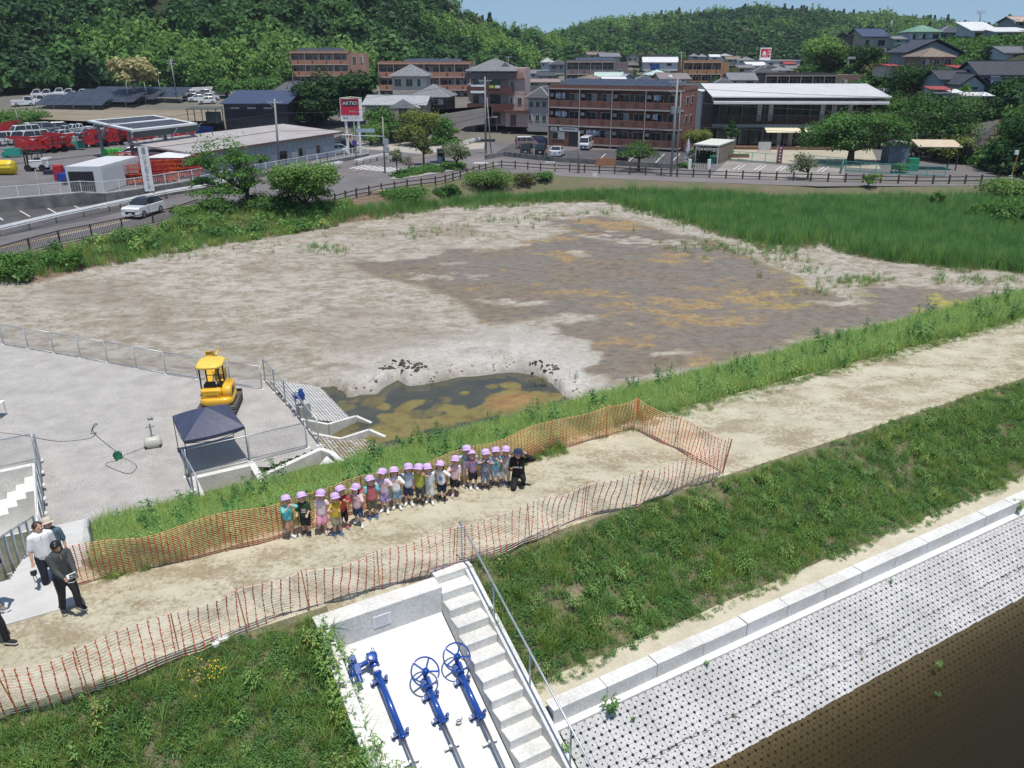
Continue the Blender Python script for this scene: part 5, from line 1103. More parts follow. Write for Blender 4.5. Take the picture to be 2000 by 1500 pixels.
R1 = frontpatch(6.5, 52, -13.5, -10.0, 150, -13.12, -10.35); R2 = frontpatch(-6, 3.12, -13.5, -8.6, 160, -13.05, -8)
Pn = np.concatenate([R1[0], R2[0]]);
scatter('slope_grass', Pn, rs.uniform(0, 6.28, len(Pn)), np.concatenate([R1[2], R2[2]]), np.concatenate([R1[1], R2[1]]), V_)
# taller weeds hanging over the slab edge
n = 130; s = rs.uniform(2.75, 3.35, n); t = rs.uniform(-12.6, -8.6, n)
scatter('overhanging_weeds', xyz(s, t, lvz(t) + .02), rs.uniform(0, 6.28, n), rs.uniform(.8, 1.4, n), rs.randint(0, 3, n), [weed(12, .46, .012, .12, 15, 4).mesh('w', gC), weed(10, .38, .013, .11, 16, 4).mesh('w', gC), blades(16, .1, .25, .5, .006, .9, 14).mesh('g', gA)], .3)
# path: dry litter and small tufts
n = 5200; s = rs.uniform(-6, 70, n); t = rs.uniform(TB, TF, n); e = np.minimum(t - TB, TF - t); kp = (fbm(s, t, 1.5, 4, 80) + np.exp(-e / .25) * .22 > .58); s, t, e = s[kp], t[kp], e[kp]; hole_ = (s > 3) & (s < 6.6) & (t > -13.1); s, t, e = s[~hole_], t[~hole_], e[~hole_]; m = len(s)
scatter('path_litter', xyz(s, t, 5.005 + 0 * s), rs.uniform(0, 6.28, m), rs.uniform(.4, 1, m) * np.where(s > 25, 1.3, 1), np.where(rs.rand(m) < .12 + .3 * np.exp(-e / .2), 1, 0), [blades(14, .16, .015, .04, .003, 4.5, 21).mesh('d', gD), blades(16, .07, .03, .09, .004, 1.4, 22).mesh('g', gA)], .05)
# back slope
n = 26000; s = rs.uniform(-5, 78, n); t = TB - .1 - np.abs(rs.rand(n) ** 1.3) * 12.0
kp = (t < TB - .05 + (fbm(s, t * 0, 1.5, 3, 90) - .5) * .7) & ~((s < -.3) & (t < TB)) ; kp &= ~((t < -27.2) & (s < 8.5)) & ~((t < -26.3) & (s > 2.8) & (s < 8.8)) & ((t > -29.3 + .0 * s) | (s > 12) & (t > -29.6 + (fbm(s, t, 3, 3, 93) - .5) * 2.2)) & ~((s > 8) & (s < 11.6) & (t < -27.3))
kp &= ~((s > 12) & (t < -27.9 + (fbm(s, t * 0, 4, 3, 94) - .5) * 2.5))
s, t = s[kp], t[kp]; m = len(s); u = rs.rand(m); far_ = np.clip((s - 10) / 40, 0, 1)
k = np.select([u < .62, u < .90, u < .94, u < .992], [0, 1, 2, 3], 4); e = TB - t
BV = [blades(26, .22, .20, .42, .007, .9, 31).mesh('g', gA), blades(20, .20, .30, .6, .008, .8, 32).mesh('g', gC), weed(11, .5, .02, .15, 33, 4).mesh('w', gC), blades(16, .2, .25, .5, .006, 1, 34).mesh('d', gD), weed(14, .9, .03, .2, 35, 5).mesh('w', leafmat('dark_weed_leaf', (0.036, 0.126, 0.036), (0.108, 0.252, 0.072), .3, .5))]
scatter('back_slope_grass', xyz(s, t, lvz(t) - .02), rs.uniform(0, 6.28, m), rs.uniform(.7, 1.25, m) * np.clip(.45 + e * 1.4, .3, 1.0) * (1 + .5 * far_), k, BV)
n = 3000; s = rs.uniform(-.3, 11.2, n); t = rs.uniform(-17.6, -16.15, n) - .25 * np.exp(-((s - 6) / 3) ** 2); m = n
scatter('net_side_grass', xyz(s, t, np.minimum(5, lvz(t))), rs.uniform(0, 6.28, m), rs.uniform(.7, 1.2, m) * np.clip((-16.1 - t) * 1.5, .4, 1), rs.choice([0, 1, 2, 3], m, p=[.45, .3, .15, .1]), BV[:4])
# low edge grass on the far edge of the path
n = 3500; s = rs.uniform(-.4, 78, n); t = TB + rs.uniform(-.35, .35, n) * (fbm(s, s * 0, 2, 3, 91) * 1.6); m = n
scatter('path_edge_grass', xyz(s, t, 5 + 0 * s), rs.uniform(0, 6.28, m), rs.uniform(.4, 1, m), rs.randint(0, 2, m), [clover(50, .12, .06, .014, 41).mesh('c', gB), blades(20, .1, .06, .16, .005, 1, 42).mesh('g', gA)])
# reeds beyond the pond
REED = [(-60, 552), (0, 545), (170, 521), (430, 479), (650, 441), (900, 409), (1100, 398), (1180, 397), (1300, 432), (1400, 460), (1480, 487), (1540, 492), (1610, 482), (1640, 500), (1750, 520), (2060, 548), (2100, 388), (1950, 384), (1700, 384), (1500, 389), (1300, 379), (1150, 376), (1030, 381), (930, 388), (850, 396), (760, 398), (690, 408), (640, 425), (560, 430), (470, 440), (380, 450), (300, 470), (200, 490), (100, 508), (-60, 530)]
n = 60000; X = rs.uniform(-46, 80, n); Y = rs.uniform(48, 105, n); Z = H0(X, Y); px, py = toPix(X, Y, Z); nz = fbm(X, Y, 3, 4, 95) - .5
kp = inpoly(px, py + nz * 22, REED); X, Y, Z, px, py = X[kp], Y[kp], Z[kp], px[kp], py[kp]; m = len(X)
hh = (.55 + .85 * fbm(X, Y, 5, 3, 96)) * rs.uniform(.75, 1.15, m) * np.where(px < 640, .62, 1) * np.clip(dline(px, py, REED, True) / 9, .45, 1)
ed = dline(px, py, REED, True) < 7; u = rs.rand(m); k = np.where(u < .45, 0, np.where(u < .85, 1, 2)); k = np.where((ed & (rs.rand(m) < .4) & (py > 395)) | (rs.rand(m) < .05), 3, k); k = np.where((px < 640) & (rs.rand(m) < .35), 3 + (rs.rand(m) < .5), k)
gR2 = leafmat('dark_reed_leaf', (0.060, 0.189, 0.070), (0.151, 0.353, 0.106), .35, .1, .1)
scatter('reed_bed', np.stack([X, Y, Z], -1), rs.uniform(0, 6.28, m), hh, k, [blades(22, .32, 1.0, 1.6, .016, .28, 51).mesh('r', gR), blades(22, .32, 1.1, 1.7, .016, .24, 52).mesh('r', gR), blades(20, .3, 1.1, 1.6, .017, .28, 53).mesh('r', gR2), blades(24, .35, .5, 1.0, .012, .9, 54).mesh('d', leafmat('dry_reed_leaf', (.13, .14, .05), (.30, .25, .13), .3, .8)), blades(24, .3, .7, 1.2, .014, .5, 55).mesh('r', gC)])
# scattered tufts on the mud
T_ = []
for a in [(640, 488, 50, 8, 60), (520, 480, 160, 14, 60), (850, 455, 200, 18, 110), (1000, 430, 130, 10, 60), (1090, 420, 90, 6, 40), (1420, 480, 110, 22, 260), (1560, 530, 60, 14, 60), (1680, 550, 60, 12, 120), (1760, 545, 40, 10, 30), (1900, 545, 130, 12, 130), (1300, 440, 60, 12, 60), (330, 500, 140, 10, 50), (1600, 575, 60, 8, 20), (1530, 505, 60, 14, 60), (1200, 415, 80, 8, 50), (1080, 745, 60, 10, 12)]:
 for _ in range(a[4]):
  x = a[0] + rnd.gauss(0, a[2] * .5); y = a[1] + rnd.gauss(0, a[3] * .5); T_.append(tuple(G(x, y, -.5)))
T_ = np.array(T_); kp = T_[:, 1] > 30; T_ = T_[kp]; kp = fbm(T_[:, 0], T_[:, 1], 3, 3, 97) > .42; T_ = T_[kp]; m = len(T_)
scatter('mud_tufts', T_, rs.uniform(0, 6.28, m), rs.uniform(.4, 1.1, m), rs.randint(0, 3, m), [blades(22, .25, .3, .8, .012, .5, 56).mesh('r', gR), blades(16, .2, .2, .5, .012, .8, 57).mesh('r', gC), blades(16, .3, .2, .4, .012, 1, 58).mesh('r', gD)])
# yellow flowers at the front, small plants in the block slope
fl = thing('flowering_weed', 'clump of tall yellow flowers beside the front net at the lower left', 'flowers'); fl.location = LV(1.05, -12.35, 4.6)
blades(14, .16, .35, .6, .006, .5, 60).obj('stem', gA, fl); mb = MB(); q = random.Random(4)
for i in range(38): mb.ball((q.gauss(0, .2), q.gauss(0, .2), q.uniform(.35, .72)), .016, 5, 4, (1, 1, .5))
tag(mb.obj('blossoms', M('yellow_petal', (.75, .45, .02), .6), fl), kind='stuff')
PL = [(1190, 1395, 1.3, 'large leafy weed growing from the block slope near the steps'), (1108, 1475, .9, 'bright weed against the wall foot at the bottom of the block slope'), (1240, 1270, .7, 'dark spreading weed on the sandy berm above the block slope'), (1832, 1305, .6, 'small pale weed poking out of the dark water, upper one'), (1830, 1362, .5, 'small pale weed poking out of the dark water, lower one'), (1985, 1000, 1.2, 'green bush of weeds on the block slope at the right edge'), (1235, 1410, .4, 'small weed just right of the large leafy weed'), (1380, 1300, .45, 'low weed between blocks in the middle of the slope'), (1740, 1140, .4, 'thin weed on the block slope below the kerb toward the right')]
wme = [weed(14, .34, .016, .09, 70 + i, 6).mesh('w', gC if i % 2 else gB) for i in range(4)]
for i, (x, y, s_, lb) in enumerate(PL):
 z = 3.0 if x > 1100 else 2.9
 if 'water' in lb: z = 2.44
 elif 'berm' in lb: z = 3.62
 else:
  for _ in range(6): p = G(x, y, z); _, tt = toLV(p.x, p.y); z = 3.19 - (tt + 9.5) * .5
 o = link('weed_plant', wme[i % 4]); o.location = G(x, y, z); o.scale = (s_,) * 3; o.rotation_euler = (0, 0, i); tag(o, lb, 'weed', 'weeds growing from the block slope')
n = 160; ij = [(rs.randint(0, 200), rs.randint(0, 9)) for _ in range(n)]; Pn = [tuple(rpos(i + .5, j + .5)) for i, j in ij]
scatter('joint_weeds', Pn, rs.uniform(0, 6.28, n), rs.uniform(.25, .6, n), rs.randint(0, 2, n), [clover(24, .12, .08, .018, 81).mesh('c', gB), blades(10, .05, .1, .25, .005, .8, 82).mesh('g', gA)])
# twig debris lines on the blocks
mb = MB(); q = random.Random(9)
for k in range(900):
 s = q.uniform(7, 50); dd = (1.02 if q.random() < .7 else 1.45) + q.gauss(0, .035); p = LV(s, -9.5, 3.19) + RY * dd + RZ * .012; d = RX * q.uniform(.05, .16) + RY * q.gauss(0, .03)
 mb.bar(p, p + d, .006)
tag(mb.obj('twig_debris', M('twig_brown', (.12, .065, .045), .9, var=.3)), kind='stuff')
# trees
def leafquads(name, C, N, size, mat, seed, asp=.55, fold=True):
 r_ = np.random.RandomState(seed); n = len(C); N = N / np.maximum(np.linalg.norm(N, axis=1, keepdims=True), 1e-6)
 a = r_.normal(size=(n, 3)); U = a - (a * N).sum(1, keepdims=True) * N; U /= np.linalg.norm(U, axis=1, keepdims=True); W = np.cross(N, U); s = (size * r_.uniform(.6, 1.4, n))[:, None]
 v = np.stack([C - U * s, C - W * s * asp + N * s * .12, C + U * s, C + W * s * asp + N * s * .12], 1).reshape(-1, 3)
 me = bpy.data.meshes.new(name); me.vertices.add(4 * n); me.vertices.foreach_set('co', v.astype(np.float32).ravel()); me.loops.add(4 * n); me.loops.foreach_set('vertex_index', np.arange(4 * n, dtype=np.int32)); me.polygons.add(n); me.polygons.foreach_set('loop_start', np.arange(n, dtype=np.int32) * 4)
 me.update(calc_edges=True); me.materials.append(mat); return me
def crown(name, lobes, n, size, mat, seed, up=.5, clump=.0):
 """leaves spread through the outer shell of several lobes, in small clumps with gaps"""
 r_ = np.random.RandomState(seed); L = np.array(lobes, float); vol = L[:, 3] * L[:, 4] * L[:, 5]; w_ = vol ** .67; pick = r_.choice(len(L), n, p=w_ / w_.sum())
 d = r_.normal(size=(n, 3)); d /= np.linalg.norm(d, axis=1, keepdims=True)
 k = 14; cl = r_.normal(size=(len(L) * k, 3)); cl /= np.linalg.norm(cl, axis=1, keepdims=True); cid = pick * k + r_.randint(0, k, n)
 d = d * (1 - clump) + cl[cid] * clump * 1.6; d /= np.maximum(np.linalg.norm(d, axis=1, keepdims=True), 1e-6); d[:, 2] = np.where(d[:, 2] < -.45, -d[:, 2] * .6, d[:, 2])
 rr = r_.uniform(.12, 1, n) ** .33 * (1 + .12 * r_.normal(size=n)) * (.82 + .3 * r_.rand(len(L) * k)[cid])
 C = L[pick, :3] + d * rr[:, None] * L[pick, 3:6]; N = d + r_.normal(size=(n, 3)) * .55 + np.array([0, 0, up]); return leafquads(name, C, N, size, mat, seed)
bark = M('bark', (.09, .065, .045), .95, var=.3, scale=6, bump=.5, bscale=15); barkp = M('pale_bark', (.26, .24, .21), .95, var=.25, scale=6)
def tree(name, lab, base, lobes, n, size, mat, seed, trunk=.15, tm=None, cat='tree', group=None, up=.5, clump=.35, lean=(0, 0)):
 r = thing(name, lab, cat, base, 0, group); q = random.Random(seed); link('crown', crown('crown', lobes, n, size, mat, seed, up, clump), r)
 if trunk:
  mb = MB(); zl = min(l[2] - l[5] * .6 for l in lobes); zf = max(.25, zl); f = Vector((lean[0], lean[1], zf)); mb.tube([(0, 0, -.2), (f.x * .3, f.y * .3, zf * .5), f], [trunk * 1.25, trunk, trunk * .85], 8)
  for l in lobes:
   c = Vector(l[:3]); m_ = f.lerp(c, .5) + Vector((q.gauss(0, .1), q.gauss(0, .1), 0)) * l[3]; mb.tube([f, m_, c + Vector((0, 0, l[5] * .3))], [trunk * .6, trunk * .4, trunk * .12], 6)
   for _ in range(3): e = c + Vector((q.uniform(-.8, .8) * l[3], q.uniform(-.8, .8) * l[4], q.uniform(-.2, .7) * l[5])); mb.tube([m_, e], [trunk * .25, trunk * .06], 4)
  mb.obj('trunk', tm or bark, r, True)
 return r
def lob(seed, n, R_, H_, z0, r0=.5, fl=.8):
 q = random.Random(seed); o = [(0, 0, z0 + H_ * .55, R_ * .62, R_ * .62, H_ * .45)]
 for i in range(n):
  a = 6.283 * i / n + q.uniform(-.3, .3); d = R_ * q.uniform(.45, .68); r_ = R_ * r0 * q.uniform(.75, 1.15); o.append((d * math.cos(a), d * math.sin(a), z0 + H_ * q.uniform(.25, .75), r_, r_, r_ * fl * q.uniform(.8, 1.1)))
 return o
tG = leafmat('tree_leaf', (0.023, 0.075, 0.020), (0.125, 0.275, 0.054), .35, .35, .05)
tD = leafmat('dark_tree_leaf', (0.011, 0.038, 0.011), (0.043, 0.115, 0.024), .25, .3, .08)
tM = leafmat('mid_tree_leaf', (0.023, 0.065, 0.017), (0.087, 0.189, 0.041), .3, .3, .05)
tL = leafmat('light_tree_leaf', (0.065, 0.152, 0.033), (0.203, 0.341, 0.084), .4, .4, .05)
tY = leafmat('yellowish_leaf', (0.074, 0.110, 0.022), (0.230, 0.285, 0.061), .35, .6, .05)
tR = leafmat('reddish_tree_leaf', (0.043, 0.066, 0.018), (0.139, 0.160, 0.058), .3, .8, .05)
tP = leafmat('pale_tree_leaf', (0.087, 0.123, 0.065), (0.246, 0.290, 0.160), .3, .8, .05)
tC = leafmat('blossom_tree_leaf', (0.216, 0.189, 0.081), (0.500, 0.459, 0.230), .3, .5, .05)

# grassy bank under the roadside railing
BKG = [(-60, 560), (0, 555), (170, 525), (430, 482), (650, 445), (700, 418), (690, 398), (640, 385), (520, 386), (400, 412), (300, 448), (100, 492), (0, 520), (-60, 535)]
n = 14000; X = rs.uniform(-46, -10, n); Y = rs.uniform(50, 92, n); Z = H0(X, Y); px, py = toPix(X, Y, Z); nz = fbm(X, Y, 3, 4, 98) - .5
kp = inpoly(px, py + nz * 10, BKG) & inpoly(X, Y, BASIN); X, Y, Z = X[kp], Y[kp], Z[kp]; m = len(X)
scatter('bank_grass', np.stack([X, Y, Z - .05], -1), rs.uniform(0, 6.28, m), rs.uniform(.7, 1.3, m), rs.choice([0, 1, 2, 3, 4], m, p=[.45, .32, .03, .17, .03]), [blades(24, .35, .4, .9, .013, .7, 61).mesh('r', gA), blades(22, .3, .5, 1.0, .014, .5, 62).mesh('r', gR), crown('crown', [(0, 0, .3, .6, .6, .5)], 90, .11, gC, 63), blades(20, .35, .3, .7, .012, .9, 64).mesh('r', gD), crown('crown', [(0, 0, .4, .8, .8, .6)], 120, .12, gB, 65)])

n = 5000; X = rs.uniform(-12, 12, n); Y = rs.uniform(34, 48, n); px, py = toPix(X, Y, -.5 + 0 * X); dp = dline(px, py, POOL, True); dk = (np.hypot((px - 790) / 50, (py - 722) / 12) < 1) | (np.hypot((px - 1060) / 32, (py - 722) / 10) < 1) | (np.hypot((px - 664) / 12, (py - 768) / 8) < 1)
kp = (dp < 26) & (py < 800) & (rs.rand(n) < np.where(dk, 1, .55 * np.exp(-dp / 9))); X, Y, dk = X[kp], Y[kp], dk[kp]; m = len(X)
scatter('mud_clods', np.stack([X, Y, pondH(X, Y)], -1), rs.uniform(0, 6.28, m), rs.uniform(.25, .8, m) * np.where(dk, 1.5, 1), dk.astype(int), [MB().ball((0, 0, 0), .13, 6, 4, (1.2, .8, .5)).mesh('c', M('clod_pale', (.36, .33, .28), .95, var=.2, scale=3)), MB().ball((0, 0, 0), .13, 6, 4, (1.4, .8, .4)).mesh('c', M('clod_undercut_shade', (.07, .06, .048), .95, var=.2, scale=3))], .5)  # dark clods put the shade of the rim's undercuts into colour
def TP(lab, bx, by, x0, x1, y0, y1, mat, n, size, seed, nl=6, trunk=None, name='tree', cat='tree', group=None, tm=None, z=None, clump=.35, r0=.5, fl=.8, asp=1.0, up=.5, Y=None):
 """tree standing at a spot of the ground, crown spanning a measured width and height there"""
 p = (AT(bx, by, Y) if Y else (GT(bx, by) if z is None else G(bx, by, z)))
 if Y: p.z = h0(p.x, p.y)
 dep = p.y * CT + (HC - p.z) * ST; s = FPX / dep; Rr = (x1 - x0) / 2 / s; cx = ((x0 + x1) / 2 - bx) / s
 zt = AT(bx, y0, p.y).z - p.z; zb = max(-.2, AT(bx, y1, p.y).z - p.z); Hh = max(.5, zt - zb)
 L = [(a + cx, b * asp, c, d, e * asp, f) for a, b, c, d, e, f in lob(seed, nl, Rr, Hh, zb, r0, fl)]
 L = [(a, b, min(c, zt - f * .9), d, e, f) for a, b, c, d, e, f in L]
 return tree(name, lab, p, L, n, size, mat, seed, Rr * .07 if trunk is None else trunk, tm, cat, group, up, clump)
# forest on the hills
def fvar(seed, mat, R_=3.6, H_=6.5, n=480, size=.62, nl=5): return crown('crown', lob(seed, nl, R_, H_, .2), n, size, mat, seed, .5, .45)
def bamboo(seed, mat, n=420):
 r_ = np.random.RandomState(seed); k = 12; C = []; N = []
 for i in range(k):
  a = r_.uniform(0, 6.28); rr = 2.6 * r_.rand() ** .5; h = r_.uniform(6, 9.5); lx, ly = r_.normal(0, .16, 2)
  t = r_.uniform(.25, 1, n // k); w_ = 1.3 * np.sin(t * 3.0) + .1; an = r_.uniform(0, 6.28, n // k)
  C.append(np.stack([rr * math.cos(a) + lx * h * t ** 2 + w_ * np.cos(an) * .8, rr * math.sin(a) + ly * h * t ** 2 + w_ * np.sin(an) * .8, h * t - .3 * w_], -1)); N.append(np.stack([np.cos(an), np.sin(an), t * 0 + .7], -1) + r_.normal(size=(n // k, 3)) * .4)
 return leafquads('crown', np.concatenate(C), np.concatenate(N), .5, mat, seed)
def conifer(seed, mat, n=380, H_=9):
 r_ = np.random.RandomState(seed); t = r_.rand(n) ** .8; a = r_.uniform(0, 6.28, n); w_ = 2.1 * (1 - t) ** .8 * (.75 + .35 * np.sin(t * 40)) + .15; C = np.stack([w_ * np.cos(a), w_ * np.sin(a), t * H_ + .3], -1); N = np.stack([np.cos(a), np.sin(a), a * 0 + .9], -1)
 return leafquads('crown', C, N, .5, mat, seed)
fD = leafmat('forest_dark_leaf', (0.016, 0.044, 0.018), (0.056, 0.130, 0.039), .25, .035, .16); fM = leafmat('forest_leaf', (0.024, 0.069, 0.021), (0.097, 0.208, 0.052), .3, .03, .16)
fB = leafmat('bamboo_leaf', (0.064, 0.143, 0.032), (0.216, 0.380, 0.095), .4, .03, .14); fO = leafmat('forest_olive_leaf', (0.039, 0.067, 0.025), (0.140, 0.178, 0.074), .3, .03, .14)
FV = [fvar(101, fD), fvar(102, fD, 3.0, 5.5), fvar(103, fM), fvar(104, fM, 4.2, 7.5, 560), bamboo(105, fB), bamboo(106, fB), fvar(107, fO), conifer(108, fD), fvar(109, fM, 2.8, 5, 400, .5)]
def forest(name, n, px0, px1, Y0, Y1, cond, zoner, smin=.75, smax=1.35):
 u = rs.uniform((px0 - 1000) / 1705, (px1 - 1000) / 1705, n); Y = rs.uniform(Y0 ** 2, Y1 ** 2, n) ** .5; X = u * Y; Z = H0(X, Y); pxx = 1000 + 1705 * u
 kp = cond(pxx, Y, Z, X); X, Y, Z, pxx = X[kp], Y[kp], Z[kp], pxx[kp]; m = len(X); k = zoner(pxx, Y, X, m)
 scatter(name, np.stack([X, Y, Z - .8], -1), rs.uniform(0, 6.28, m), rs.uniform(smin, smax, m), k, FV, .06); return m
rbL = lambda px: np.interp(px, [-600, 0, 430, 700, 900, 985, 1050, 1100, 1160, 1190], [190, 212, 238, 250, 290, 320, 345, 360, 380, 400])
def zoneL(px, Y, X, m):
 a = fbm(X, Y, 38, 4, 201) + rs.normal(0, .05, m); b = np.exp(-((px - 430) / 330) ** 2) * .14 - (px < 180) * .12 - (px > 1000) * .06; v = a + b; r = rs.rand(m)
 return np.where(v > .60, np.where(r < .5, 4, 5), np.where(v > .50, np.where(r < .4, 2, np.where(r < .75, 3, np.where(r < .9, 8, 6))), np.where(r < .4, 0, np.where(r < .8, 1, np.where(r < .93, 2, 7)))))
forest('forest', 5200, -120, 1200, 195, 430, lambda px, Y, Z, X: (Y > rbL(px) - 3 - 4 * rs.rand(len(px))) & (Y < rbL(px) + 150 + (px > 850) * 60), zoneL, .55, 1.55)
def zoneF(px, Y, X, m):
 v = fbm(X, Y, 60, 4, 203) + rs.normal(0, .05, m); r = rs.rand(m); return np.where(v > .56, np.where(r < .4, 6, np.where(r < .7, 3, 5)), np.where(v > .46, np.where(r < .5, 2, 3), np.where(r < .6, 0, np.where(r < .94, 1, 7))))
forest('far_forest', 6500, 1020, 2150, 440, 725, lambda px, Y, Z, X: (Z > 9.0) & (Y > 445), zoneF, 1.0, 1.7)
hr_rb = lambda px: np.interp(px, [1530, 1590, 1700, 1800, 1900, 2000, 2500], [215, 190, 165, 138, 122, 108, 80])
HOUSES = [(1690, 85, 60, 40), (1810, 75, 60, 35), (1890, 75, 60, 30), (1830, 120, 66, 30), (1950, 85, 70, 35), (1945, 150, 85, 36), (1860, 170, 60, 24), (1930, 270, 44, 40)]
def condR(px, Y, Z, X):
 qx, qy = toPix(X, Y, Z); k = (Y > hr_rb(px) - 2) & (px > 1560)
 for a, b, c, d in HOUSES: k &= ~((np.abs(qx - a) < c) & (np.abs(qy - b) < d))
 return k
def zoneR(px, Y, X, m):
 v = fbm(X, Y, 14, 4, 205) + rs.normal(0, .05, m); r = rs.rand(m); return np.where(v > .60, np.where(r < .6, 2, 6), np.where(v > .48, np.where(r < .6, 8, 2), np.where(r < .5, 0, 1)))
forest('hillside_trees', 1500, 1560, 2200, 100, 235, condR, zoneR, .35, .62)
# low vine cover on the mound beside the far apartments and on the right slope
n = 5000; u = rs.uniform(.32, .66, n); Y = rs.uniform(95, 235, n); X = u * Y; Z = H0(X, Y); qx, qy = toPix(X, Y, Z); kp = ((qx > 1560) & (qy < 205) & (qy > 80) & (Y > 165)) | ((qx > 1740) & (Y > hr_rb(qx) - 6) & (Y < 150))
kp &= ~((np.abs(qx - 1930) < 40) & (np.abs(qy - 268) < 34)); X, Y, Z = X[kp], Y[kp], Z[kp]; m = len(X)
scatter('vine_cover', np.stack([X, Y, Z], -1), rs.uniform(0, 6.28, m), rs.uniform(.7, 1.6, m), rs.randint(0, 2, m), [crown('crown', [(0, 0, .25, 1.1, 1.1, .7)], 150, .2, tG, 211), crown('crown', [(0, 0, .2, 1.2, 1.0, .6)], 150, .22, tM, 212)])
# single trees and shrubs
TP('cream flowering tree standing alone in front of the dark hill forest', 262, 178, 222, 306, 112, 168, tC, 2800, .42, 301, 9, tm=barkp, Y=196)
TP('big dark broadleaf tree left of the red signboard, the left half of the pair', 628, 245, 572, 690, 132, 250, tD, 5200, .36, 302, 9)
TP('big dark broadleaf tree right behind the red signboard, the right half of the pair', 700, 245, 655, 748, 128, 246, tD, 4600, .36, 303, 9)
TP('dark bushy tree at the foot of the pair beside the wooden fence', 600, 246, 572, 655, 190, 250, tD, 2400, .34, 304, 6)
TP('round green hedge tree beside the white cars left of the black shed', 444, 190, 420, 472, 155, 184, tG, 1800, .4, 305, 5, name='hedge', cat='hedge')
TP('long green hedge running right toward the grey hip roof', 512, 178, 466, 560, 152, 180, tG, 2400, .4, 306, 8, name='hedge', cat='hedge', fl=.9)
TP('feathery silk tree with open layered branches beside the road', 487, 408, 352, 545, 268, 408, tG, 7200, .13, 307, 15, trunk=.22, clump=.6, r0=.30, fl=.34)
TP('dense round bright green tree between silk tree and brown fence', 597, 412, 524, 662, 316, 414, tL, 12000, .15, 308, 14, trunk=.12, clump=.5, r0=.46, fl=.95)
TP('low spreading vine covered shrub under the silk tree', 545, 408, 450, 600, 380, 415, tM, 4200, .11, 309, 8, name='shrub', cat='shrub', fl=.5)
TP('yellow green flowering shrub at the end of the black railing', 372, 428, 330, 412, 400, 440, tL, 2600, .11, 310, 6, name='shrub', cat='shrub')
TP('dark shrub at the foot of the silk tree, left side', 430, 420, 390, 470, 385, 425, tM, 2600, .12, 311, 6, name='shrub', cat='shrub')
TP('low leafy shrub against the black railing at the left edge', 20, 545, -30, 60, 498, 552, tG, 2600, .10, 312, 6, name='shrub', cat='shrub')
TP('leafy shrub on the grass bank below the black railing, near the left edge', 120, 520, 80, 165, 488, 524, tG, 2200, .10, 313, 6, name='shrub', cat='shrub')
TP('round reddish crowned street tree, left one in the planting island', 828, 323, 802, 852, 258, 312, tR, 3000, .14, 314, 7, clump=.2)
TP('tall leafy street tree in the middle of the planting island', 867, 318, 842, 902, 224, 296, tG, 3600, .15, 315, 8)
TP('pale leaved tree with bare forks at the right end of the planting island', 892, 332, 860, 922, 272, 320, tP, 2200, .13, 316, 7, clump=.5)
TP('thin ivy covered tree at the left tip of the planting island', 776, 345, 762, 794, 288, 330, tP, 1100, .13, 317, 5)
TP('bare brownish small tree beside the left tip of the planting island', 800, 342, 786, 812, 300, 338, M('dead_leaf', (.20, .15, .13), .9), 260, .12, 318, 5, tm=barkp)
TP('yellow green bushy tree behind the crossroads', 812, 285, 772, 862, 212, 284, tY, 4600, .2, 319, 9)
TP('dark leafy tree in front of the grey tin roofed house', 748, 280, 715, 790, 205, 280, tG, 3600, .2, 320, 8)
TP('low bright shrubs behind the red signboard posts', 725, 285, 690, 765, 240, 286, tL, 2400, .18, 321, 7, name='shrub', cat='shrub')
TP('dark shrub beside the grey tin roofed house, right end', 838, 262, 812, 858, 205, 240, tD, 1600, .2, 322, 5, name='shrub', cat='shrub')
TP('spreading pruned tree with bare forks beside the brown rail fence', 1247, 335, 1196, 1292, 268, 320, tM, 2600, .12, 323, 9, clump=.5, r0=.42, fl=.6, trunk=.16)
TP('small half bare tree at the rail fence in front of the kindergarten', 1577, 350, 1536, 1594, 293, 345, tP, 1500, .12, 324, 7, clump=.6)
TP('broad flat topped shade tree in front of the kindergarten', 1660, 318, 1540, 1772, 208, 305, tG, 11000, .19, 325, 18, clump=.45, r0=.36, fl=.5, trunk=.5, asp=.6)
TP('narrow upright tree beside the white porch roof', 1425, 297, 1411, 1440, 234, 282, tD, 1600, .16, 326, 5)
TP('round yellow green shrub between the apartments and the porch roof', 1356, 298, 1328, 1388, 250, 292, tY, 2600, .16, 327, 7, name='shrub', cat='shrub')
TP('dark clipped shrub under the porch roof', 1370, 315, 1345, 1400, 292, 318, tD, 1500, .14, 328, 6, name='shrub', cat='shrub')
TP('low clipped hedge beside the kindergarten gate', 1338, 328, 1323, 1358, 318, 329, tG, 900, .12, 329, 4, name='hedge', cat='hedge')
TP('bright rounded shrub on the bank at the end of the planting island', 955, 372, 908, 1004, 330, 374, tL, 4800, .12, 330, 9, name='shrub', cat='shrub')
TP('small shrub on the bank right of the bright rounded shrub', 1060, 355, 1046, 1084, 335, 356, tG, 1200, .11, 331, 5, name='shrub', cat='shrub')
TP('dry reddish shrub between the two bank shrubs', 1030, 360, 1000, 1050, 336, 362, tR, 1300, .11, 332, 5, name='shrub', cat='shrub')
TP('leafy shrub on the reed edge below the planting island', 875, 384, 850, 902, 356, 388, tG, 2200, .11, 333, 6, name='shrub', cat='shrub')
TP('wide low shrub on the reed edge, leftmost of the bank shrubs', 788, 392, 738, 840, 366, 396, tG, 3800, .11, 334, 9, name='shrub', cat='shrub', fl=.6)
TP('slender young tree at the right end of the rail fence', 1695, 368, 1680, 1716, 335, 366, tL, 500, .13, 335, 4)
TP('grey green leafy tree beside the play yard shelter', 1790, 312, 1752, 1840, 255, 312, tP, 3000, .16, 336, 8)
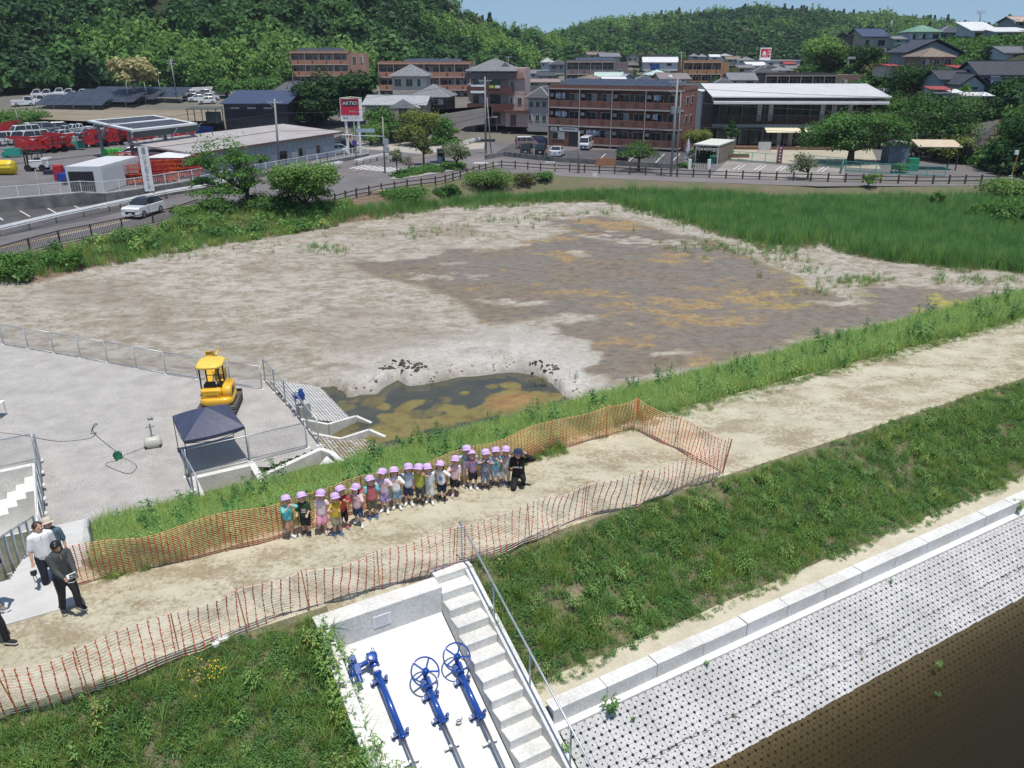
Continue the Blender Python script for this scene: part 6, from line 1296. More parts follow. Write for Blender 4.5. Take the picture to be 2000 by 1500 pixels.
TP('broad yellowish tree right of the play yard shelter', 1862, 318, 1815, 1905, 262, 318, tY, 3000, .18, 337, 8)
TP('round clipped shrub behind the rail fence on the right', 1757, 338, 1738, 1775, 318, 340, tG, 1300, .12, 338, 5, name='shrub', cat='shrub')
TP('bright leafy thicket at the right edge above the reeds, upper one', 1985, 385, 1920, 2060, 350, 420, tL, 4200, .16, 339, 9, name='shrub', cat='shrub')
TP('bright leafy thicket at the right edge above the reeds, lower one', 1950, 440, 1890, 2040, 390, 470, tG, 5200, .16, 340, 10, name='shrub', cat='shrub')
TP('dark round bush in the reeds left of the thickets', 1826, 412, 1808, 1846, 372, 408, tM, 1400, .13, 341, 5, name='shrub', cat='shrub')
TP('tall bamboo clump on the mound behind the long flat roofed apartments', 1612, 135, 1562, 1658, 64, 140, fB, 4200, .3, 342, 10, Y=205)
TP('dark pine like tree beside the steps on the mound', 1690, 120, 1655, 1722, 88, 128, tD, 2200, .26, 343, 7, Y=195)
TP('dark spreading tree in front of the tiled cottage on the hillside', 1790, 175, 1735, 1850, 125, 190, tD, 4200, .22, 344, 10, Y=150)
TP('dark garden tree before the long tiled roof near the right edge', 1975, 195, 1940, 2010, 148, 205, tD, 2600, .22, 345, 7, Y=135)
TP('rounded garden tree below the white sheet roofs', 1880, 205, 1862, 1898, 162, 200, tG, 1300, .2, 346, 5, Y=135)
TP('large dark tree over the sloping driveway at the right edge', 1985, 300, 1935, 2060, 200, 330, tD, 6800, .2, 347, 12, Y=108)
TP('shaggy green tree mass left of the sloping driveway', 1830, 290, 1755, 1905, 180, 285, tM, 6800, .19, 348, 13, Y=124)
TP('broad green bush below the hillside houses', 1720, 262, 1695, 1790, 178, 262, tG, 4200, .2, 349, 9, Y=138)
TP('tall green shrub bank beside the parked white vans, at the left edge', 40, 258, -20, 100, 212, 262, tG, 4200, .22, 350, 9, name='shrub', cat='shrub')
TP('small dark tree at the end of the row of parked vans', 78, 262, 62, 92, 218, 262, tM, 1200, .2, 351, 5)
# roads and pavements
asph = M('asphalt', (.125, .115, .115), .9, scale=.35, col2=(.17, .158, .155), bump=.2, bscale=25, fine=.12)
asphd = M('asphalt_dark', (.060, .057, .060), .9, scale=.5, col2=(.095, .09, .092), bump=.2, bscale=25, fine=.1)
pave = M('pavement_concrete', (.27, .25, .23), .9, scale=.8, col2=(.34, .32, .30), fine=.1)
line = M('road_paint_white', (.66, .66, .64), .7, var=.15, scale=3); lineo = M('road_paint_orange', (.62, .36, .10), .7, var=.15, scale=3)
def sheet(name, pix, z, mat, world=False, thick=0):
 P = [Vector((p[0], p[1], z)) for p in pix] if world else [G(x, y, z) for x, y in pix]
 mb = MB(); mb.add(P, [tuple(range(len(P)))]); me = mb.mesh(name, mat)
 if me.polygons[0].normal.z < 0: me.flip_normals()
 if thick: mb = MB(); mb.prism([(p.x, p.y) for p in P], z - thick, z, ax='z'); me = mb.mesh(name, mat)
 return struct(link(name, me))
Z0 = .8
bo = [(-47.4, 46), (-40.1, 58.7), (-33.5, 72.9), (-27.5, 80.7), (-18, 86), (-14.8, 93.5), (-7.3, 101.9), (0, 108), (13.1, 104.5), (31.5, 101.1), (61.5, 100.8)]
sheet('road', bo + [(88, 98), (80, 112), (64, 121), (60, 151.5), (-60, 151.5), (-90, 60)], Z0 + .004, asph, True)
sheet('car_park', [(0, 400 + 14), (165, 399), (205, 401), (280, 393), (300, 388), (318, 393), (170, 430), (0, 462), (-60, 475), (-60, 425)], Z0 + .008, asphd)
sheet('car_park', [(960, 303), (1085, 316), (1160, 321), (1330, 330), (1340, 297), (1130, 292), (1060, 300), (1000, 280)], Z0 + .008, asphd)
sheet('car_park', [(1385, 345), (1420, 315), (1650, 330), (1645, 352)], Z0 + .008, M('court_concrete', (.22, .20, .185), .9, scale=.3, col2=(.31, .29, .265), fine=.15))
sheet('play_yard', [(1380, 318), (1412, 285), (1540, 268), (1700, 285), (1720, 330), (1655, 327), (1600, 322), (1520, 318), (1420, 311)], Z0 + .010, M('court_sand', (.36, .32, .24), .95, scale=.4, col2=(.44, .40, .32), fine=.1))
sheet('gravel_lot', [(690, 270), (860, 262), (948, 272), (945, 290), (820, 300), (700, 290)], Z0 + .012, M('lot_gravel', (.33, .30, .26), .95, scale=.5, col2=(.40, .37, .33), fine=.15))
sheet('pavement', [(700, 345), (760, 338), (870, 318), (948, 322), (1100, 344), (1310, 354), (1600, 364), (1980, 362), (1980, 356), (1600, 355), (1315, 343), (1110, 330), (960, 306), (900, 308), (820, 318), (700, 335)][::1], Z0 + .012, M('footway_asphalt', (.155, .14, .14), .9, scale=.4, col2=(.20, .185, .18), fine=.12))
sheet('driveway', [(1905, 345), (1900, 330), (1870, 300), (1890, 285), (1950, 300), (1960, 345)], Z0 + .016, asph)
def strip(pts, w, z, name, mat, dash=None):
 mb = MB(); P = [G(x, y, z) for x, y in pts]
 for a, b in zip(P[:-1], P[1:]):
  L = (b - a).length; d = (b - a) / L; n = Vector((-d.y, d.x, 0)) * w / 2; k = 0
  while k < L:
   e = min(L, k + (dash[0] if dash else L)); mb.quad(a + d * k - n, a + d * e - n, a + d * e + n, a + d * k + n); k = e + (dash[1] if dash else 0)
   if not dash: break
 return struct(mb.obj(name, mat))
strip([(-60, 497), (0, 485), (120, 458), (240, 430), (400, 395)], .16, Z0 + .016, 'road_centre_line', lineo); strip([(560, 362), (660, 340), (728, 326)], .16, Z0 + .016, 'road_centre_line', lineo)
strip([(800, 312), (850, 300), (930, 282), (990, 268)], .16, Z0 + .016, 'road_centre_line', lineo)
strip([(100, 464), (165, 450), (300, 418), (380, 398)], .12, Z0 + .016, 'road_edge_line', line)
for k in range(8):
 x = 688 + k * 10; strip([(x - 5, 329 + k * .9), (x + 27, 322.5 + k * .9)], .42, Z0 + .020, 'crossing_stripe', line)
for x in (1066, 1073, 1080): strip([(x, 317), (x + 5, 315.5)], .3, Z0 + .020, 'crossing_stripe', line)
for k in range(5): strip([(925 + k * 5, 319), (931 + k * 5, 317)], .3, Z0 + .020, 'crossing_stripe', line)
for k in range(4): strip([(948 + k * 6, 320), (954 + k * 6, 318.5)], .3, Z0 + .020, 'crossing_stripe', line)
for a, b in (((137, 398), (160, 409)), ((90, 405), (110, 416)), ((38, 411), (59, 423)), ((-8, 420), (6, 430)), ((196, 407), (270, 392))): strip([a, b], .13, Z0 + .018, 'parking_line', line)
for k in range(5):
 x = 1432 + k * 41
 for dx in (0, 9): strip([(x + dx, 331 + k), (x + dx + 14, 322 + k * 1.0)], .14, Z0 + .018, 'parking_line', line)
for x in (1165, 1195, 1225, 1280, 1310): strip([(x, 318), (x + 18, 300)], .12, Z0 + .018, 'parking_line', line)
# planting island with ground cover, kerbs
isl = [(762, 352), (775, 340), (800, 332), (850, 323), (905, 320), (906, 330), (880, 336), (820, 346), (775, 352)]
mb = MB(); P = [G(x, y, Z0) for x, y in isl]; mb.prism([(p.x, p.y) for p in P], Z0 - .1, Z0 + .14, ax='z'); struct(mb.obj('planting_island', pave))
n = 700; X = rs.uniform(-20, 0, n); Y = rs.uniform(95, 122, n); px, py = toPix(X, Y, Z0 + 0 * X); kp = inpoly(px, py, isl) & (dline(px, py, isl, True) > 1.5)
scatter('island_ground_cover', np.stack([X[kp], Y[kp], X[kp] * 0 + Z0 + .1], -1), rs.uniform(0, 6.28, kp.sum()), rs.uniform(.7, 1.2, kp.sum()), np.zeros(kp.sum(), int), [crown('crown', [(0, 0, .12, .7, .7, .3)], 90, .13, tG, 221)])
# brown rail fence: posts and rails
bwn = M('brown_wood_post', (.075, .048, .036), .8, var=.2, scale=5)
rf = thing('rail_fence', 'long low dark brown two rail fence between the footpath and the reed bank', 'fence')
FL = [(655, 398), (690, 388), (740, 378), (800, 368), (860, 361), (905, 348), (945, 335), (975, 328), (1000, 329), (1060, 334), (1110, 336), (1200, 340), (1310, 345), (1450, 350), (1600, 355), (1800, 360), (1978, 358)]
FP = [G(x, y, Z0) for x, y in FL]; pm_ = MB().box((0, 0, .5), (.17, .17, 1.12), taper=.92).mesh('post', bwn); lastp = None; carry = 0
tot = [];
for a, b in zip(FP[:-1], FP[1:]):
 L = (b - a).length; k = carry
 while k < L: tot.append(a.lerp(b, k / L)); k += 2.0
 carry = k - L
for i, p in enumerate(tot):
 o = link('post', pm_, rf); o.location = p; o.rotation_euler = (0, 0, rnd.uniform(-.1, .1))
 if i:
  for z in (.38, .82): MB().bar(tot[i - 1] + Vector((0, 0, z)), p + Vector((0, 0, z)), .09, .10).obj('rail', bwn, rf)
# black railing along the left road (posts and bars)
br = thing('road_railing', 'black vertical bar railing along the road edge at the left', 'railing'); blk_ = M('dark_brown_metal', (.03, .022, .02), .6)
RP = [G(x, y, Z0) for x, y in ((-60, 524), (0, 510), (60, 492), (118, 476), (180, 463), (240, 450), (300, 438), (350, 424), (390, 410))]
br_m = MB()
for a, b in zip(RP[:-1], RP[1:]):
 MB().bar(a + Vector((0, 0, 1.05)), b + Vector((0, 0, 1.05)), .06).obj('top_rail', blk_, br); MB().bar(a + Vector((0, 0, .12)), b + Vector((0, 0, .12)), .05).obj('bottom_rail', blk_, br); MB().box(a + Vector((0, 0, .5)), (.10, .10, 1.15)).obj('post', blk_, br)
 L = (b - a).length; n = int(L / .16)
 for k in range(1, n): q = a.lerp(b, k / n); br_m.bar(q + Vector((0, 0, .12)), q + Vector((0, 0, 1.05)), .028)
tag(br_m.obj('bars', blk_, br), kind='stuff')
mb = MB()
for a, b in zip(RP[:-1], RP[1:]): mb.bar(a + Vector((.2, -.25, -.25)), b + Vector((.2, -.25, -.25)), .35, .7)
tag(mb.obj('concrete_edge_beam', concd), 'grey concrete beam under the black railing at the road edge', 'edge beam')
# guard rails
wpt = MATS['white_paint']
def guard(lab, pts, z=Z0, sp=2.0, double=True, h=.72):
 r = thing('guard_rail', lab, 'guard rail', group='white guard rails along the roads'); P = [G(x, y, z) for x, y in pts]
 for a, b in zip(P[:-1], P[1:]):
  d = (b - a).normalized(); n = Vector((-d.y, d.x, 0)); U = Vector((0, 0, 1))
  for off, hh_ in ((0, h), (.5 if double else 0, h - (.0 if double else .22))):
   q0 = a + n * off + U * hh_; q1 = b + n * off + U * hh_
   MB().add([q0 + n * .05 - U * .16, q0 + n * .0 - U * .12, q0 + n * .06 - U * .05, q0 + n * .0 + U * .04, q0 + n * .05 + U * .12, q1 + n * .05 - U * .16, q1 + n * .0 - U * .12, q1 + n * .06 - U * .05, q1 + n * .0 + U * .04, q1 + n * .05 + U * .12], [(0, 1, 6, 5), (1, 2, 7, 6), (2, 3, 8, 7), (3, 4, 9, 8)]).bar(q0 + n * .05 + U * .02, q1 + n * .05 + U * .02, .04, .24).obj('beam', wpt, r)
  L = (b - a).length; k = 0
  while k <= L: q = a + d * k; MB().tube([q + n * (.25 if double else .08), q + n * (.25 if double else .08) + U * h], .06, 6).obj('post', M('post_brown', (.16, .12, .10), .7), r); k += sp
 return r
guard('long double white guard rail between the car park and the road on the left', [(5, 463), (115, 436), (240, 408), (330, 388), (400, 376), (440, 366), (475, 358)], sp=3.2)
guard('white guard rail in front of the long office building', [(600, 342), (640, 333), (671, 327)]); guard('white guard rail beside the pedestrian crossing under the red signboard', [(700, 324), (740, 314), (760, 311)])
guard('white guard rail at the gravel lot behind the planting island', [(905, 286), (920, 281), (940, 277)], double=False); guard('short white guard rail in front of the pink house', [(994, 268), (1010, 262)], double=False); guard('white guard rail beside the blue dumpster', [(1040, 258), (1072, 250)], double=False)
# retaining wall and machine yard on the left
ZY = 1.95
WL = [(-95, 46), (-66, 66.5)] + [(G(0, 415, Z0).x, G(0, 415, Z0).y)] + [tuple(G(x, y, Z0)[:2]) for x, y in ((165, 400), (208, 402), (270, 393), (300, 388), (380, 374), (400, 370))]
yd = WL + [(-36.5, 97), (-40, 103), (-38, 112), (-31, 130), (-30, 152), (-60, 158), (-150, 158), (-150, 60)]
mb = MB(); mb.prism(yd, Z0 - .5, ZY, ax='z'); o = mb.obj('machine_yard', asph); struct(o)
rw = thing('retaining_wall', 'stained concrete retaining wall below the white fence on the left', 'wall')
for a, b in zip(WL[:-1], WL[1:]):
 A = Vector((a[0], a[1], 0)); B = Vector((b[0], b[1], 0)); MB().bar(A + Vector((0, 0, 1.35)), B + Vector((0, 0, 1.35)), .35, 1.35).obj('wall_section', concd, rw)
wf = thing('mesh_fence', 'white mesh fence on top of the retaining wall around the machine yard', 'fence'); whm = MB()
for a, b in zip(WL[1:-1], WL[2:]):
 A = Vector((a[0], a[1], 2.03)); B = Vector((b[0], b[1], 2.03)); L = (B - A).length; n = max(1, round(L / 2.0)); d = (B - A) / L
 for z in (.08, 1.15): MB().bar(A + Vector((0, 0, z)), B + Vector((0, 0, z)), .06).obj('rail', wpt, wf)
 for i in range(n): MB().bar(A.lerp(B, i / n), A.lerp(B, i / n) + Vector((0, 0, 1.2)), .07).obj('post', wpt, wf)
 for i in range(int(L / .25)): q = A + d * i * .25; whm.bar(q + Vector((0, 0, .1)), q + Vector((0, 0, 1.13)), .012)
 for k in range(9): whm.bar(A + Vector((0, 0, .12 + .12 * k)), B + Vector((0, 0, .12 + .12 * k)), .012)
tag(whm.obj('mesh_wires', wpt, wf), kind='stuff')
# vehicles
tyre = M('tyre', (.02, .02, .02), .8, var=.1); rimm = M('wheel_rim', (.40, .41, .42), .35, .6, var=.05); hl_ = M('headlight', (.6, .62, .64), .15, var=0); tl_ = M('tail_lamp', (.35, .01, .012), .25, var=0); plt_ = M('number_plate', (.65, .65, .62), .5, var=0)
def paint(n, c): return M('car_paint_' + n, c, .28, var=.03, scale=1, coat=.7)
PW = paint('white', (.76, .77, .78)); PK = paint('black', (.012, .013, .018)); PB_ = paint('dark_blue', (.02, .035, .08)); PS = paint('silver', (.42, .44, .46)); PR = paint('red', (.45, .015, .02)); PBr = paint('brown_pink', (.30, .20, .18)); PG = paint('grey', (.22, .24, .26))
SHAPES = { # lower outline z at x, cabin outline
 'suv': (4.5, 1.82, [(-2.22, .45), (-2.2, .95), (-1.95, 1.06), (-.9, 1.10), (1.9, 1.12), (2.2, 1.0), (2.22, .5)], [(-.95, 1.08), (-.30, 1.58), (.2, 1.66), (1.2, 1.62), (2.0, 1.12)]),
 'hatch': (3.9, 1.68, [(-1.9, .4), (-1.9, .82), (-1.6, .93), (-.85, .98), (1.8, 1.02), (1.92, .9), (1.92, .4)], [(-1.0, .96), (-.35, 1.42), (.3, 1.50), (1.1, 1.46), (1.8, 1.0)]),
 'sedan': (4.5, 1.75, [(-2.2, .4), (-2.2, .76), (-1.9, .88), (-.8, .94), (1.5, .98), (2.15, .92), (2.22, .45)], [(-.95, .92), (-.2, 1.36), (.6, 1.42), (1.1, 1.38), (1.95, .96)]),
 'van': (3.6, 1.6, [(-1.75, .38), (-1.78, .85), (-1.65, 1.05), (-1.2, 1.12), (1.74, 1.12), (1.78, .4)], [(-1.22, 1.10), (-.8, 1.72), (-.5, 1.80), (1.6, 1.80), (1.76, 1.10)]),
 'bigvan': (4.7, 1.75, [(-2.3, .4), (-2.36, .9), (-2.25, 1.12), (-2.0, 1.15), (2.34, 1.15), (2.36, .42)], [(-2.05, 1.13), (-1.55, 1.88), (-1.3, 1.98), (2.2, 1.98), (2.34, 1.13)])}
def car(name, lab, cat, loc, rz, kind, pm, roof=None, group=None, truck=False):
 """front of the car points to -x"""
 L, W_, low, cab = SHAPES[kind]; r = thing(name, lab, cat, loc, rz, group); wr = .33 if kind != 'suv' else .37; ax_ = (-L * .32, L * .30); h = W_ / 2
 bot = [(low[-1][0], .28)]
 for a in (ax_[1], ax_[0]):
  for k in range(0, 7): t = math.pi * k / 6; bot.append((a + (wr + .05) * math.cos(t), .28 + (wr + .05) * math.sin(t)))
 bot.append((low[0][0], .28)); out = [(x, z) for x, z in low] + bot
 mb = MB(); n = len(out); vs = []
 for y, k in ((-h, 1), (-h * .97, 1), (h * .97, 1), (h, 1)): vs += [(x * (1 if abs(y) < h * .98 else .985), y, z if abs(y) < h * .98 else min(z, max(p[1] for p in low) - .06) if z > .6 else z) for x, z in out]
 fs = [tuple(range(n)), tuple(range(4 * n - 1, 3 * n - 1, -1))]
 for j in range(3): fs += [(j * n + i, (j + 1) * n + i, (j + 1) * n + (i + 1) % n, j * n + (i + 1) % n) for i in range(n)]
 mb.add(vs, fs); mb.obj('body', pm, r)
 ci = h * .93; ct_ = h * .74
 if truck: cab = [(cab[0][0], cab[0][1]), (cab[1][0], cab[1][1]), (cab[2][0], cab[2][1]), (-.35, cab[2][1]), (-.30, cab[0][1])]
 m = len(cab); zt = max(z for x, z in cab); zb = min(z for x, z in cab)
 yy = lambda z: ci + (ct_ - ci) * (z - zb) / (zt - zb)
 vs = [(x, -yy(z), z) for x, z in cab] + [(x, yy(z), z) for x, z in cab]; mb = MB().add(vs, [tuple(range(m)), tuple(range(2 * m - 1, m - 1, -1))] + [(i, i + m, (i + 1) % m + m, (i + 1) % m) for i in range(m)]); mb.obj('windows', glass, r)
 tp = cab[1:-1]; ra = MB(); vs = []
 for x, z in tp: vs += [(x, -yy(z) - .012, z - .03), (x, -yy(z) * .93, z + .035), (x, yy(z) * .93, z + .035), (x, yy(z) + .012, z - .03)]
 k = len(tp); ra.add(vs, [(i * 4 + j, i * 4 + j + 1, i * 4 + j + 5, i * 4 + j + 4) for i in range(k - 1) for j in range(3)] + [(3, 2, 1, 0), tuple((k - 1) * 4 + j for j in range(4))])
 ra.obj('roof', roof or pm, r)
 pl_ = MB()
 for s_ in (-1, 1):
  for (x0, z0), (x1, z1) in ((cab[0], cab[1]), (cab[-1], cab[-2])): pl_.bar((x0, s_ * (yy(z0) + .0), z0), (x1, s_ * (yy(z1) + .0), z1 - .02), .09, .05, up=(0, 1, 0))
  xm = (cab[1][0] + cab[-2][0]) / 2 + .05
  if not truck:
   for xx in ((xm,) if kind in ('hatch', 'suv', 'sedan') else (xm - .35, xm + .6)): pl_.bar((xx, s_ * yy(zb), zb), (xx, s_ * yy(zt), zt), .07, .04, up=(0, 1, 0))
 pl_.obj('pillars', roof if (roof and kind == 'suv') else pm, r)
 for a in ax_:
  for s_ in (-1, 1):
   w_ = MB().tube([(a, s_ * (h - .20), wr), (a, s_ * (h + .005), wr)], wr, 14).obj('wheel', tyre, r); MB().tube([(a, s_ * (h - .02), wr), (a, s_ * (h + .02), wr)], wr * .6, 10).obj('rim', rimm, w_)
 zf = low[1][1]
 for s_ in (-1, 1): MB().box((low[1][0] + .03, s_ * h * .74, zf - .10), (.12, h * .38, .13)).obj('headlight', hl_, r); MB().box((low[-2][0] - .02, s_ * h * .86, zf - .02), (.10, h * .2, .26)).obj('tail_light', tl_, r); MB().box((cab[0][0] + .25, s_ * (h + .07), zb + .06), (.10, .16, .12)).obj('mirror', pm, r)
 MB().box((low[1][0] - .005, 0, zf - .36), (.06, h * 1.1, .24)).obj('grille', black, r); MB().box((low[1][0] - .04, 0, .48), (.02, .33, .16)).obj('number_plate', plt_, r); MB().box((low[-2][0] + .04, 0, .75), (.02, .33, .16)).obj('number_plate', plt_, r)
 if truck:
  x1 = low[-1][0]; b = MB(); z = .86
  b.box(((x1 - .3) / 2 + 0, 0, z), (x1 + .25, W_, .08)).box(((x1 - .3) / 2, -h, z + .2), (x1 + .25, .05, .36)).box(((x1 - .3) / 2, h, z + .2), (x1 + .25, .05, .36)).box((x1 - .02, 0, z + .2), (.05, W_, .36)); b.obj('cargo_bed', pm, r)
 return r
cw = G(284, 423, Z0); dcar = (G(320, 410, Z0) - G(250, 432, Z0)); car('parked_car' if 0 else 'car', 'white crossover car with a black roof driving on the road beside the black railing', 'car', cw + Vector((-.3, .6, .02)), math.atan2(dcar.y, dcar.x), 'suv', PW, PK)
bpy.data.objects
def carpx(lab, x, y, rzdeg, kind, pm, z=Z0, cat='car', name='parked_car', **k): p = G(x, y, z); return car(name, lab, cat, p + Vector((0, 0, .02)), R(rzdeg), kind, pm, **k)
gpk = 'cars parked beside the brown apartments'
carpx('two tone brown and white minivan beside the brown apartments', 1028, 289, 190, 'van', PBr, roof=PW, group=gpk, cat='van'); carpx('dark blue car parked behind the two tone minivan', 1056, 283, 200, 'hatch', PB_, group=gpk)
carpx('black car parked nose in, leftmost of the two black cars', 1029, 304, 262, 'van', PK, group=gpk); carpx('black car parked nose in between a black car and a white hatchback', 1057, 305, 262, 'van', PK, group=gpk)
carpx('white hatchback seen from behind beside the black cars', 1089, 305, 255, 'hatch', PW, group=gpk); carpx('white minivan facing the camera in front of the brown apartments', 1144, 291, 75, 'bigvan', PW, group=gpk, cat='van')
carpx('dark car half hidden under the pruned tree', 1215, 312, 265, 'van', PK, group=gpk); carpx('silver car parked left of the pink house', 922, 257, 200, 'hatch', PS)
carpx('dark car with a white front parked beside the red signboard', 672, 298, 205, 'van', PK); carpx('white car at the end of the office building near the signboard', 655, 302, 25, 'hatch', PW)
carpx('white saloon car parked on the upper machine yard', 268, 308, 205, 'sedan', PW, z=ZY)
# yard vehicles far left
gyv = 'vehicles parked in the machine yard'
YV = [(12, 283, 60, 'bigvan', PW, 0, 'white van with a red stripe facing the camera at the left edge'), (42, 281, 60, 'bigvan', PW, 0, 'white van with an open roof rack, second from the left edge'), (66, 280, 60, 'bigvan', PW, 0, 'white van behind the racks, third from the left edge'), (90, 277, 60, 'hatch', PS, 0, 'silver hatchback in the front row of parked vehicles'), (50, 268, 55, 'bigvan', PW, 0, 'long white van behind the front row'), (102, 268, 60, 'hatch', PG, 0, 'grey hatchback beside the white vans'), (120, 272, 60, 'hatch', PW, 0, 'white hatchback left of the car port'), (72, 262, 60, 'bigvan', PW, 0, 'white van in the back row, left of centre'), (88, 262, 200, 'bigvan', PG, 0, 'dark grey wagon in the back row'), (112, 261, 210, 'bigvan', PG, 0, 'grey wagon at the back of the yard'), (136, 266, 60, 'van', PS, 1, 'small silver pickup truck left of the two pickups'), (150, 263, 60, 'van', PW, 1, 'small white pickup truck, left of a pair'), (163, 262, 60, 'van', PW, 1, 'small white pickup truck, right of a pair'), (176, 268, 60, 'hatch', PS, 0, 'silver car half behind the car port'), (200, 262, 60, 'van', PW, 0, 'white box van seen through the car port'), (225, 262, 60, 'hatch', PG, 0, 'grey car seen through the car port')]
for x, y, a, kd, pm, tr_, lb in YV: p = GT(x, y); z = max(ZY, p.z); carpx(lb, x, y, a, kd, pm, z=z, group=gyv, truck=bool(tr_), cat='truck' if tr_ else 'car', name='parked_truck' if tr_ else 'parked_car')
carpx('white flatbed truck parked right of the car port', 325, 298, 22, 'bigvan', PW, z=ZY, truck=True, cat='truck', name='flatbed_truck')
for i, (x, y, a, lb) in enumerate([(48, 208, 200, 'small white truck at the left end of the solar field'), (72, 204, 200, 'small white truck just behind the solar field, left side'), (84, 192, 20, 'white truck behind the panels, first of the far row'), (103, 192, 20, 'white truck behind the panels, second of the far row'), (128, 190, 20, 'white truck behind the panels, third of the far row'), (146, 191, 20, 'white truck behind the panels, fourth of the far row'), (173, 192, 20, 'white truck behind the panels, last of the far row')]):
 p = GT(x, y); car('parked_truck', lb, 'truck', p + Vector((0, 0, .02)), R(a), 'bigvan', PW, group='white trucks around the solar field', truck=True)
for i, (x, y, a, pm, lb) in enumerate([(405, 203, 20, PW, 'white car nearest the black shed'), (412, 196, 200, PW, 'white car behind the first near the hedge'), (385, 199, 20, PW, 'white car left of the cars near the shed'), (370, 190, 20, PS, 'silver car at the right end of the solar panels'), (375, 197, 20, PK, 'dark car at the right end of the solar panels'), (430, 188, 20, PW, 'white van beside the round hedge'), (398, 188, 20, PG, 'grey car behind the row near the shed')]):
 p = GT(x, y); car('parked_car', lb, 'car', p + Vector((0, 0, .02)), R(a), 'hatch' if i != 5 else 'bigvan', pm, group='cars parked near the black shed')
for x, y, c_, lb in ((1940, 168, PB_, 'dark blue car on the terrace under the long tiled roof'),):
 p = AT(x, y, 150 if x < 1900 else 138); car('parked_car', lb, 'car', p, R(70), 'hatch', c_)
# buildings
def BT(n, c, c2=None, sc_=.8, **k): return M(n, c, .85, var=.08, scale=sc_, col2=c2, fine=.06, bscale=6, **k)
brick = BT('red_brown_tile', (.235, .105, .078), (.19, .085, .065)); slabw = BT('slab_grey', (.44, .41, .38)); frame_w = M('window_frame_white', (.6, .6, .58), .5, var=0); curt = M('curtain', (.42, .43, .42), .7, var=.15, scale=3); dglass = M('dark_window_glass', (.03, .034, .038), .12, var=0, spec=.6)
solar = M('solar_panel', (.050, .058, .080), .3, 0, var=.15, scale=.6, spec=.3); solf = M('panel_frame', (.45, .46, .48), .4, .3, var=0)
def window(par, x, z, w_, h_, y=-.02, ry=0, cur=.5, side=None, fm=None):
 """dark pane with frame and a half drawn curtain, set on the wall"""
 def B(mb, c, d):
  return mb.box(c, d) if side is None else mb.box((side + (c[1] if side > 0 else c[1]) * 0 + c[1] * (-1 if side > 0 else 1), c[0], c[2]), (d[1], d[0], d[2]))
 f = B(MB(), (x, y, z), (w_ + .12, .10, h_ + .12)).obj('window', fm or frame_w, par)
 for k in (-1, 1): B(MB(), (x + k * w_ / 4, y - .035, z), (w_ / 2 - .04, .06, h_ - .02)).obj('pane', curt if (k > 0 and cur > rnd.random()) else dglass, f)
 return f
def panels(par, x0, y0, z0, nx, ny, pw, ph, tilt, name='solar_array'):
 g_ = MB();
 for i in range(nx):
  for j in range(ny):
   c = Vector((x0 + (i + .5) * pw, y0 + (j + .5) * ph * math.cos(tilt), z0 + (j + .5) * ph * math.sin(tilt))); MB().box(c, (pw - .05, ph - .05, .05), rx=tilt).obj('solar_panel', solar, par)
def apartment(lab, A, rz, w, d, fl, fh, units, wallm, slabm, base=.7, roofpan=None, office=False, detail=1, endw=2, name='apartment_building', paro=None, side='r'):
 r = thing(name, lab, 'apartment building', A, rz); H_ = base + fl * fh; bd = 1.5; uw = w / units; par = paro or wallm
 MB().box((w / 2, bd + (d - bd) / 2, H_ / 2), (w, d - bd, H_)).obj('wall', wallm, r)
 MB().box((w / 2, d / 2, H_ + .06), (w + .1, d, .12)).box((w / 2, .06, H_ + .32), (w + .1, .14, .5)).box((w / 2, d - .06, H_ + .32), (w + .1, .14, .5)).box((.02, d / 2, H_ + .32), (.14, d - .3, .5)).box((w - .02, d / 2, H_ + .32), (.14, d - .3, .5)).obj('roof', par, r)
 MB().box((w / 2, -.02, H_ + .02), (w + .2, .2, .16)).obj('roof_trim', slabm, r)
 for f in range(fl):
  z = base + f * fh; x0 = uw if (office and f == 0) else 0
  MB().box(((x0 + w) / 2, bd / 2, z - .09), (w - x0 + .1, bd + .1, .2)).obj('balcony_slab', slabm, r)
  for u in range(units):
   if office and f == 0 and u == 0: continue
   a = u * uw; pr = MB().box((a + uw / 2, .06, z + .56), (uw - .12, .12, 1.1)).obj('balcony_wall', par, r)
   if detail:
    for c in (.28, .68):
     for k in range(3): MB().box((a + uw * c + k * .26, -.005, z + .58), (.08, .02, .72)).obj('balcony_slot', black, pr)
    MB().box((a + .3, .5, z + 1.85), (.75, .3, .55)).obj('air_conditioner', slabm, r)
   else:
    if u % 1 == 0: MB().box((a + uw * .5, -.006, z + .5), (.3, .02, .7)).obj('balcony_slot', M('slot_dark', (.05, .03, .025), .8), pr)
   for c, w_ in ((.27, 1.7), (.73, 1.7)): window(r, a + uw * c, z + 1.15, min(w_, uw * .38), 1.9, bd - .03, cur=.45)
   MB().box((a + uw - .02 if u < units - 1 else w - .06, bd / 2, z + 1.3), (.10, bd, 2.5)).obj('partition', wallm, r)
 for u in range(units + 1): MB().box((min(max(u * uw, .05), w - .05), -.08, H_ / 2), (.10, .10, H_)).obj('downpipe', slabm, r)
 MB().box((.06, bd / 2, (H_ + base) / 2), (.12, bd, H_ - base)).obj('end_wall', wallm, r)
 for f in range(fl):
  for k in range(endw): window(r, bd + 1.6 + k * 2.6, base + f * fh + 1.4, .9, 1.1, -.02, side=w if side == 'r' else -.0, cur=.2)
 if roofpan: panels(r, *roofpan)
 return r
A = Vector((6.1, 143.2, Z0)); ap = apartment('three storey red brown tiled apartment block with solar panels behind the parked cars', A, R(-28.5), 22.8, 8.5, 3, 2.85, 4, brick, slabw, .55, (1.2, 1.0, 9.7, 15, 2, 1.35, 1.9, R(14)), True)
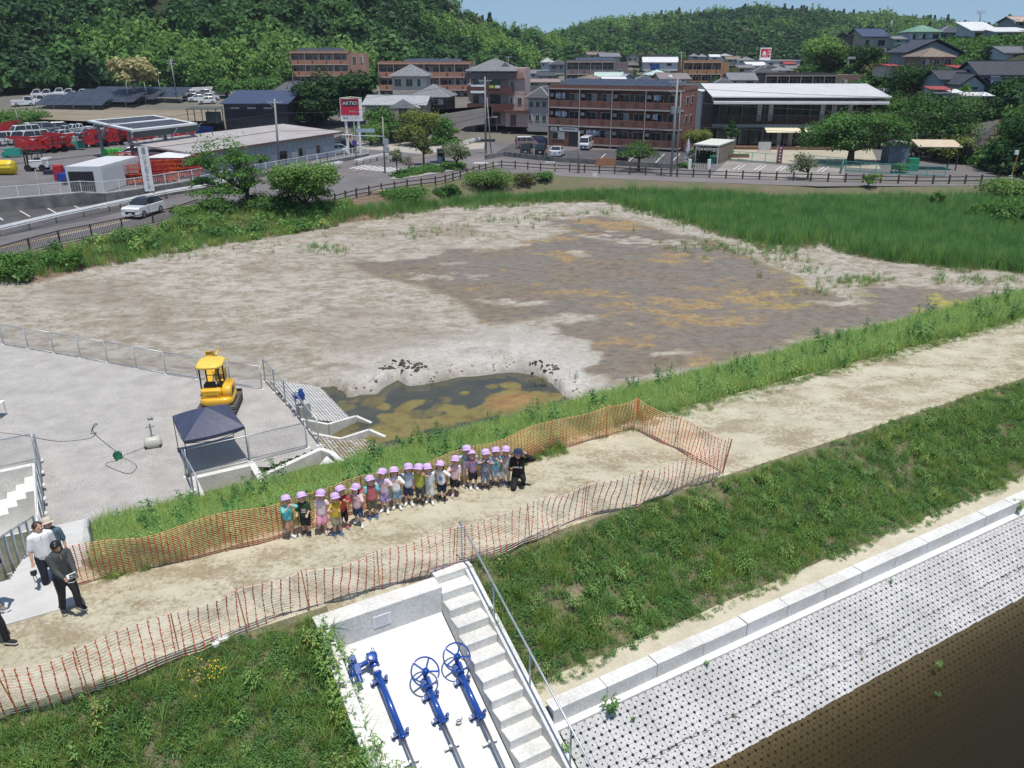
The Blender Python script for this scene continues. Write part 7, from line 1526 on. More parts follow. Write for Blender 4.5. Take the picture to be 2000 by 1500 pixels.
MB().box((2.85, .7, 1.45), (5.5, 1.3, 2.9)).obj('office_front', brick, ap); window(ap, 1.9, 1.7, 2.2, 1.1, .03, cur=1); MB().box((4.7, .02, 1.2), (1.6, .06, 2.3)).obj('entrance', dglass, ap)
sg_ = MB().box((3.8, -.02, 2.75), (3.4, .08, .62)).obj('shop_sign', M('sign_white', (.62, .62, .62), .5, var=0), ap); MB().box((1.1, -.02, 2.75), (1.2, .08, .62)).obj('shop_sign', MATS['sign_white'], ap)
M('lettering_dark', (.04, .05, .08), .5, var=0)
for k in range(7): MB().box((2.9 + k * .34, -.065, 2.82), (.2, .01, .24)).box((2.9 + k * .34, -.067, 2.82), (.05, .012, .30)).obj('sign_stroke', MATS['lettering_dark'], ap)
for k in range(3): MB().box((1.1, -.065, 2.9 - k * .15), (.9, .01, .04)).obj('sign_line', MATS['lettering_dark'], ap)
for f, u, n_ in ((1, 0, 5), (0, 1, 6), (2, 0, 4), (1, 3, 2), (2, 3, 3)):
 for k in range(n_): MB().box((u * 5.7 + 1.3 + k * .42, .55, .55 + f * 2.85 + 1.75), (.34, .05, .7 + .2 * (k % 2))).obj('laundry', M('laundry_%d' % (k % 3), ((.62, .64, .68), (.45, .50, .62), (.25, .28, .36))[k % 3], .9, var=.1), ap)
o = MB().lathe([(.02, .0), (.35, .08), (.42, .18)], 14, ax='y').tube([(0, .05, 0), (0, .3, -.9)], .03, 6).obj('satellite_dish', wpt, ap); o.location = (20.2, 1.6, 11.0)
tanb = BT('salmon_brick', (.42, .24, .18)); tanp = BT('salmon_tile', (.42, .20, .13)); gryb = BT('mauve_grey_tile', (.22, .17, .17)); orb = BT('orange_brick', (.42, .22, .10))
def atGT(x, y, Y): p = AT(x, y, Y); return p
def aptpx(lab, x0, x1, ytop, Y, rz, fl, units, wm_, pm2, z=None, d=8, **k):
 a = AT(x0, ytop, Y); s = FPX / (Y * CT + (HC - a.z) * ST); w_ = (x1 - x0) / s / max(.3, math.cos(rz)); H_ = fl * 2.85 + .6 + .55; a = Vector((a.x, Y, a.z - H_)); r = apartment(lab, a, rz, w_, d, fl, 2.85, units, wm_, slabw, .6, detail=0, paro=pm2, **k); return r, w_
r, w_ = aptpx('salmon brick apartment block with a roof solar rack, left one against the wooded hill', 566, 678, 99, 235, 0, 4, 4, tanb, tanp); panels(r, 1.2, 1.2, 12.4, 8, 2, 1.6, 2.0, R(12))
MB().box((w_ + 2.1, 5.2, 6), (4.4, 6, 12)).obj('stair_tower', tanb, r); window(r, w_ + 1.4, 10.3, .9, 1.6, 2.16); window(r, w_ + 3.4, 10.3, .7, 1.6, 2.16)
r, w_ = aptpx('long salmon brick apartment block with roof solar panels behind the hip roofed house', 738, 918, 120, 205, R(-2), 4, 6, tanb, tanp); panels(r, 6, 1.2, 12.4, 10, 2, 1.35, 1.7, R(12))
r, w_ = aptpx('mauve grey apartment block with a blue roof panel in the middle distance', 1107, 1200, 117, 225, 0, 4, 4, gryb, gryb); panels(r, 2.6, .8, 12.3, 6, 3, 1.7, 1.6, R(9)); MB().box((w_ + 1.9, 3.4, 5.9), (3.6, 5, 12.2)).obj('stair_tower', gryb, r); window(r, w_ + 1.6, 9.5, 1, 1.3, .86); MB().box((w_ + 4.5, 4.4, 5), (1.8, 2.4, 10)).obj('stair_shaft', gryb, r)
r, w_ = aptpx('orange brick balcony apartment block in the middle distance', 1336, 1410, 118, 235, 0, 4, 4, orb, orb); MB().box((w_ + 1.2, 3.4, 5.9), (2.2, 6, 12)).obj('stair_tower', orb, r)
r, w_ = aptpx('brown flat roofed apartment row behind the white metal roof', 1497, 1633, 143, 190, R(-2), 2, 6, BT('taupe_brick', (.24, .165, .13)), BT('taupe_dark', (.10, .08, .075)), d=7); MB().box((w_ + 3.4, 3, 3.2), (6.8, 6, 6.7)).obj('end_block', MATS['taupe_brick'], r); window(r, w_ + 1.8, 4.9, 1.2, 1.1, -.02); window(r, w_ + 5.2, 4.9, 1.2, 1.1, -.02)
rfg = M('tin_roof_grey', (.36, .37, .38), .5, var=.1, scale=.8); tileg = M('grey_roof_tile', (.17, .175, .19), .6, var=.15, scale=1.2); tiled = M('dark_roof_tile', (.055, .058, .068), .55, var=.2, scale=1.2); tileb = M('brown_roof_tile', (.16, .125, .10), .75, scale=2, col2=(.24, .19, .15)); creamw = BT('cream_wall', (.48, .43, .36)); whitew = BT('white_wall', (.60, .61, .62)); greyw = BT('grey_wall', (.38, .38, .38)); bluewall = BT('pale_blue_wall', (.42, .48, .52)); woodd = BT('dark_timber', (.06, .045, .038))
roofw = M('white_roof', (.62, .62, .62), .55, var=.06, scale=.6); roofteal = M('pale_green_roof', (.42, .52, .48), .6, var=.06); roofgn = M('green_roof', (.14, .26, .19), .6, var=.1); rooft = M('tan_roof', (.42, .33, .27), .7, var=.1); rfred = M('red_roof', (.30, .05, .045), .6, var=.1); rfblue = M('navy_roof', (.05, .065, .12), .5, var=.1)
def roofmesh(par, w_, d, z, rh, kind, rm, ov=.55, ribs=0, axis='x', zt=.14):
 """gable, hip, shed or flat roof as a slab with thickness; ribs laid over tiled slopes"""
 x0, x1, y0, y1 = -ov, w_ + ov, -ov, d + ov
 if kind == 'flat': o = MB().box((w_ / 2, d / 2, z + .1), (w_ + ov, d + ov, .25)).obj('roof', rm, par); return o
 if kind == 'gable':
  if axis == 'x': rA, rB = (x0, (y0 + y1) / 2, z + rh), (x1, (y0 + y1) / 2, z + rh); F = [[(x0, y0, z), (x1, y0, z), rB, rA], [(x1, y1, z), (x0, y1, z), rA, rB]]
  else: rA, rB = ((x0 + x1) / 2, y0, z + rh), ((x0 + x1) / 2, y1, z + rh); F = [[(x0, y1, z), (x0, y0, z), rA, rB], [(x1, y0, z), (x1, y1, z), rB, rA]]
 elif kind == 'hip':
  k = min(w_, d) / 2 + ov
  if w_ >= d: rA, rB = (x0 + k, (y0 + y1) / 2, z + rh), (x1 - k, (y0 + y1) / 2, z + rh); F = [[(x0, y0, z), (x1, y0, z), rB, rA], [(x1, y1, z), (x0, y1, z), rA, rB], [(x0, y1, z), (x0, y0, z), rA], [(x1, y0, z), (x1, y1, z), rB]]
  else: rA, rB = ((x0 + x1) / 2, y0 + k, z + rh), ((x0 + x1) / 2, y1 - k, z + rh); F = [[(x0, y1, z), (x0, y0, z), rA, rB], [(x1, y0, z), (x1, y1, z), rB, rA], [(x0, y0, z), (x1, y0, z), rA], [(x1, y1, z), (x0, y1, z), rB]]
 else: F = [[(x0, y0, z), (x1, y0, z), (x1, y1, z + rh), (x0, y1, z + rh)]]; rA = rB = None
 mb = MB()
 for f in F: n = len(f); mb.add([(a, b, c) for a, b, c in f] + [(a, b, c + zt) for a, b, c in f], [tuple(range(n))[::-1], tuple(range(n, 2 * n))] + [(i, (i + 1) % n, (i + 1) % n + n, i + n) for i in range(n)])
 o = mb.obj('roof', rm, par)
 if rA: MB().bar(Vector(rA) + Vector((0, 0, zt)), Vector(rB) + Vector((0, 0, zt)), .22, .2).obj('ridge', rm if kind != 'hip' or rm not in (tileg, tiled) else MATS['slab_grey'], o)
 if kind == 'hip' and rm in (tileg, tiled, tileb, rfg):
  hb_ = MB();
  for c_, e in (((x0, y0), rA), ((x1, y0), rB if w_ >= d else rA), ((x0, y1), rA if w_ >= d else rB), ((x1, y1), rB)): hb_.bar(Vector((*c_, z + zt)), Vector(e) + Vector((0, 0, zt)), .16, .14)
  hb_.obj('hip_ridges', MATS['slab_grey'] if rm != tileb else rm, o)
 if ribs and kind in ('gable', 'shed'):
  f = F[0] if axis == 'x' else F[1]; a, b, c, d_ = [Vector(q) for q in f]; nrm = (b - a).cross(d_ - a).normalized(); m = MB(); L = (b - a).length; n = int(L / ribs)
  for i in range(n + 1): q0 = a.lerp(b, i / n); q1 = d_.lerp(c, i / n); m.bar(q0 + nrm * (zt + .02), q1 + nrm * (zt + .02), min(.09, ribs * .35), .035)
  tag(m.obj('roof_ribs', rm, o), kind='stuff')
 return o
def house(lab, x, y, wpx, hpx, rpx, kind, wm_, rm, rz=0, d=8, Y=None, wins=3, cat='house', name='house', axis='x', ribs=0, ov=.5, floors=1, wh=1.1, door=False, zb=None):
 p = GT(x, y) if Y is None else AT(x, y, Y)
 s = FPX / (p.y * CT + (HC - p.z) * ST); w_ = wpx / s; h_ = hpx / s * 1.02; rh = rpx / s * 1.02; r = thing(name, lab, cat, p, R(rz)); r.location = p - Vector((math.cos(R(rz)) * w_ / 2, math.sin(R(rz)) * w_ / 2, 0))
 MB().box((w_ / 2, d / 2, h_ / 2 - .6), (w_, d, h_ + 1.2)).obj('wall', wm_, r); roofmesh(r, w_, d, h_, rh, kind, rm, ov, ribs, axis)
 if kind == 'gable' and axis == 'y': MB().prism([(0, h_), (w_, h_), (w_ / 2, h_ + rh * w_ / (w_ + 2 * ov))], .02, d - .02, ax='y').obj('gable_wall', wm_, r)
 if kind == 'gable' and axis == 'x': MB().prism([(0, h_), (d, h_), (d / 2, h_ + rh * d / (d + 2 * ov))], .02, w_ - .02, ax='x').obj('gable_wall', wm_, r)
 if kind == 'shed': MB().prism([(0, h_), (d, h_), (d, h_ + rh * .93)], .02, w_ - .02, ax='x').obj('gable_wall', wm_, r)
 fh = h_ / floors
 for f in range(floors):
  for k in range(wins): window(r, w_ * (k + .5) / wins, fh * f + fh * .55, min(1.7, w_ / wins * .6), min(wh, fh * .55), cur=.3)
 return r, w_, h_, rh
# the named buildings
# kindergarten: long two storey building under a white metal roof
A = G(1388, 290, Z0); kw = 33.0; kg = thing('kindergarten', 'long dark two storey hall with a wide white metal roof and glass front', 'kindergarten', A, R(-3)); kd = 13; kg.scale = (.82, .8, 1.2)
MB().box((kw / 2, kd / 2 + 1.6, 3.0), (kw, kd - 1.6, 6.0)).obj('wall', woodd, kg); MB().box((kw / 2, .8, 3.05), (kw, 1.9, .3)).obj('balcony_floor', M('dark_steel', (.06, .07, .08), .5), kg); MB().box((kw / 2, -.1, 3.0), (kw + .2, .12, .42)).obj('balcony_edge', M('steel_blue_grey', (.13, .16, .19), .5), kg)
roofmesh(kg, kw, kd + 1.0, 6.6, 1.35, 'shed', roofw, .7, .48); MB().box((kw / 2, .2, 6.2), (kw + .8, 2.6, .10), rx=R(8)).box((kw / 2, -1.05, 5.95), (kw + .8, .08, .28)).obj('canopy', roofw, kg); MB().prism([(1.2, 5.9), (13.8, 5.9), (13.8, 7.8), (1.2, 6.6)], .1, kw - .1, ax='x').obj('gable_wall', woodd, kg)
rb_ = MB();
for k in range(int(kw / .14)): rb_.bar((k * .14, -.12, 3.2), (k * .14, -.12, 4.35), .035)
tag(rb_.obj('balcony_bars', M('balcony_wood', (.10, .065, .05), .8), kg), kind='stuff'); MB().box((kw / 2, -.12, 4.38), (kw, .08, .08)).obj('balcony_rail', MATS['balcony_wood'], kg)
for k in range(14):
 x = 1.2 + k * (kw - 2) / 14
 for z, h_ in ((4.6, 2.3), (1.4, 2.5)):
  f = MB().box((x + .9, 1.56, z), (2.0, .08, h_)).obj('window', MATS['taupe_dark'], kg)
  for q in (-.5, .5): MB().box((x + .9 + q, 1.50, z), (.88, .05, h_ - .15)).obj('pane', dglass if rnd.random() < .8 else curt, f)
 if k % 2 == 0: MB().box((x - .15, .0, 3), (.16, .16, 6)).obj('column', MATS['dark_steel'], kg)
for a, b in ((10.2, 17.0), (17.8, 24.5), (25.2, 30.5)): MB().box(((a + b) / 2, -1.0, 2.55), (b - a, 2.6, .06), rx=R(13)).obj('awning', M('cream_awning', (.66, .60, .44), .7, var=.05), kg)
MB().box((16.5, -.9, .25), (24, 1.8, .3)).obj('wooden_deck', M('deck_wood', (.20, .12, .07), .8, var=.2, scale=3), kg)
pc_ = thing('entrance_porch', 'flat cream roofed bicycle porch at the kindergarten entrance', 'porch', G(1352, 318, Z0), R(62));
MB().box((4.2, -1.9, 2.55), (9.2, 3.6, .16)).obj('roof', M('cream_roof', (.62, .62, .54), .6, var=.04), pc_)
for k in range(5): MB().box((.3 + k * 1.95, -3.5, 1.25), (.12, .12, 2.5)).box((.3 + k * 1.95, -.3, 1.25), (.12, .12, 2.5)).obj('posts', wpt, pc_)
for k in range(30): MB().box((.4 + k * .29, -3.62, 1.25), (.2, .04, 2.3)).obj('plank', M('aged_timber', (.20, .16, .12), .9, scale=2, col2=(.30, .25, .19)), pc_)
# neighbours of the big apartment block
house('white two storey house between the brown apartments and the kindergarten', 1383, 272, 36, 84, 10, 'flat', whitew, roofw, rz=-5, d=12, Y=150, wins=1, floors=2, wh=1.4)
r, w_, h_, _ = house('grey house with a tiled hip roof between the pink house and the apartments', 1050, 244, 40, 48, 18, 'hip', greyw, tiled, rz=-18, d=9, Y=157, wins=3, floors=2, wh=1.0)
o = MB().box((0, 0, .55), (3.4, 1.6, 1.1), taper=1.08).obj('dumpster', M('blue_bin', (.03, .09, .24), .5)); o.location = G(1052, 256, Z0); o.rotation_euler = (0, 0, R(-15)); tag(o, 'long blue dumpster beside the pink house', 'dumpster')
# pink house
pk_ = BT('pink_wall', (.50, .37, .34)); brp = BT('maroon_panel', (.13, .055, .05)); ph = thing('house', 'pink three storey house with a traditional tiled roof and maroon balconies', 'house', AT(918, 246, 160), R(-9)); S_ = FPX / (160 * CT + 12 * ST)
MB().box((5.1, 5.2, 5.1), (10.2, 7.5, 10.2)).obj('wall', pk_, ph)
for z, h_ in ((2.9, .9), (5.9, .9)): MB().box((3.9, .55, z + .5), (8.6, 1.9, 1.2)).obj('balcony', brp, ph)
MB().box((3.9, .9, 8.9), (9.4, 2.4, 1.1)).obj('fascia', M('mauve_fascia', (.15, .12, .125), .8), ph); MB().prism([(0, 0), (2.9, 0), (2.4, 1.1), (.4, 1.1)], 0, 1.0, ax='y').obj('copper_hood', M('copper_roof', (.33, .17, .13), .7, scale=1, col2=(.45, .27, .22)), ph).location = (7.6, .3, 8.4)
for z in (1.9, 4.7, 7.6):
 for x in (1.5, 4.6): window(ph, x, z if z > 2 else 1.3, 1.9, 1.5 if z > 2 else 2.0, 1.42, cur=.5, fm=M('maroon_frame', (.12, .07, .06), .6))
MB().box((8.7, 2.2, 4.2), (2.9, 3.0, 8.4)).obj('bay', pk_, ph)
for z in (4.5, 7.3):
 for x in (8.0, 9.4): window(ph, x, z, .7, 1.2, .68, cur=.3)
MB().box((9.1, 1.5, 1.3), (4.4, 4.6, 2.6)).obj('annex', pk_, ph); MB().box((9.1, 1.3, 2.75), (4.8, 5.2, .3)).obj('annex_roof', brp, ph); MB().box((8.4, -.83, 1.1), (1.1, .06, 2.1)).obj('door', MATS['maroon_frame'], ph); MB().box((2.2, .6, 1.0), (4.2, .5, 2.3)).obj('garage_opening', black, ph)
ro = thing('tmp', None, None); bpy.data.objects.remove(ro)
roofmesh(ph, 8.4, 7.6, 9.6, 1.9, 'hip', tileg, .6); ph.children[-1].location = (0, 1.0, 0)
MB().prism([(-1.5, 0), (1.5, 0), (0, 1.3)], 0, 2.4, ax='y').obj('gablet', tileg, ph).location = (6.6, 1.0, 9.9)
MB().box((1.6, -.3, 6.6), (2.6, .06, 1.5), rx=R(-12)).obj('blue_tarpaulin', M('pale_tarp', (.50, .58, .62), .7, var=.1), ph)
for x, c_ in ((4.3, (.35, .50, .06)), (5.4, (.66, .66, .60))): MB().box((x, -.42, 7.0), (.9, .15, .5)).obj('bedding', M('bedding_%d' % int(x), c_, .9), ph)
o = MB().box((0, 0, 2.2), (4.4, 3.4, .1)).tube([(-2, -1.5, 0), (-2, -1.5, 2.2)], .05, 6).tube([(2, -1.5, 0), (2, -1.5, 2.2)], .05, 6).tube([(-2, 1.5, 0), (-2, 1.5, 2.2)], .05, 6).tube([(2, 1.5, 0), (2, 1.5, 2.2)], .05, 6).obj('car_canopy', M('smoky_roof', (.14, .13, .16), .4)); o.location = AT(948, 254, 150); tag(o, 'flat smoky car canopy in front of the pink house', 'canopy')
# group in the middle
r, w_, h_, rh_ = house('two storey house with a large dark hip roof of tiles and solar sheets', 800, 176, 66, 24, 19, 'hip', creamw, tileg, rz=0, d=9, Y=165, wins=3, floors=1, wh=2.0)
house('low wing with a wide grey hip roof in front of the salmon apartments', 840, 208, 66, 16, 20, 'hip', woodd, tileg, rz=-6, d=9, Y=158, wins=2)
r, w_, h_, rh_ = house('single storey beige house with a jointed grey tin roof behind the signboard', 772, 232, 116, 24, 15, 'gable', BT('beige_wall', (.36, .31, .25)), rfg, rz=-3, d=9, Y=150, wins=3, ribs=.6, wh=1.0)
MB().prism([(0, 0), (5.6, 0), (2.8, 1.5)], -2.2, 1, ax='y').obj('porch_gable', rfg, r).location = (w_ * .42, -.2, h_ - .3); MB().box((w_ * .42 + 2.8, -1.5, h_ / 2 - .2), (4.8, 1.6, h_)).obj('porch_wall', MATS['beige_wall'], r); MB().box((w_ * .42 + 2.8, -2.32, h_ / 2), (1.6, .06, h_ * .75)).obj('porch_window', dglass, r)
pf = thing('wooden_fence', 'brown board fence beyond the gravel lot', 'fence'); Pa, Pb = AT(858, 218, 150), AT(960, 212, 150)
for i in range(44): q = Pa.lerp(Pb, i / 43); MB().box((q.x, q.y, q.z - .6), (.44, .05, 2.0 + .05 * (i % 2))).obj('board', M('brown_board', (.13, .085, .065), .85, var=.25, scale=1), pf)
gw = MB().bar(AT(858, 240, 147), AT(948, 226, 147), .5, 2.6).obj('block_wall', BT('grey_block', (.30, .27, .25))); tag(gw, 'plain grey brown block wall below the board fence', 'wall')
# black shed with solar roof, dark hip roof behind
r, w_, h_, rh_ = house('black corrugated shed with a solar panel roof behind the office building', 502, 240, 124, 34, 20, 'shed', M('black_cladding', (.030, .032, .045), .5, var=.15, scale=1), rfblue, rz=-2, d=9, Y=160, wins=0, cat='shed', name='shed')
for k in range(3): MB().box((w_ * (.18 + .26 * k), -.04, h_ - .7), (1.6, .06, .32)).obj('window', slabw, r)
cb = MB();
for k in range(60): cb.box((w_ * (k + .5) / 60, -.03, h_ / 2 - .2), (.06, .06, h_ - .4))
tag(cb.obj('cladding_ribs', MATS['black_cladding'], r), kind='stuff'); panels(r, .4, .1, h_ + .22, 9, 4, (w_ - .8) / 9, 2.2, math.atan2(rh_, 10))
house('grey building with a dark hip roof behind the black shed', 555, 240, 66, 46, 26, 'hip', BT('slate_wall', (.10, .10, .115)), M('slate_roof', (.085, .085, .10), .6), rz=-8, d=14, Y=172, wins=1, cat='building', name='building')
o = MB().box((0, 0, 2.5), (5.4, 3.6, .1), rx=.05);
for x in (-2.5, 0, 2.5):
 for y in (-1.6, 1.6): o.box((x, y, 1.2), (.12, .12, 2.5))
o.box((1.2, .6, .9), (2.2, 1.6, 1.8)); o = o.obj('open_shelter', M('dark_felt_roof', (.07, .085, .08), .8, var=.2)); o.location = AT(403, 240, 150); tag(o, 'small open shelter with a dark felt roof left of the black shed', 'shelter')
# long office building
A = Vector((-38.6, 100.5, Z0)); B = Vector((-27.2, 128.6, Z0)); ob = thing('office_building', 'long single storey office with pale blue cladding and a flat tin roof', 'office building', A, math.atan2(B.y - A.y, B.x - A.x)); L_ = (B - A).length; OD = 9
MB().box((L_ / 2, OD / 2, 1.6), (L_, OD, 3.2)).obj('wall', whitew, ob)
for k in range(26): MB().box((L_ * (k + .5) / 26, -.04, 2.35), (L_ / 26 - .06, .07, 1.6)).obj('cladding_panel', bluewall, ob)
MB().add([(-.8, -1.3, 3.25), (L_ + .6, -1.3, 3.25), (L_ + .6, OD + .6, 4.1), (-.8, OD + .6, 4.1), (-.8, -1.3, 3.45), (L_ + .6, -1.3, 3.45), (L_ + .6, OD + .6, 4.3), (-.8, OD + .6, 4.3)], [(3, 2, 1, 0), (4, 5, 6, 7), (0, 1, 5, 4), (1, 2, 6, 5), (2, 3, 7, 6), (3, 0, 4, 7)]).obj('roof', M('weathered_tin', (.34, .31, .30), .6, scale=.3, col2=(.42, .39, .38)), ob); MB().box((L_ / 2, -1.34, 3.34), (L_ + 1.4, .06, .26)).obj('roof_edge', M('brown_trim', (.14, .08, .07), .6), ob)
for x in (4, 8.5, 13, 17.5, 22, 26.3): window(ob, x, 1.3, 1.8, 1.2, -.04, cur=.6)
MB().box((19.7, -.2, 1.2), (1.4, .35, .7)).obj('air_conditioner', wpt, ob)
fx = thing('mesh_fence', 'white mesh fence on a low wall in front of the office building', 'fence'); Pf = [G(x, y, Z0) for x, y in ((395, 372), (480, 352), (560, 336), (640, 321), (720, 306))]; wm2 = MB()
for a, b in zip(Pf[:-1], Pf[1:]):
 MB().bar(a + Vector((0, 0, .2)), b + Vector((0, 0, .2)), .3, .5).obj('low_wall', concd, fx); L = (b - a).length; n = round(L / 2.2)
 for z in (.55, 1.6): MB().bar(a + Vector((0, 0, z)), b + Vector((0, 0, z)), .06).obj('rail', wpt, fx)
 for i in range(n + 1): q = a.lerp(b, i / n); MB().bar(q, q + Vector((0, 0, 1.65)), .08).obj('post', wpt, fx)
 for k in range(8): wm2.bar(a + Vector((0, 0, .6 + .12 * k)), b + Vector((0, 0, .6 + .12 * k)), .015)
tag(wm2.obj('mesh_wires', wpt, fx), kind='stuff')
# red signboard
sb = thing('signboard', 'red and white rental company signboard on two white posts', 'signboard', Vector((-24.6, 130.6, Z0)), R(6))
for x in (-.95, .95): MB().tube([(x, 0, 0), (x, 0, 4.9)], .22, 12).obj('post', wpt, sb)
MB().box((0, 0, 6.5), (3.3, .7, 3.3)).obj('box', wpt, sb, bev=.03); MB().box((-.18, -.37, 6.95), (2.75, .05, 2.35)).obj('red_field', M('sign_red', (.55, .015, .05), .4, var=0), sb); MB().box((-.15, -.40, 7.5), (2.2, .05, .85)).obj('black_field', black, sb)
wl = M('sign_lettering_white', (.8, .8, .8), .4, var=0); text('sign_lettering', 'AKTIO', .72, wl, sb, (-.15, -.435, 7.45), (R(90), 0, 0), .006); text('sign_lettering', 'アクティオ', .34, wl, sb, (.45, -.405, 6.2), (R(90), 0, 0), .006); text('sign_lettering', '建機レンタル', .42, M('sign_lettering_grey', (.22, .22, .24), .5, var=0), sb, (-.1, -.36, 5.3), (R(90), 0, 0), .006)
MB().tube([(-1.6, -.3, 8.2), (0, -.3, 8.35), (1.7, -.3, 8.2)], .07, 8).tube([(0, -.5, 8.3), (0, -.3, 8.1)], .06, 6).obj('lamp_bar', M('pale_green_lamp', (.5, .58, .45), .5), sb)
bn = thing('vertical_sign', 'tall white vertical sign with dark lettering on a post below the machine yard', 'sign', G(296, 392, Z0), R(20)); MB().tube([(0, 0, 0), (0, 0, 5.4)], .10, 8).obj('post', galv, bn); MB().box((0, -.12, 3.25), (.95, .14, 4.5)).obj('board', wpt, bn, bev=.01)
for k, ch in enumerate('建機レンタルのアクティオ'): text('lettering', ch, .40, MATS['sign_lettering_grey'] if k not in (6,) else MATS['lettering_dark'], bn, (0, -.20, 5.25 - k * .35), (R(90), 0, 0), .004)
# distant shop sign and shop
ss = thing('shop_sign', 'distant square red and white shop sign rising over the rooftops', 'sign', AT(1493, 122, 330), 0); MB().box((0, 0, 2.4), (4.1, .5, 5.6)).obj('board', wpt, ss); MB().box((-.5, -.28, 3.3), (2.5, .06, 2.9)).box((1.35, -.28, 3.3), (.95, .06, 2.9)).obj('red_field', MATS['sign_red'], ss)
MB().prism([(-1.1, 2.8), (.2, 2.8), (-.05, 3.9), (-.85, 3.9)], -.36, -.30, ax='y').box((-.5, -.33, 2.65), (1.9, .05, .16)).box((-.5, -.33, 2.25), (1.5, .05, .14)).box((1.35, -.33, 3.9), (.45, .05, .4)).box((1.35, -.33, 2.9), (.5, .05, .4)).obj('white_mark', wl, ss)
house('long white supermarket building under the distant shop sign', 1527, 135, 68, 15, 3, 'flat', whitew, roofw, Y=320, wins=3, d=14, cat='shop', name='shop')
# far town houses
H_ = [('small whitewashed house with a pale roof at the forest foot', 968, 131, 26, 6, 8, 'hip', whitew, rfg, 250), ('pale blue house with a grey roof at the valley mouth', 1069, 131, 24, 8, 8, 'hip', bluewall, rfg, 270), ('house with a wide slate blue roof left of the mauve apartments', 1090, 137, 34, 9, 8, 'hip', greyw, tiled, 240), ('low house with a brown roof in front of the mauve apartments', 1157, 165, 44, 8, 8, 'hip', creamw, tileb, 178), ('building with a pale green roof beyond the solar panels', 1188, 158, 50, 6, 8, 'gable', greyw, roofteal, 190),
 ('house with a white roof just above the solar panels', 1201, 166, 42, 6, 7, 'gable', whitew, roofw, 172), ('small white gabled house right of the mauve apartments', 1228, 164, 26, 8, 9, 'gable', whitew, rfg, 175), ('dark roofed house above the apartment roof ridge', 1258, 166, 44, 6, 8, 'hip', greyw, tiled, 172), ('house with a pale grey green hip roof in the town', 1287, 155, 42, 7, 9, 'hip', whitew, roofteal, 195), ('broad house with a taupe tiled roof in the town', 1318, 163, 58, 7, 10, 'gable', creamw, M('taupe_roof', (.20, .17, .165), .7), 182),
 ('large building with a dark roof directly behind the apartments', 1362, 190, 66, 10, 14, 'gable', greyw, tiled, 160), ('big white roofed hall in the distance', 1290, 131, 66, 8, 9, 'gable', whitew, roofw, 300), ('house with a grey roof far left of the white hall', 1192, 118, 38, 6, 7, 'gable', greyw, tileg, 300), ('cream gabled house right of the mauve apartments', 1236, 120, 24, 7, 7, 'gable', creamw, tileg, 290), ('long brown flat building in the far distance', 1288, 116, 48, 7, 2, 'flat', gryb, tileg, 370),
 ('tiny blue house far down the valley', 1357, 116, 16, 5, 4, 'hip', bluewall, tileg, 380), ('tiny grey roofed house right of the tiny blue house', 1372, 116, 14, 4, 5, 'hip', greyw, tileg, 375), ('tiny white walled house behind the orange apartments', 1396, 117, 18, 5, 4, 'gable', whitew, roofw, 370), ('far house with a brown roof right of the orange apartments', 1432, 122, 26, 5, 5, 'gable', creamw, tileb, 340), ('far house with a grey roof left of the shop sign', 1458, 124, 30, 5, 6, 'hip', whitew, tileg, 330),
 ('yellow walled house in the town', 1456, 143, 30, 9, 5, 'gable', BT('yellow_wall', (.52, .40, .15)), tileg, 250), ('house with a speckled grey tile roof left of the white metal roof', 1451, 164, 52, 6, 13, 'gable', creamw, tileg, 190), ('house with a dark hip roof behind the brown apartment row', 1494, 150, 54, 6, 10, 'hip', greyw, tiled, 215), ('pale roofed house below the shop sign', 1478, 134, 36, 5, 6, 'gable', whitew, roofw, 280), ('grey roofed house below the white shop', 1530, 144, 40, 5, 6, 'hip', whitew, tileg, 260),
 ('small dark roofed house right of the yellow house', 1505, 138, 26, 5, 5, 'hip', whitew, tiled, 270), ('low house with a faded brown roof behind the pink house', 1060, 168, 64, 6, 5, 'gable', creamw, M('faded_brown_roof', (.26, .20, .19), .8), 182), ('small house with a grey roof by the sports ground', 1035, 152, 34, 7, 6, 'gable', whitew, tileg, 205), ('small house with a dark roof right of the sports ground', 1066, 156, 30, 6, 7, 'gable', greyw, tiled, 198), ('white roofed shed beside the sports ground', 1013, 148, 32, 4, 3, 'gable', bluewall, roofteal, 210),
 ('grey building beside the salmon apartments end', 928, 186, 26, 18, 3, 'flat', BT('mauve_wall', (.17, .14, .15)), rfg, 175), ('tiny house with a red roof far right in the town', 1543, 130, 20, 4, 4, 'gable', whitew, rfred, 300), ('brown roofed house far beyond the mauve apartments', 1165, 113, 34, 5, 5, 'gable', greyw, tileb, 330), ('pale house far right of the orange apartments', 1418, 114, 22, 4, 4, 'hip', whitew, rfg, 380), ('slate roofed house left of the speckled roof', 1412, 170, 30, 6, 8, 'hip', greyw, tiled, 180), ('tiny pale house by the foot of the right mound', 1548, 140, 22, 5, 5, 'gable', whitew, tileg, 270)]
for lb, x, y, wp, hp, rp, kd_, wm_, rm, Y in H_: house(lb, x, y, wp, hp, rp, kd_, wm_, rm, rz=rnd.uniform(-8, 8), d=wp / 1700 * Y * .7 + 2, Y=Y, wins=2 if wp > 20 else 1, axis='y' if 'gabled' in lb else 'x', wh=.9, ov=.4)
q = thing('roof_sign_box', 'blue box sign on the roofs below the big white hall', 'sign', AT(1279, 137, 260)); MB().box((0, 0, .9), (2.4, 2, 1.9)).obj('box', M('blue_box', (.02, .07, .25), .5), q)
forest('town_trees', 420, 925, 1570, 168, 440, lambda px, Y, Z, X: (Z < 9.5) & (fbm(X, Y, 14, 3, 301) > .47), lambda px, Y, X, m: rs.choice([0, 1, 2, 8], m), .3, .62)
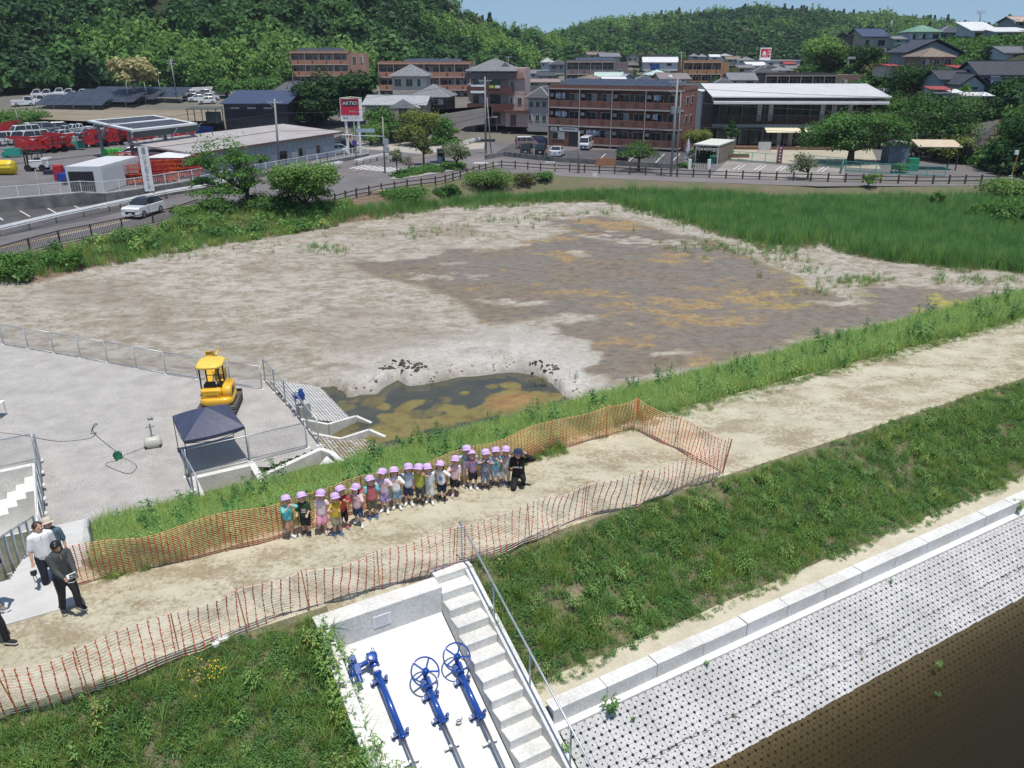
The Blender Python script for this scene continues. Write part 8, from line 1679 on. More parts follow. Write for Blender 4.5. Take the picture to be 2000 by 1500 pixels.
# hillside houses on the right
house('beige two storey house with a navy roof at the top of the green slope', 1707, 97, 50, 22, 15, 'gable', BT('beige_pink_wall', (.46, .36, .30)), rfblue, rz=4, d=9, Y=200, wins=2, floors=1, wh=1.3); house('dark house partly hidden left of the beige hillside house', 1673, 84, 24, 12, 6, 'gable', BT('brown_wall', (.20, .15, .13)), tiled, Y=205, wins=1)
house('house with a green hip roof and white balcony on the hilltop', 1806, 81, 56, 16, 13, 'hip', whitew, roofgn, rz=-6, d=8, Y=205, wins=3); house('dark roofed long house right of the green roofed house', 1860, 78, 54, 12, 12, 'hip', greyw, tiled, Y=210, wins=3); house('small pale house between the beige and green roofed houses', 1757, 84, 22, 6, 6, 'gable', whitew, tileg, Y=205, wins=1)
r, w_, h_, rh_ = house('large grey barn like building with a broad gable on the hillside', 1820, 128, 96, 22, 24, 'gable', BT('blue_grey_cladding', (.28, .31, .36)), tiled, rz=-3, d=10, Y=172, wins=0, axis='y', ov=.9)
r, w_, h_, rh_ = house('cottage with a brown ribbed tile roof and dark veranda', 1827, 132, 64, 18, 16, 'hip', BT('ochre_wall', (.24, .19, .13)), tileb, rz=-2, d=7, Y=160, wins=3, wh=1.6)
house('white modern house with a tall sloping roof on the hilltop', 1918, 92, 46, 28, 18, 'shed', whitew, roofw, rz=-6, d=9, Y=190, wins=2, wh=2.2, floors=2); house('white modern house with a long low roof at the right edge of the hilltop', 1975, 92, 70, 26, 10, 'shed', bluewall, roofw, rz=-6, d=9, Y=185, wins=3, floors=2); house('tan roofed building behind the white modern houses', 1996, 52, 26, 8, 10, 'gable', greyw, rooft, Y=215, wins=1)
r, w_, h_, rh_ = house('long traditional house with a dark ribbed tile roof at the right edge', 1970, 172, 118, 22, 24, 'gable', BT('plaster_blue_grey', (.30, .34, .38)), tiled, rz=-3, d=9, Y=140, wins=4, ribs=.45); house('low tiled outbuilding with ribbed roof left of the long traditional house', 1868, 170, 62, 12, 16, 'gable', MATS['plaster_blue_grey'], tiled, rz=-3, d=7, Y=141, wins=1, ribs=.45); house('small gabled tiled outbuilding in front of the low one', 1898, 178, 44, 10, 20, 'gable', MATS['plaster_blue_grey'], tiled, rz=-3, d=6, Y=136, wins=1, axis='y', ribs=.4)
house('shed with a bright red roof behind the tiled outbuildings', 1892, 145, 46, 10, 4, 'gable', whitew, rfred, Y=150, wins=0, cat='shed', name='shed'); house('tiled house with pale ridge behind the long traditional house', 1985, 118, 50, 12, 12, 'gable', whitew, tileg, Y=160, wins=1, ribs=.5); house('dark tall building behind the terraced beds', 1945, 120, 50, 14, 5, 'flat', BT('slate_blue_wall', (.09, .10, .125)), tiled, Y=166, wins=0, cat='building', name='building'); house('tiny red roofed shed on the lane beside the mound', 1748, 137, 18, 6, 3, 'gable', creamw, rfred, Y=165, wins=0, cat='shed', name='shed')
for i, (x, y, w2, lb) in enumerate(((1845, 178, 60, 'white corrugated lean to sheet roof, left of two'), (1900, 184, 66, 'white corrugated lean to sheet roof, right of two'), (1832, 172, 40, 'dark red lean to sheet roof above the white ones'))):
 q = thing('lean_to', lb, 'lean to', AT(x, y, 132)); wd = w2 * 132 / 1600; MB().box((0, 0, 0), (wd, 3, .08), rx=R(8)).obj('sheet_roof', roofw if i < 2 else rfred, q)
 for sx in (-.45, .45): MB().box((wd * sx, -1.2, -1.2), (.1, .1, 2.3)).obj('post', woodd, q)
tw_ = thing('terraced_beds', 'stepped stone and timber terraces below the white hilltop houses', 'terrace'); ter = BT('terrace_stone', (.26, .22, .18))
for j in range(6):
 for i in range(7): p = AT(1885 + i * 13 - j * 3, 104 + j * 7.5, 178 - j * 3.2); MB().box(p, (1.25, .5, .28)).box(p + Vector((.6, .5, -.2)), (.2, 1.1, .5)).obj('terrace_block', ter, tw_)
st2 = thing('concrete_steps', 'pale concrete retaining stub on the mound between the trees', 'steps', AT(1663, 113, 190)); MB().box((0, 0, 0), (1.6, .6, .5)).box((-.6, 0, -.8), (.3, .4, 1.2)).obj('stub', concg, st2)
dw = MB(); a, b, c, d_ = G(1905, 302, 1.2), AT(1950, 288, 118), AT(1965, 245, 128), AT(1915, 232, 130); dw.add([G(1888, 320, .85), G(1925, 318, .9), AT(1962, 262, 122), AT(1955, 240, 128), AT(1930, 236, 128), AT(1885, 278, 116)], [(0, 1, 2, 3, 4, 5)]); struct(dw.obj('sloping_driveway', asphd))
# solar field, machine yard
sfm = galv
k_ = 0
for j, (x0, y0, x1, y1) in enumerate(((66, 213, 200, 216), (108, 206, 262, 212), (140, 200, 302, 206), (165, 195, 352, 203))):
 a, b = GT(x0, y0), GT(x1, y1); L = (b - a).length; r = thing('solar_array', ('front row of ground solar panels', 'second row of ground solar panels', 'third row of ground solar panels', 'rearmost row of ground solar panels')[j] + ' in the field behind the yard', 'solar array', a + Vector((0, 0, .6)), math.atan2(b.y - a.y, b.x - a.x), 'solar rows of the field'); n = int(L / 2.1)
 for i in range(n):
  for q in range(2): MB().box((i * L / n + L / n / 2, q * 2.9 * .93 + 1.4, .2 + (q + .5) * 2.9 * .33), (L / n - .08, 2.8, .05), rx=R(19.5)).obj('solar_panel', solar, r)
 fr2 = MB()
 for i in range(0, n + 1, 2): fr2.bar((i * L / n, .4, -.9), (i * L / n, .4, .3), .08).bar((i * L / n, 5.0, -.9), (i * L / n, 5.0, 1.9), .08)
 tag(fr2.obj('rack', galv, r), kind='stuff')
rd = M('machine_red', (.40, .02, .025), .4, var=.12, scale=3, coat=.3); ro_ = M('machine_orange', (.62, .09, .02), .45, var=.12, scale=3)
def lift(loc, rz, lab, mt=rd):
 r = thing('boom_lift', lab, 'boom lift', loc, rz, 'red boom lifts packed in the yard')
 MB().box((0, 0, .75), (2.6, 1.3, .5), taper=.9).obj('chassis', mt, r)
 for a in (-.9, .9):
  for s_ in (-1, 1): MB().tube([(a, s_ * .6, .42), (a, s_ * .85, .42)], .42, 12).obj('wheel', tyre, r)
 MB().box((.2, .35, 1.4), (1.9, .5, .8), taper=.9).box((.2, -.35, 1.4), (1.9, .5, .8), taper=.9).obj('turret', mt, r)
 MB().bar((1.1, 0, 1.5), (-1.6, 0, 2.5), .28, .32).bar((-1.6, 0, 2.5), (1.2, 0, 2.2), .22, .26).obj('boom', mt, r); MB().tube([(.6, 0, 1.3), (-.7, .0, 2.1)], .07, 8).obj('cylinder', steel, r)
 b = MB();
 for z in (1.3, 1.85, 2.3):
  for a, c in (((-2.6, -.8), (-2.6, .8)), ((-2.6, .8), (-1.8, .8)), ((-1.8, .8), (-1.8, -.8)), ((-1.8, -.8), (-2.6, -.8))): b.bar((a[0], a[1], z), (c[0], c[1], z), .05)
 for x in (-2.6, -1.8):
  for y in (-.8, .8): b.bar((x, y, 1.3), (x, y, 2.3), .05)
 b.box((-2.2, 0, 1.28), (.8, 1.6, .05)).obj('basket', dark if mt == rd else mt, r); return r
def scis(loc, rz, lab, mt=rd):
 r = thing('scissor_lift', lab, 'scissor lift', loc, rz, 'scissor lifts packed behind the white mesh fence'); MB().box((0, 0, .4), (1.9, .8, .45)).obj('chassis', mt, r)
 for a in (-.6, .6):
  for s_ in (-1, 1): MB().tube([(a, s_ * .33, .2), (a, s_ * .43, .2)], .2, 10).obj('wheel', tyre, r)
 m = MB()
 for k in range(4):
  for s_ in (-.3, .3): m.bar((-.75, s_, .68 + .12 * k), (.75, s_, .8 + .12 * k), .09, .05).bar((.75, s_, .68 + .12 * k), (-.75, s_, .8 + .12 * k), .09, .05)
 m.obj('scissor_arms', mt, r); MB().box((0, 0, 1.22), (2.0, .85, .10)).obj('platform', mt, r); b = MB()
 for z in (1.75, 2.25):
  for y in (-.4, .4): b.bar((-1, y, z), (1, y, z), .04)
  for x in (-1, 1): b.bar((x, -.4, z), (x, .4, z), .04)
 for x in (-1, -.33, .33, 1):
  for y in (-.4, .4): b.bar((x, y, 1.25), (x, y, 2.25), .04)
 b.obj('guard_rail', mt, r); return r
l0 = lift(G(45, 302, ZY), R(25), 'red boom lift at the left end of the front row of machines'); s0 = scis(G(215, 358, ZY), R(15), 'red scissor lift nearest the white container')
LB = [(62, 300, 'red boom lift, second from the left in the row'), (78, 299, 'red boom lift, third from the left under a white cover'), (96, 297, 'red boom lift with raised arm in the middle of the row'), (114, 295, 'red boom lift left of the green machine'), (132, 293, 'red boom lift just right of the middle of the row'), (178, 288, 'red boom lift under the left side of the car port'), (196, 286, 'red boom lift, second under the car port'), (214, 284, 'red boom lift, third under the car port'), (232, 282, 'red boom lift in the middle under the car port'), (250, 281, 'red boom lift right of the middle under the car port'), (270, 280, 'red boom lift near the right posts of the car port'), (290, 278, 'red boom lift, rightmost under the car port'), (10, 265, 'red crane truck arm unit behind the van at the left edge'), (30, 262, 'red machine behind the white vans at the far left'), (345, 285, 'red upright machine right of the car port'), (20, 250, 'red machine half hidden by the green shrubs')]
for x, y, lb in LB: dup(l0, G(x, y, ZY), R(rnd.uniform(5, 50) + 180 * (rnd.random() < .4)), lb, rnd.uniform(.85, 1.05))
k = 0
for j in range(5):
 for i in range(11):
  x = 222 + i * 15.5 + j * 3; y = 363 - i * .9 - j * 7.5
  if x > 395 or (i == 0 and j == 0) or y > 366 - (x - 215) * .08: continue
  c = dup(s0, G(x, y, ZY), R(15 + rnd.uniform(-4, 4)), 'red or orange scissor lift packed among others behind the white mesh fence', .92); k += 1
  if rnd.random() < .45: recolor(c, rd, ro_)
# container, forklift, racks, tank, car port
qa, qb, qc = G(205, 377, ZY), G(278, 352, ZY), G(127, 352, ZY); dx_ = (qb - qa); dy_ = (qc - qa); ct = thing('shipping_container', 'white container with an open side beside the red scissor lifts', 'container', qa, math.atan2(dx_.y, dx_.x)); LX = dx_.length; LY = 3.6; whc = M('container_white', (.60, .61, .62), .5, var=.06)
MB().box((LX / 2, LY / 2, 1.35), (LX, LY, 2.6)).obj('box', whc, ct); m = MB()
for k in range(int(LX / .2)): m.box((.1 + k * .2, -.03, 1.3), (.09, .06, 2.4))
tag(m.obj('corrugation', whc, ct), kind='stuff'); MB().box((-.03, LY * .58, 1.15), (.06, LY * .7, 2.0)).obj('opening', black, ct)
fk = thing('forklift', 'white forklift truck parked in front of the racks', 'forklift', G(72, 334, ZY), R(5)); MB().box((.6, 0, .9), (2.2, 1.2, .9)).box((1.4, 0, 1.15), (.8, 1.2, .9)).obj('body', PW, fk, bev=.08)
for x in (-.7, 1.0):
 for s_ in (-.55, .55): MB().tube([(x, s_ - .12, .42), (x, s_ + .12, .42)], .42, 12).obj('wheel', tyre, fk)
MB().box((-1.0, -.3, 1.3), (.12, .12, 2.6)).box((-1.0, .3, 1.3), (.12, .12, 2.6)).obj('mast', black, fk); MB().box((.1, 0, 2.15), (1.3, 1.1, .06)).box((-.5, .5, 1.6), (.07, .07, 1.1)).box((-.5, -.5, 1.6), (.07, .07, 1.1)).box((.7, .5, 1.7), (.07, .07, .9)).box((.7, -.5, 1.7), (.07, .07, .9)).box((.3, 0, 1.3), (.5, .5, .5)).obj('overhead_guard', black, fk)
o = MB().lathe([(.3, -1.5), (.75, -1.35), (.85, -1.0), (.85, 1.0), (.75, 1.35), (.3, 1.5)], 12, ax='x', sy=1).obj('water_tank', M('tank_yellow', (.72, .52, .03), .4, var=.05)); o.location = G(8, 341, ZY) + Vector((0, 0, .85)); tag(o, 'yellow rounded water tank at the left edge of the machine yard', 'tank')
cols = [(.02, .06, .30), (.45, .02, .03), (.50, .09, .02), (.10, .30, .18), (.6, .6, .6), (.02, .02, .05)]
for i, (x, y, c_, w2, h2, lb) in enumerate([(118, 352, 1, .9, 1.6, 'red cabinet at the left end of the coloured racks'), (130, 353, 0, 1.6, .8, 'blue crate on the ground beside the red cabinet'), (130, 345, 0, 1.5, .9, 'blue crate behind the first blue crate'), (147, 352, 2, 1.6, .7, 'orange crate between blue and green crates'), (166, 350, 3, 1.8, .8, 'green crate at the container opening'), (150, 343, 1, 1.6, .8, 'red crate behind the orange crate'), (170, 342, 2, 1.2, 1.0, 'orange crate inside the container opening'), (114, 340, 0, .7, .9, 'blue drum standing behind the red cabinet'), (144, 360, 5, 2.0, .5, 'low dark pallet in front of the crates'), (98, 340, 5, 1.2, .4, 'small dark pallet beside the forklift')]):
 m = M('crate_%d' % c_, cols[c_], .5, var=.15, scale=4); q = thing('crate' if i else 'cabinet', lb, 'crate' if i else 'cabinet', G(x, y, ZY), R(12)); MB().box((0, 0, h2 / 2), (w2, 1.1, h2), taper=.96).obj('box', m, q, bev=.02); MB().box((0, 0, h2 + .03), (w2 * .9, .9, .08)).obj('lid', m, q)
gm_ = M('machine_green', (.03, .28, .22), .45)
for x, y, lb in ((152, 292, 'green generator standing among the red lifts'), (28, 307, 'green roller at the left end of the lift row'), (230, 308, 'bright green skip beside the white saloon car')):
 q = thing('generator' if 'gen' in lb else ('roller' if 'roller' in lb else 'skip'), lb, 'machine', G(x, y, ZY), R(15)); m = gm_ if 'bright' not in lb else M('bright_green', (.05, .42, .06), .5); MB().box((0, 0, .7), (2.0 if 'skip' not in q.name else 3.6, 1.2, 1.0), taper=.93).obj('housing', m, q, bev=.05); MB().tube([(-1.0, -.5, .4), (-1.0, .5, .4)], .4, 12).obj('drum', m, q)
cpt = thing('car_port', 'large open steel car port with a flat white frame roof over the red machines', 'car port'); cz = 6.6
c4 = [AT(171, 237, 124), AT(258, 256, 104), AT(385, 240, 118), AT(300, 226, 140)]
c4 = [Vector((p.x, p.y, cz)) for p in (G(171, 237, cz), G(258, 256, cz), G(385, 242, cz), G(300, 226, cz))]
for a, b in zip(c4, c4[1:] + c4[:1]):
 d = (b - a).normalized(); n = Vector((-d.y, d.x, 0)) * -1.0; MB().add([a + Vector((0, 0, .12)), b + Vector((0, 0, .12)), b + (sum(c4, Vector()) / 4 - b) * .12 + Vector((0, 0, .12)), a + (sum(c4, Vector()) / 4 - a) * .12 + Vector((0, 0, .12))], [(0, 1, 2, 3)]).bar(a, b, .12, .22).obj('roof_border', M('roof_border_white', (.62, .66, .66), .5, var=.05), cpt)
ma, mb_ = (c4[0] + c4[1]) / 2, (c4[2] + c4[3]) / 2; MB().bar(ma + Vector((0, 0, .1)), mb_ + Vector((0, 0, .1)), 1.4, .12).obj('roof_walkway', MATS['roof_border_white'], cpt)
for k in range(12):
 t = (k + 1) / 13; a = c4[0].lerp(c4[1], t); b = c4[3].lerp(c4[2], t); MB().bar(a, b, .10, .18).obj('purlin', M('steel_grey', (.20, .21, .25), .5), cpt)
for k in range(8): t = (k + 1) / 9; MB().bar(c4[0].lerp(c4[3], t), c4[1].lerp(c4[2], t), .08, .12).obj('rafter', MATS['steel_grey'], cpt)
MB().add([c4[1] + Vector((0, 0, 0)), c4[2] + Vector((0, 0, 0)), c4[2] + Vector((0, .5, -.9)), c4[1] + Vector((0, .5, -.9))], [(0, 1, 2, 3)]).obj('fascia', M('dark_fascia', (.06, .08, .08), .6), cpt)
cc = sum(c4, Vector()) / 4
for p in (c4[0].lerp(c4[1], .12), c4[0].lerp(c4[1], .9), c4[3].lerp(c4[2], .12), c4[3].lerp(c4[2], .9), c4[1].lerp(c4[2], .5)):
 p = p.lerp(cc, .1); MB().bar((p.x, p.y, ZY), (p.x, p.y, cz), .32).bar((p.x, p.y, cz - 2.4), p.lerp(cc, .2), .16).bar((p.x, p.y, cz - 2.4), p + Vector((1.6, .6, 0)), .14).obj('column', MATS['steel_grey'], cpt)
o = MB().add([(-2.2, -1.6, 0), (2.2, -1.6, 0), (2.2, 1.6, 0), (-2.2, 1.6, 0), (0, 0, .5)], [(0, 1, 4), (1, 2, 4), (2, 3, 4), (3, 0, 4)])
for x in (-2.1, 2.1):
 for y in (-1.5, 1.5): o.tube([(x, y, -2.1), (x, y, 0)], .04, 6)
o = o.obj('tent_canopy', roofw); o.location = G(335, 341, ZY) + Vector((0, 0, 2.1)); tag(o, 'small white pyramid canopy above the scissor lifts', 'canopy')
o = MB().box((0, 0, .7), (3.2, 1.4, 1.3)).obj('storage_box', M('blue_box', (.02, .07, .25), .5)); o.location = G(398, 262, ZY); tag(o, 'blue storage box at the right end of the car port', 'box')
for x, y, m_, lb in ((330, 275, M('trailer_grey', (.3, .32, .33), .5), 'grey site cabin behind the white flatbed truck'), (362, 274, rd, 'red tarpaulin covered machine right of the car port')):
 q = thing('site_cabin' if 'cabin' in lb else 'covered_machine', lb, 'cabin' if 'cabin' in lb else 'machine', G(x, y, ZY), R(20)); MB().box((0, 0, 1.1), (3.6, 2, 2.2), taper=.9).obj('body', m_, q)
# far yard wall line behind the solar field
o = MB().bar(GT(215, 188) + Vector((0, 0, .5)), GT(425, 177) + Vector((0, 0, .5)), .3, 1.0).obj('white_wall', wpt); tag(o, 'long low white wall behind the solar field at the forest edge', 'wall')
sheet('solar_ground', [(20, 228), (60, 232), (240, 240), (440, 235), (430, 205), (360, 196), (150, 190), (30, 200)], 4.0, M('dry_grass_ground', (.20, .15, .10), .95, scale=.2, col2=(.26, .23, .17), fine=.2)).location = (0, 0, -3.2) if False else (0, 0, 0)
# poles and wires
polem = M('concrete_pole', (.28, .27, .26), .85, var=.1, scale=3); ins_ = M('insulator', (.5, .5, .48), .4)
POLES = {}
def pole(key, lab, bx, by, tx, ty, Y=None, arms=2, trans=False, r_=.17, z=Z0):
 p = G(bx, by, z) if Y is None else AT(bx, by, Y); t = AT(tx, ty, p.y); q = thing('utility_pole', lab, 'utility pole', p, 0, 'utility poles and their wires'); d = t - p; MB().tube([(0, 0, -.3), d], [r_, r_ * .65], 10).obj('pole', polem, q, True)
 for k in range(arms):
  f = .95 - .09 * k; c = d * f; MB().bar(c + Vector((-1.0, 0, 0)), c + Vector((1.0, 0, 0)), .09).bar(c + Vector((-.8, 0, 0)), c + Vector((0, 0, -.7)), .05).obj('crossarm', galv, q)
  for s_ in (-.9, -.4, .4, .9): MB().tube([c + Vector((s_, 0, .03)), c + Vector((s_, 0, .2))], .05, 6).obj('insulator', ins_, q)
 if trans:
  for s_ in (-.38, .38): MB().tube([d * .68 + Vector((s_, -.1, -.45)), d * .68 + Vector((s_, -.1, .35))], .27, 10).obj('transformer', M('transformer_grey', (.22, .26, .28), .5), q)
 POLES[key] = (p, d); return q
pole('a', 'concrete utility pole in front of the office building, crossarm at its top', 546, 330, 536, 193, arms=1); pole('b', 'slim utility pole with round mirrors beside the pedestrian crossing', 752, 338, 747, 228, arms=0, r_=.12); pole('c', 'dark utility pole left of a leaning one before the pink house', 949, 300, 947, 150, arms=1); pole('d', 'slim leaning pole right of the dark pole before the pink house', 960, 303, 951, 190, arms=0, r_=.10)
pole('e', 'plain utility pole standing on the bank before the white minivan', 1130, 338, 1131, 256, arms=0); pole('f', 'utility pole with transformers before the right end of the brown apartments', 1310, 345, 1324, 150, arms=2, trans=True); pole('g', 'tall utility pole in front of the dark forest behind the solar field', 344, 182, 333, 115, Y=195, arms=2)
pole('h', 'slim pole right of the transformer pole', 1322, 325, 1330, 180, arms=0, r_=.09); pole('i', 'traffic sign pole under the red signboard', 697, 322, 690, 225, arms=0, r_=.08); pole('j', 'lamp pole at the far left beside the white vans', 38, 245, 30, 215, Y=150, arms=0, r_=.10, z=ZY); pole('k', 'slim white pole rising from the car park wall', 88, 405, 68, 330, arms=0, r_=.05)
pole('l', 'utility pole on the right hilltop near the white houses', 1911, 60, 1917, 20, Y=205, arms=2); pole('m', 'utility pole on the far right hilltop', 1981, 52, 1983, 38, Y=205, arms=1); pole('n', 'utility pole with meters right of the white metal roof', 1722, 215, 1727, 172, Y=150, arms=2); pole('o', 'striped lattice mast beside the beige hillside house', 1740, 60, 1742, 40, Y=200, arms=0, r_=.3); pole('p', 'television aerial mast over the grey roofs in front of the forest', 993, 135, 993, 110, Y=240, arms=1, r_=.08); pole('q', 'slim utility pole left of the orange apartments', 1330, 165, 1331, 100, Y=200, arms=1, r_=.12); pole('r', 'utility pole in the town right of the yellow house', 1442, 150, 1440, 108, Y=220, arms=1, r_=.12); pole('s', 'steel flag pole at the salmon apartments end', 920, 185, 926, 118, Y=200, arms=0, r_=.08)
pole('u', 'grey lamp pole at the foot of the cream flowering tree', 314, 180, 309, 155, Y=190, arms=0, r_=.12); pole('v', 'short grey pole left of the lamp pole, before the flowering tree', 286, 182, 281, 160, Y=190, arms=0, r_=.12); pole('x', 'pair pole below the flowering tree, left of the short grey pole', 249, 183, 246, 160, Y=190, arms=0, r_=.12)
cable = M('cable_black', (.03, .03, .035), .6, var=0)
def wire(lab, a, b, sag=.6, r_=.022):
 pts = [a.lerp(b, k / 14) - Vector((0, 0, sag * 4 * (k / 14) * (1 - k / 14))) for k in range(15)]; o = MB().tube(pts, r_, 5).obj('overhead_wire', cable); tag(o, lab, 'wire', 'overhead wires')
pt_ = lambda k, f, dx=0: POLES[k][0] + POLES[k][1] * f + Vector((dx, 0, 0))
off = Vector((-78, 70, 7.5))
for i, (f, dx, lb) in enumerate(((.95, -.9, 'upper'), (.80, 0, 'middle'), (.55, 0, 'lower'))):
 wire('%s wire running left from the office pole over the machine yard' % lb, pt_('a', f, dx), Vector((-70, 68, 6.2 - i * 1.0)), .5, .022 + .012 * (i == 2)); wire('%s wire from the office pole to the dark pole at the pink house' % lb, pt_('a', f, dx), pt_('c', f, dx), .7); wire('%s wire from the dark pole to the transformer pole' % lb, pt_('c', f * .9, dx), pt_('f', f * .9, dx), .9)
 wire('%s wire from the transformer pole past the kindergarten to the right' % lb, pt_('f', f * .95, dx), Vector((95, 112, 10.5 - i * 2.2)), 1.0)
wire('wire from the crossing pole to the lower bank pole', pt_('b', .72), pt_('c', .5), .3, .03); wire('wire from the bank pole to the transformer pole', pt_('e', .95), pt_('f', .5), .3)
wire('wire along the hillside from the meter pole to the right', pt_('n', .9), Vector((88, 132, 10)), .8, .02)
# traffic things on poles
p = POLES['b'][0]
q = thing('traffic_mirror', 'pair of round traffic mirrors on the crossing pole', 'traffic mirror', p + Vector((.35, -.2, 3.0)))
for z in (0, .95): MB().lathe([(.40, -.03), (.42, .02), (.2, .08), (.02, .1)], 16, (0, 0, z), ax='y').obj('mirror', M('mirror_back', (.35, .37, .38), .4), q)
q = thing('traffic_light', 'horizontal traffic light over the road beside the crossing pole', 'traffic light', p + Vector((-4.6, .2, 4.6))); MB().box((0, 0, 0), (1.3, .25, .42)).obj('housing', wpt, q, bev=.03); MB().tube([(.6, 0, .1), (4.5, -.1, .0)], .05, 6).obj('arm', galv, q)
for k in range(3): MB().tube([(-.4 + .4 * k, -.12, 0), (-.4 + .4 * k, -.20, 0)], .15, 12).obj('lens', M('lens_%d' % k, ((.02, .18, .16), (.25, .18, .02), (.25, .02, .02))[k], .3, var=0), q)
o = MB().box((0, 0, 0), (2.6, .06, .5)).obj('street_name_sign', M('sign_pale_blue', (.35, .45, .50), .5)); o.location = POLES['i'][0] + Vector((1.5, 0, 4.6)); tag(o, 'pale blue horizontal direction sign on the pole under the signboard', 'sign')
o = MB().tube([(0, 0, 0), (0, .04, 0)], .36, 16).obj('parking_sign', M('sign_violet', (.08, .05, .28), .5)); o.location = POLES['i'][0] + Vector((-.1, -.15, 3.0)); tag(o, 'round blue violet traffic sign on the pole under the signboard', 'sign')
# kindergarten fence and banner, play things
tqm = M('turquoise_paint', (.06, .42, .35), .5, var=.1)
def tqf(lab, pts):
 r = thing('mesh_fence', lab, 'fence', group='turquoise mesh fences of the kindergarten'); P = [G(x, y, Z0) for x, y in pts]; m = MB()
 for a, b in zip(P[:-1], P[1:]):
  L = (b - a).length; n = max(1, round(L / 2))
  for z in (.1, 1.25): MB().bar(a + Vector((0, 0, z)), b + Vector((0, 0, z)), .07).obj('rail', tqm, r)
  for i in range(n + 1): q = a.lerp(b, i / n); MB().bar(q, q + Vector((0, 0, 1.3)), .07).obj('post', tqm, r)
  for k in range(7): m.bar(a + Vector((0, 0, .2 + .15 * k)), b + Vector((0, 0, .2 + .15 * k)), .018)
 tag(m.obj('mesh_wires', tqm, r), kind='stuff')
tqf('turquoise mesh fence at the left of the kindergarten parking', [(1386, 323), (1418, 312), (1520, 319), (1526, 320)]); tqf('turquoise mesh fence panel right of the half bare tree', [(1585, 322), (1646, 327), (1643, 340)]); tqf('turquoise mesh fence running right under the shade tree', [(1650, 334), (1740, 340), (1845, 345)])
bn2 = thing('banner', 'dark red vertical banner on the turquoise fence of the kindergarten', 'banner', G(1521, 320, Z0), 0); MB().box((0, 0, 1.25), (.75, .05, 2.3)).obj('cloth', M('banner_red', (.20, .06, .06), .6), bn2); MB().tube([(-.42, 0, 0), (-.42, 0, 2.6)], .03, 6).obj('pole', wpt, bn2)
for k in range(5): MB().box((0, -.035, 2.15 - k * .42), (.30, .02, .07)).box((.03 * (-1) ** k, -.035, 2.12 - k * .42), (.07, .022, .28)).obj('banner_mark', wl, bn2)
o = MB().box((0, 0, .9), (2.0, .08, 1.3)).box((-.9, 0, .3), (.08, .08, .6)).box((.9, 0, .3), (.08, .08, .6)).obj('notice_board', M('board_white_grey', (.5, .5, .5), .5)); o.location = G(1492, 297, Z0); tag(o, 'pale grey notice board in the kindergarten yard', 'notice board')
for x, y, lb in ((1442, 312, 'red and green planter bench behind the turquoise fence'),): q = thing('planter', lb, 'planter', G(x, y, Z0), R(-5)); MB().box((0, 0, .5), (3.0, .5, .35)).obj('box', M('planter_red', (.30, .10, .06), .7), q); tag(MB().box((0, 0, .75), (2.8, .4, .2)).obj('flowers', tL, q), kind='stuff')
pu_ = thing('parasol', 'closed blue and white parasol beside the yellow green shrub', 'parasol', G(1342, 312, Z0)); MB().tube([(0, 0, 0), (0, 0, 3.0)], .04, 6).obj('pole', wpt, pu_); MB().lathe([(.30, .5), (.34, 1.2), (.22, 2.2), (.06, 2.9)], 10).obj('canopy', M('parasol_blue_white', (.25, .38, .60), .7, scale=2, col2=(.62, .64, .66)), pu_)
sh_ = thing('play_shelter', 'play yard shelter with a sun bleached wooden roof', 'shelter', G(1820, 330, Z0), R(-5)); MB().box((0, 0, 3.3), (5.6, 3.2, .12), rx=.2).obj('roof', M('bleached_wood', (.48, .38, .27), .8, scale=1.5, col2=(.58, .48, .36)), sh_)
for x in (-2.5, 2.5):
 for y in (-1.3, 1.3): MB().box((x, y, 1.6), (.14, .14, 3.3)).obj('post', woodd, sh_)
q = thing('play_box', 'green play house box under the shelter', 'play house', G(1780, 333, Z0)); MB().box((0, 0, .8), (1.3, 1, 1.6)).obj('box', M('play_green', (.02, .25, .12), .5), q); q = thing('storage_hut', 'blue grey storage hut between shade tree and play shelter', 'hut', G(1745, 318, Z0)); MB().box((0, 0, 1.4), (2.8, 2.4, 2.8)).obj('wall', BT('hut_wall', (.16, .20, .27)), q); MB().box((0, 0, 2.85), (3.1, 2.7, .12)).obj('roof', roofw, q)
# parking wall with orange boards, gate, bench, stakes
pw_ = thing('parking_wall', 'low dark stained wall along the apartment parking', 'wall'); Pw = [G(x, y, Z0) for x, y in ((948, 312), (985, 305), (1085, 316), (1180, 322), (1320, 330))]
for a, b in zip(Pw[:-1], Pw[1:]): MB().bar(a + Vector((0, 0, .3)), b + Vector((0, 0, .3)), .2, .75).obj('wall_section', concd, pw_)
for i in range(14): a = Pw[0].lerp(Pw[2], i / 13) if i < 13 else Pw[2]; MB().tube([a + Vector((0, 0, .6)), a + Vector((0, 0, 1.4))], .025, 5).obj('fence_stake', galv, pw_)
q = thing('timber_panel', 'orange brown timber panel set in the parking wall', 'panel', G(1184, 324, Z0), R(-8));
for i in range(8): MB().box((-1.3 + i * .34, -.2, .55), (.31, .06, 1.1)).obj('board', M('orange_timber', (.42, .20, .10), .8, var=.15, scale=3), q)
q = thing('stone_bench', 'pale stone bench in front of the rail fence on the bank', 'bench', G(735, 381, Z0 - .1), R(38)); MB().box((0, 0, .42), (2.4, .5, .12)).obj('seat', M('bench_stone', (.42, .36, .27), .85, var=.1, scale=2), q)
for x in (-.7, .7): MB().box((x, 0, .18), (.3, .42, .38)).obj('leg', concg, q)
q = thing('barrier', 'small white barrier board on the bank below the rail fence', 'barrier', G(1161, 351, .4)); MB().box((0, 0, .5), (.55, .05, .7)).obj('board', wpt, q)
for s_ in (-.2, .2): MB().tube([(s_, 0, 0), (s_, 0, .2)], .02, 5).obj('leg', wpt, q)
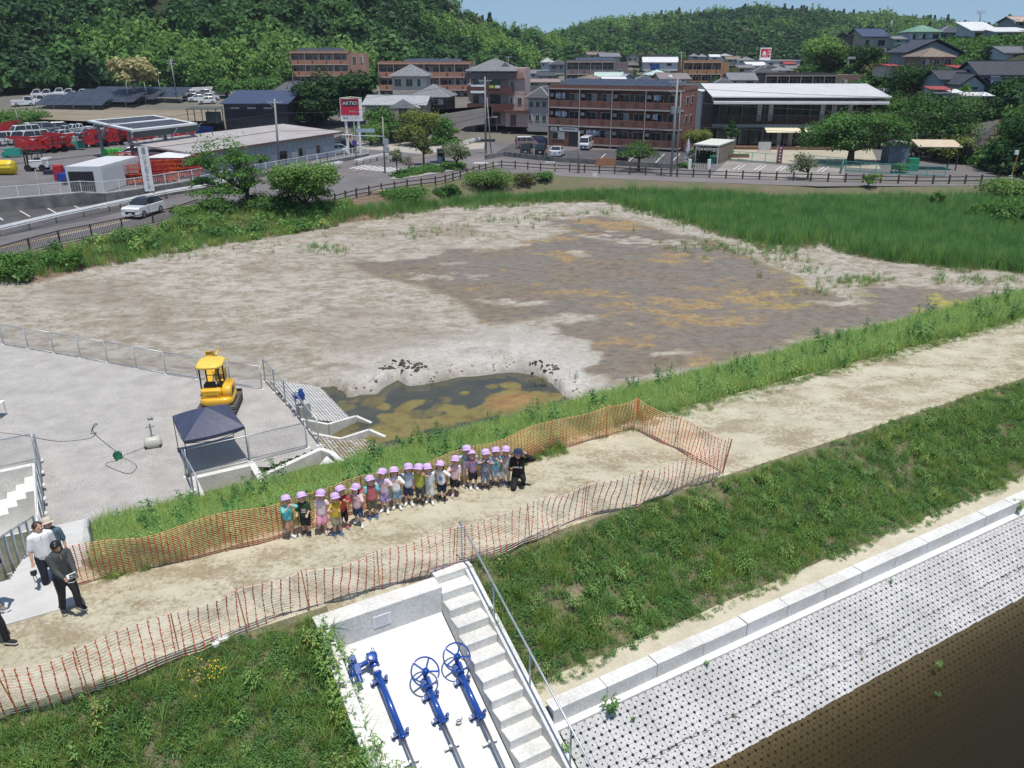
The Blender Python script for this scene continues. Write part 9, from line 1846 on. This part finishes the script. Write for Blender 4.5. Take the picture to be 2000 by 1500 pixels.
for i, (a, b, lb) in enumerate((((1072, 345), (1090, 318), 'yellow guy wire guard leaning against the rail fence, left'), ((1370, 383), (1363, 355), 'yellow guy wire guard on the bank before the kindergarten'))):
 p0 = G(*a, .5); p1 = AT(*b, p0.y); o = MB().tube([p0, p1], .05, 6).obj('guy_guard', M('guard_yellow', (.60, .52, .20), .6)); tag(o, lb, 'guy guard')
q = thing('crossing_gate', 'pair of pale gate posts with bars at the kindergarten hedge', 'gate', G(1365, 330, Z0))
for x in (-1.3, 1.3): MB().box((x, 0, .6), (.4, .4, 1.3)).obj('post', wpt, q)
for k in range(7): MB().box((-.9 + k * .3, 0, .5), (.05, .05, .9)).obj('bar', black, q)
q = thing('warning_post', 'orange road post with a small white box at the right end', 'post', G(1973, 352, Z0)); MB().tube([(0, 0, 0), (.25, 0, 3.4)], .06, 6).obj('pole', M('post_orange', (.45, .22, .05), .6), q); MB().box((0, 0, 3.3), (.4, .3, .5)).obj('box', wpt, q); MB().box((-.1, -.1, .3), (.5, .1, .6)).obj('plate', wpt, q)
q = thing('vending_machine', 'pale blue vending machine behind the planting island', 'vending machine', G(862, 318, Z0), R(10)); MB().box((0, .5, .95), (1.1, .7, 1.9)).obj('body', bluewall, q); MB().box((0, .14, 1.3), (.9, .03, .9)).obj('front_glass', dglass, q)
p = G(755, 300, Z0); person('pedestrian in pale clothes waiting behind the crossing pole', p, R(40), 1.65, dict(adult=1, top=lgb, bottom=gbl, shoe=bks, plen=.97))
# foam of haze over the whole valley
hz = bpy.data.materials.new('valley_haze'); hz.use_nodes = True; nt = hz.node_tree; nt.nodes.clear(); pv = nn(nt, 'ShaderNodeVolumePrincipled'); pv.inputs['Color'].default_value = (.72, .82, .95, 1); pv.inputs['Density'].default_value = .00015; pv.inputs['Anisotropy'].default_value = .2
ho = nn(nt, 'ShaderNodeOutputMaterial'); nt.links.new(pv.outputs[0], ho.inputs['Volume'])
o = MB().box((0, 330, 40), (2400, 1900, 90)).obj('haze', hz); tag(o, kind='stuff')
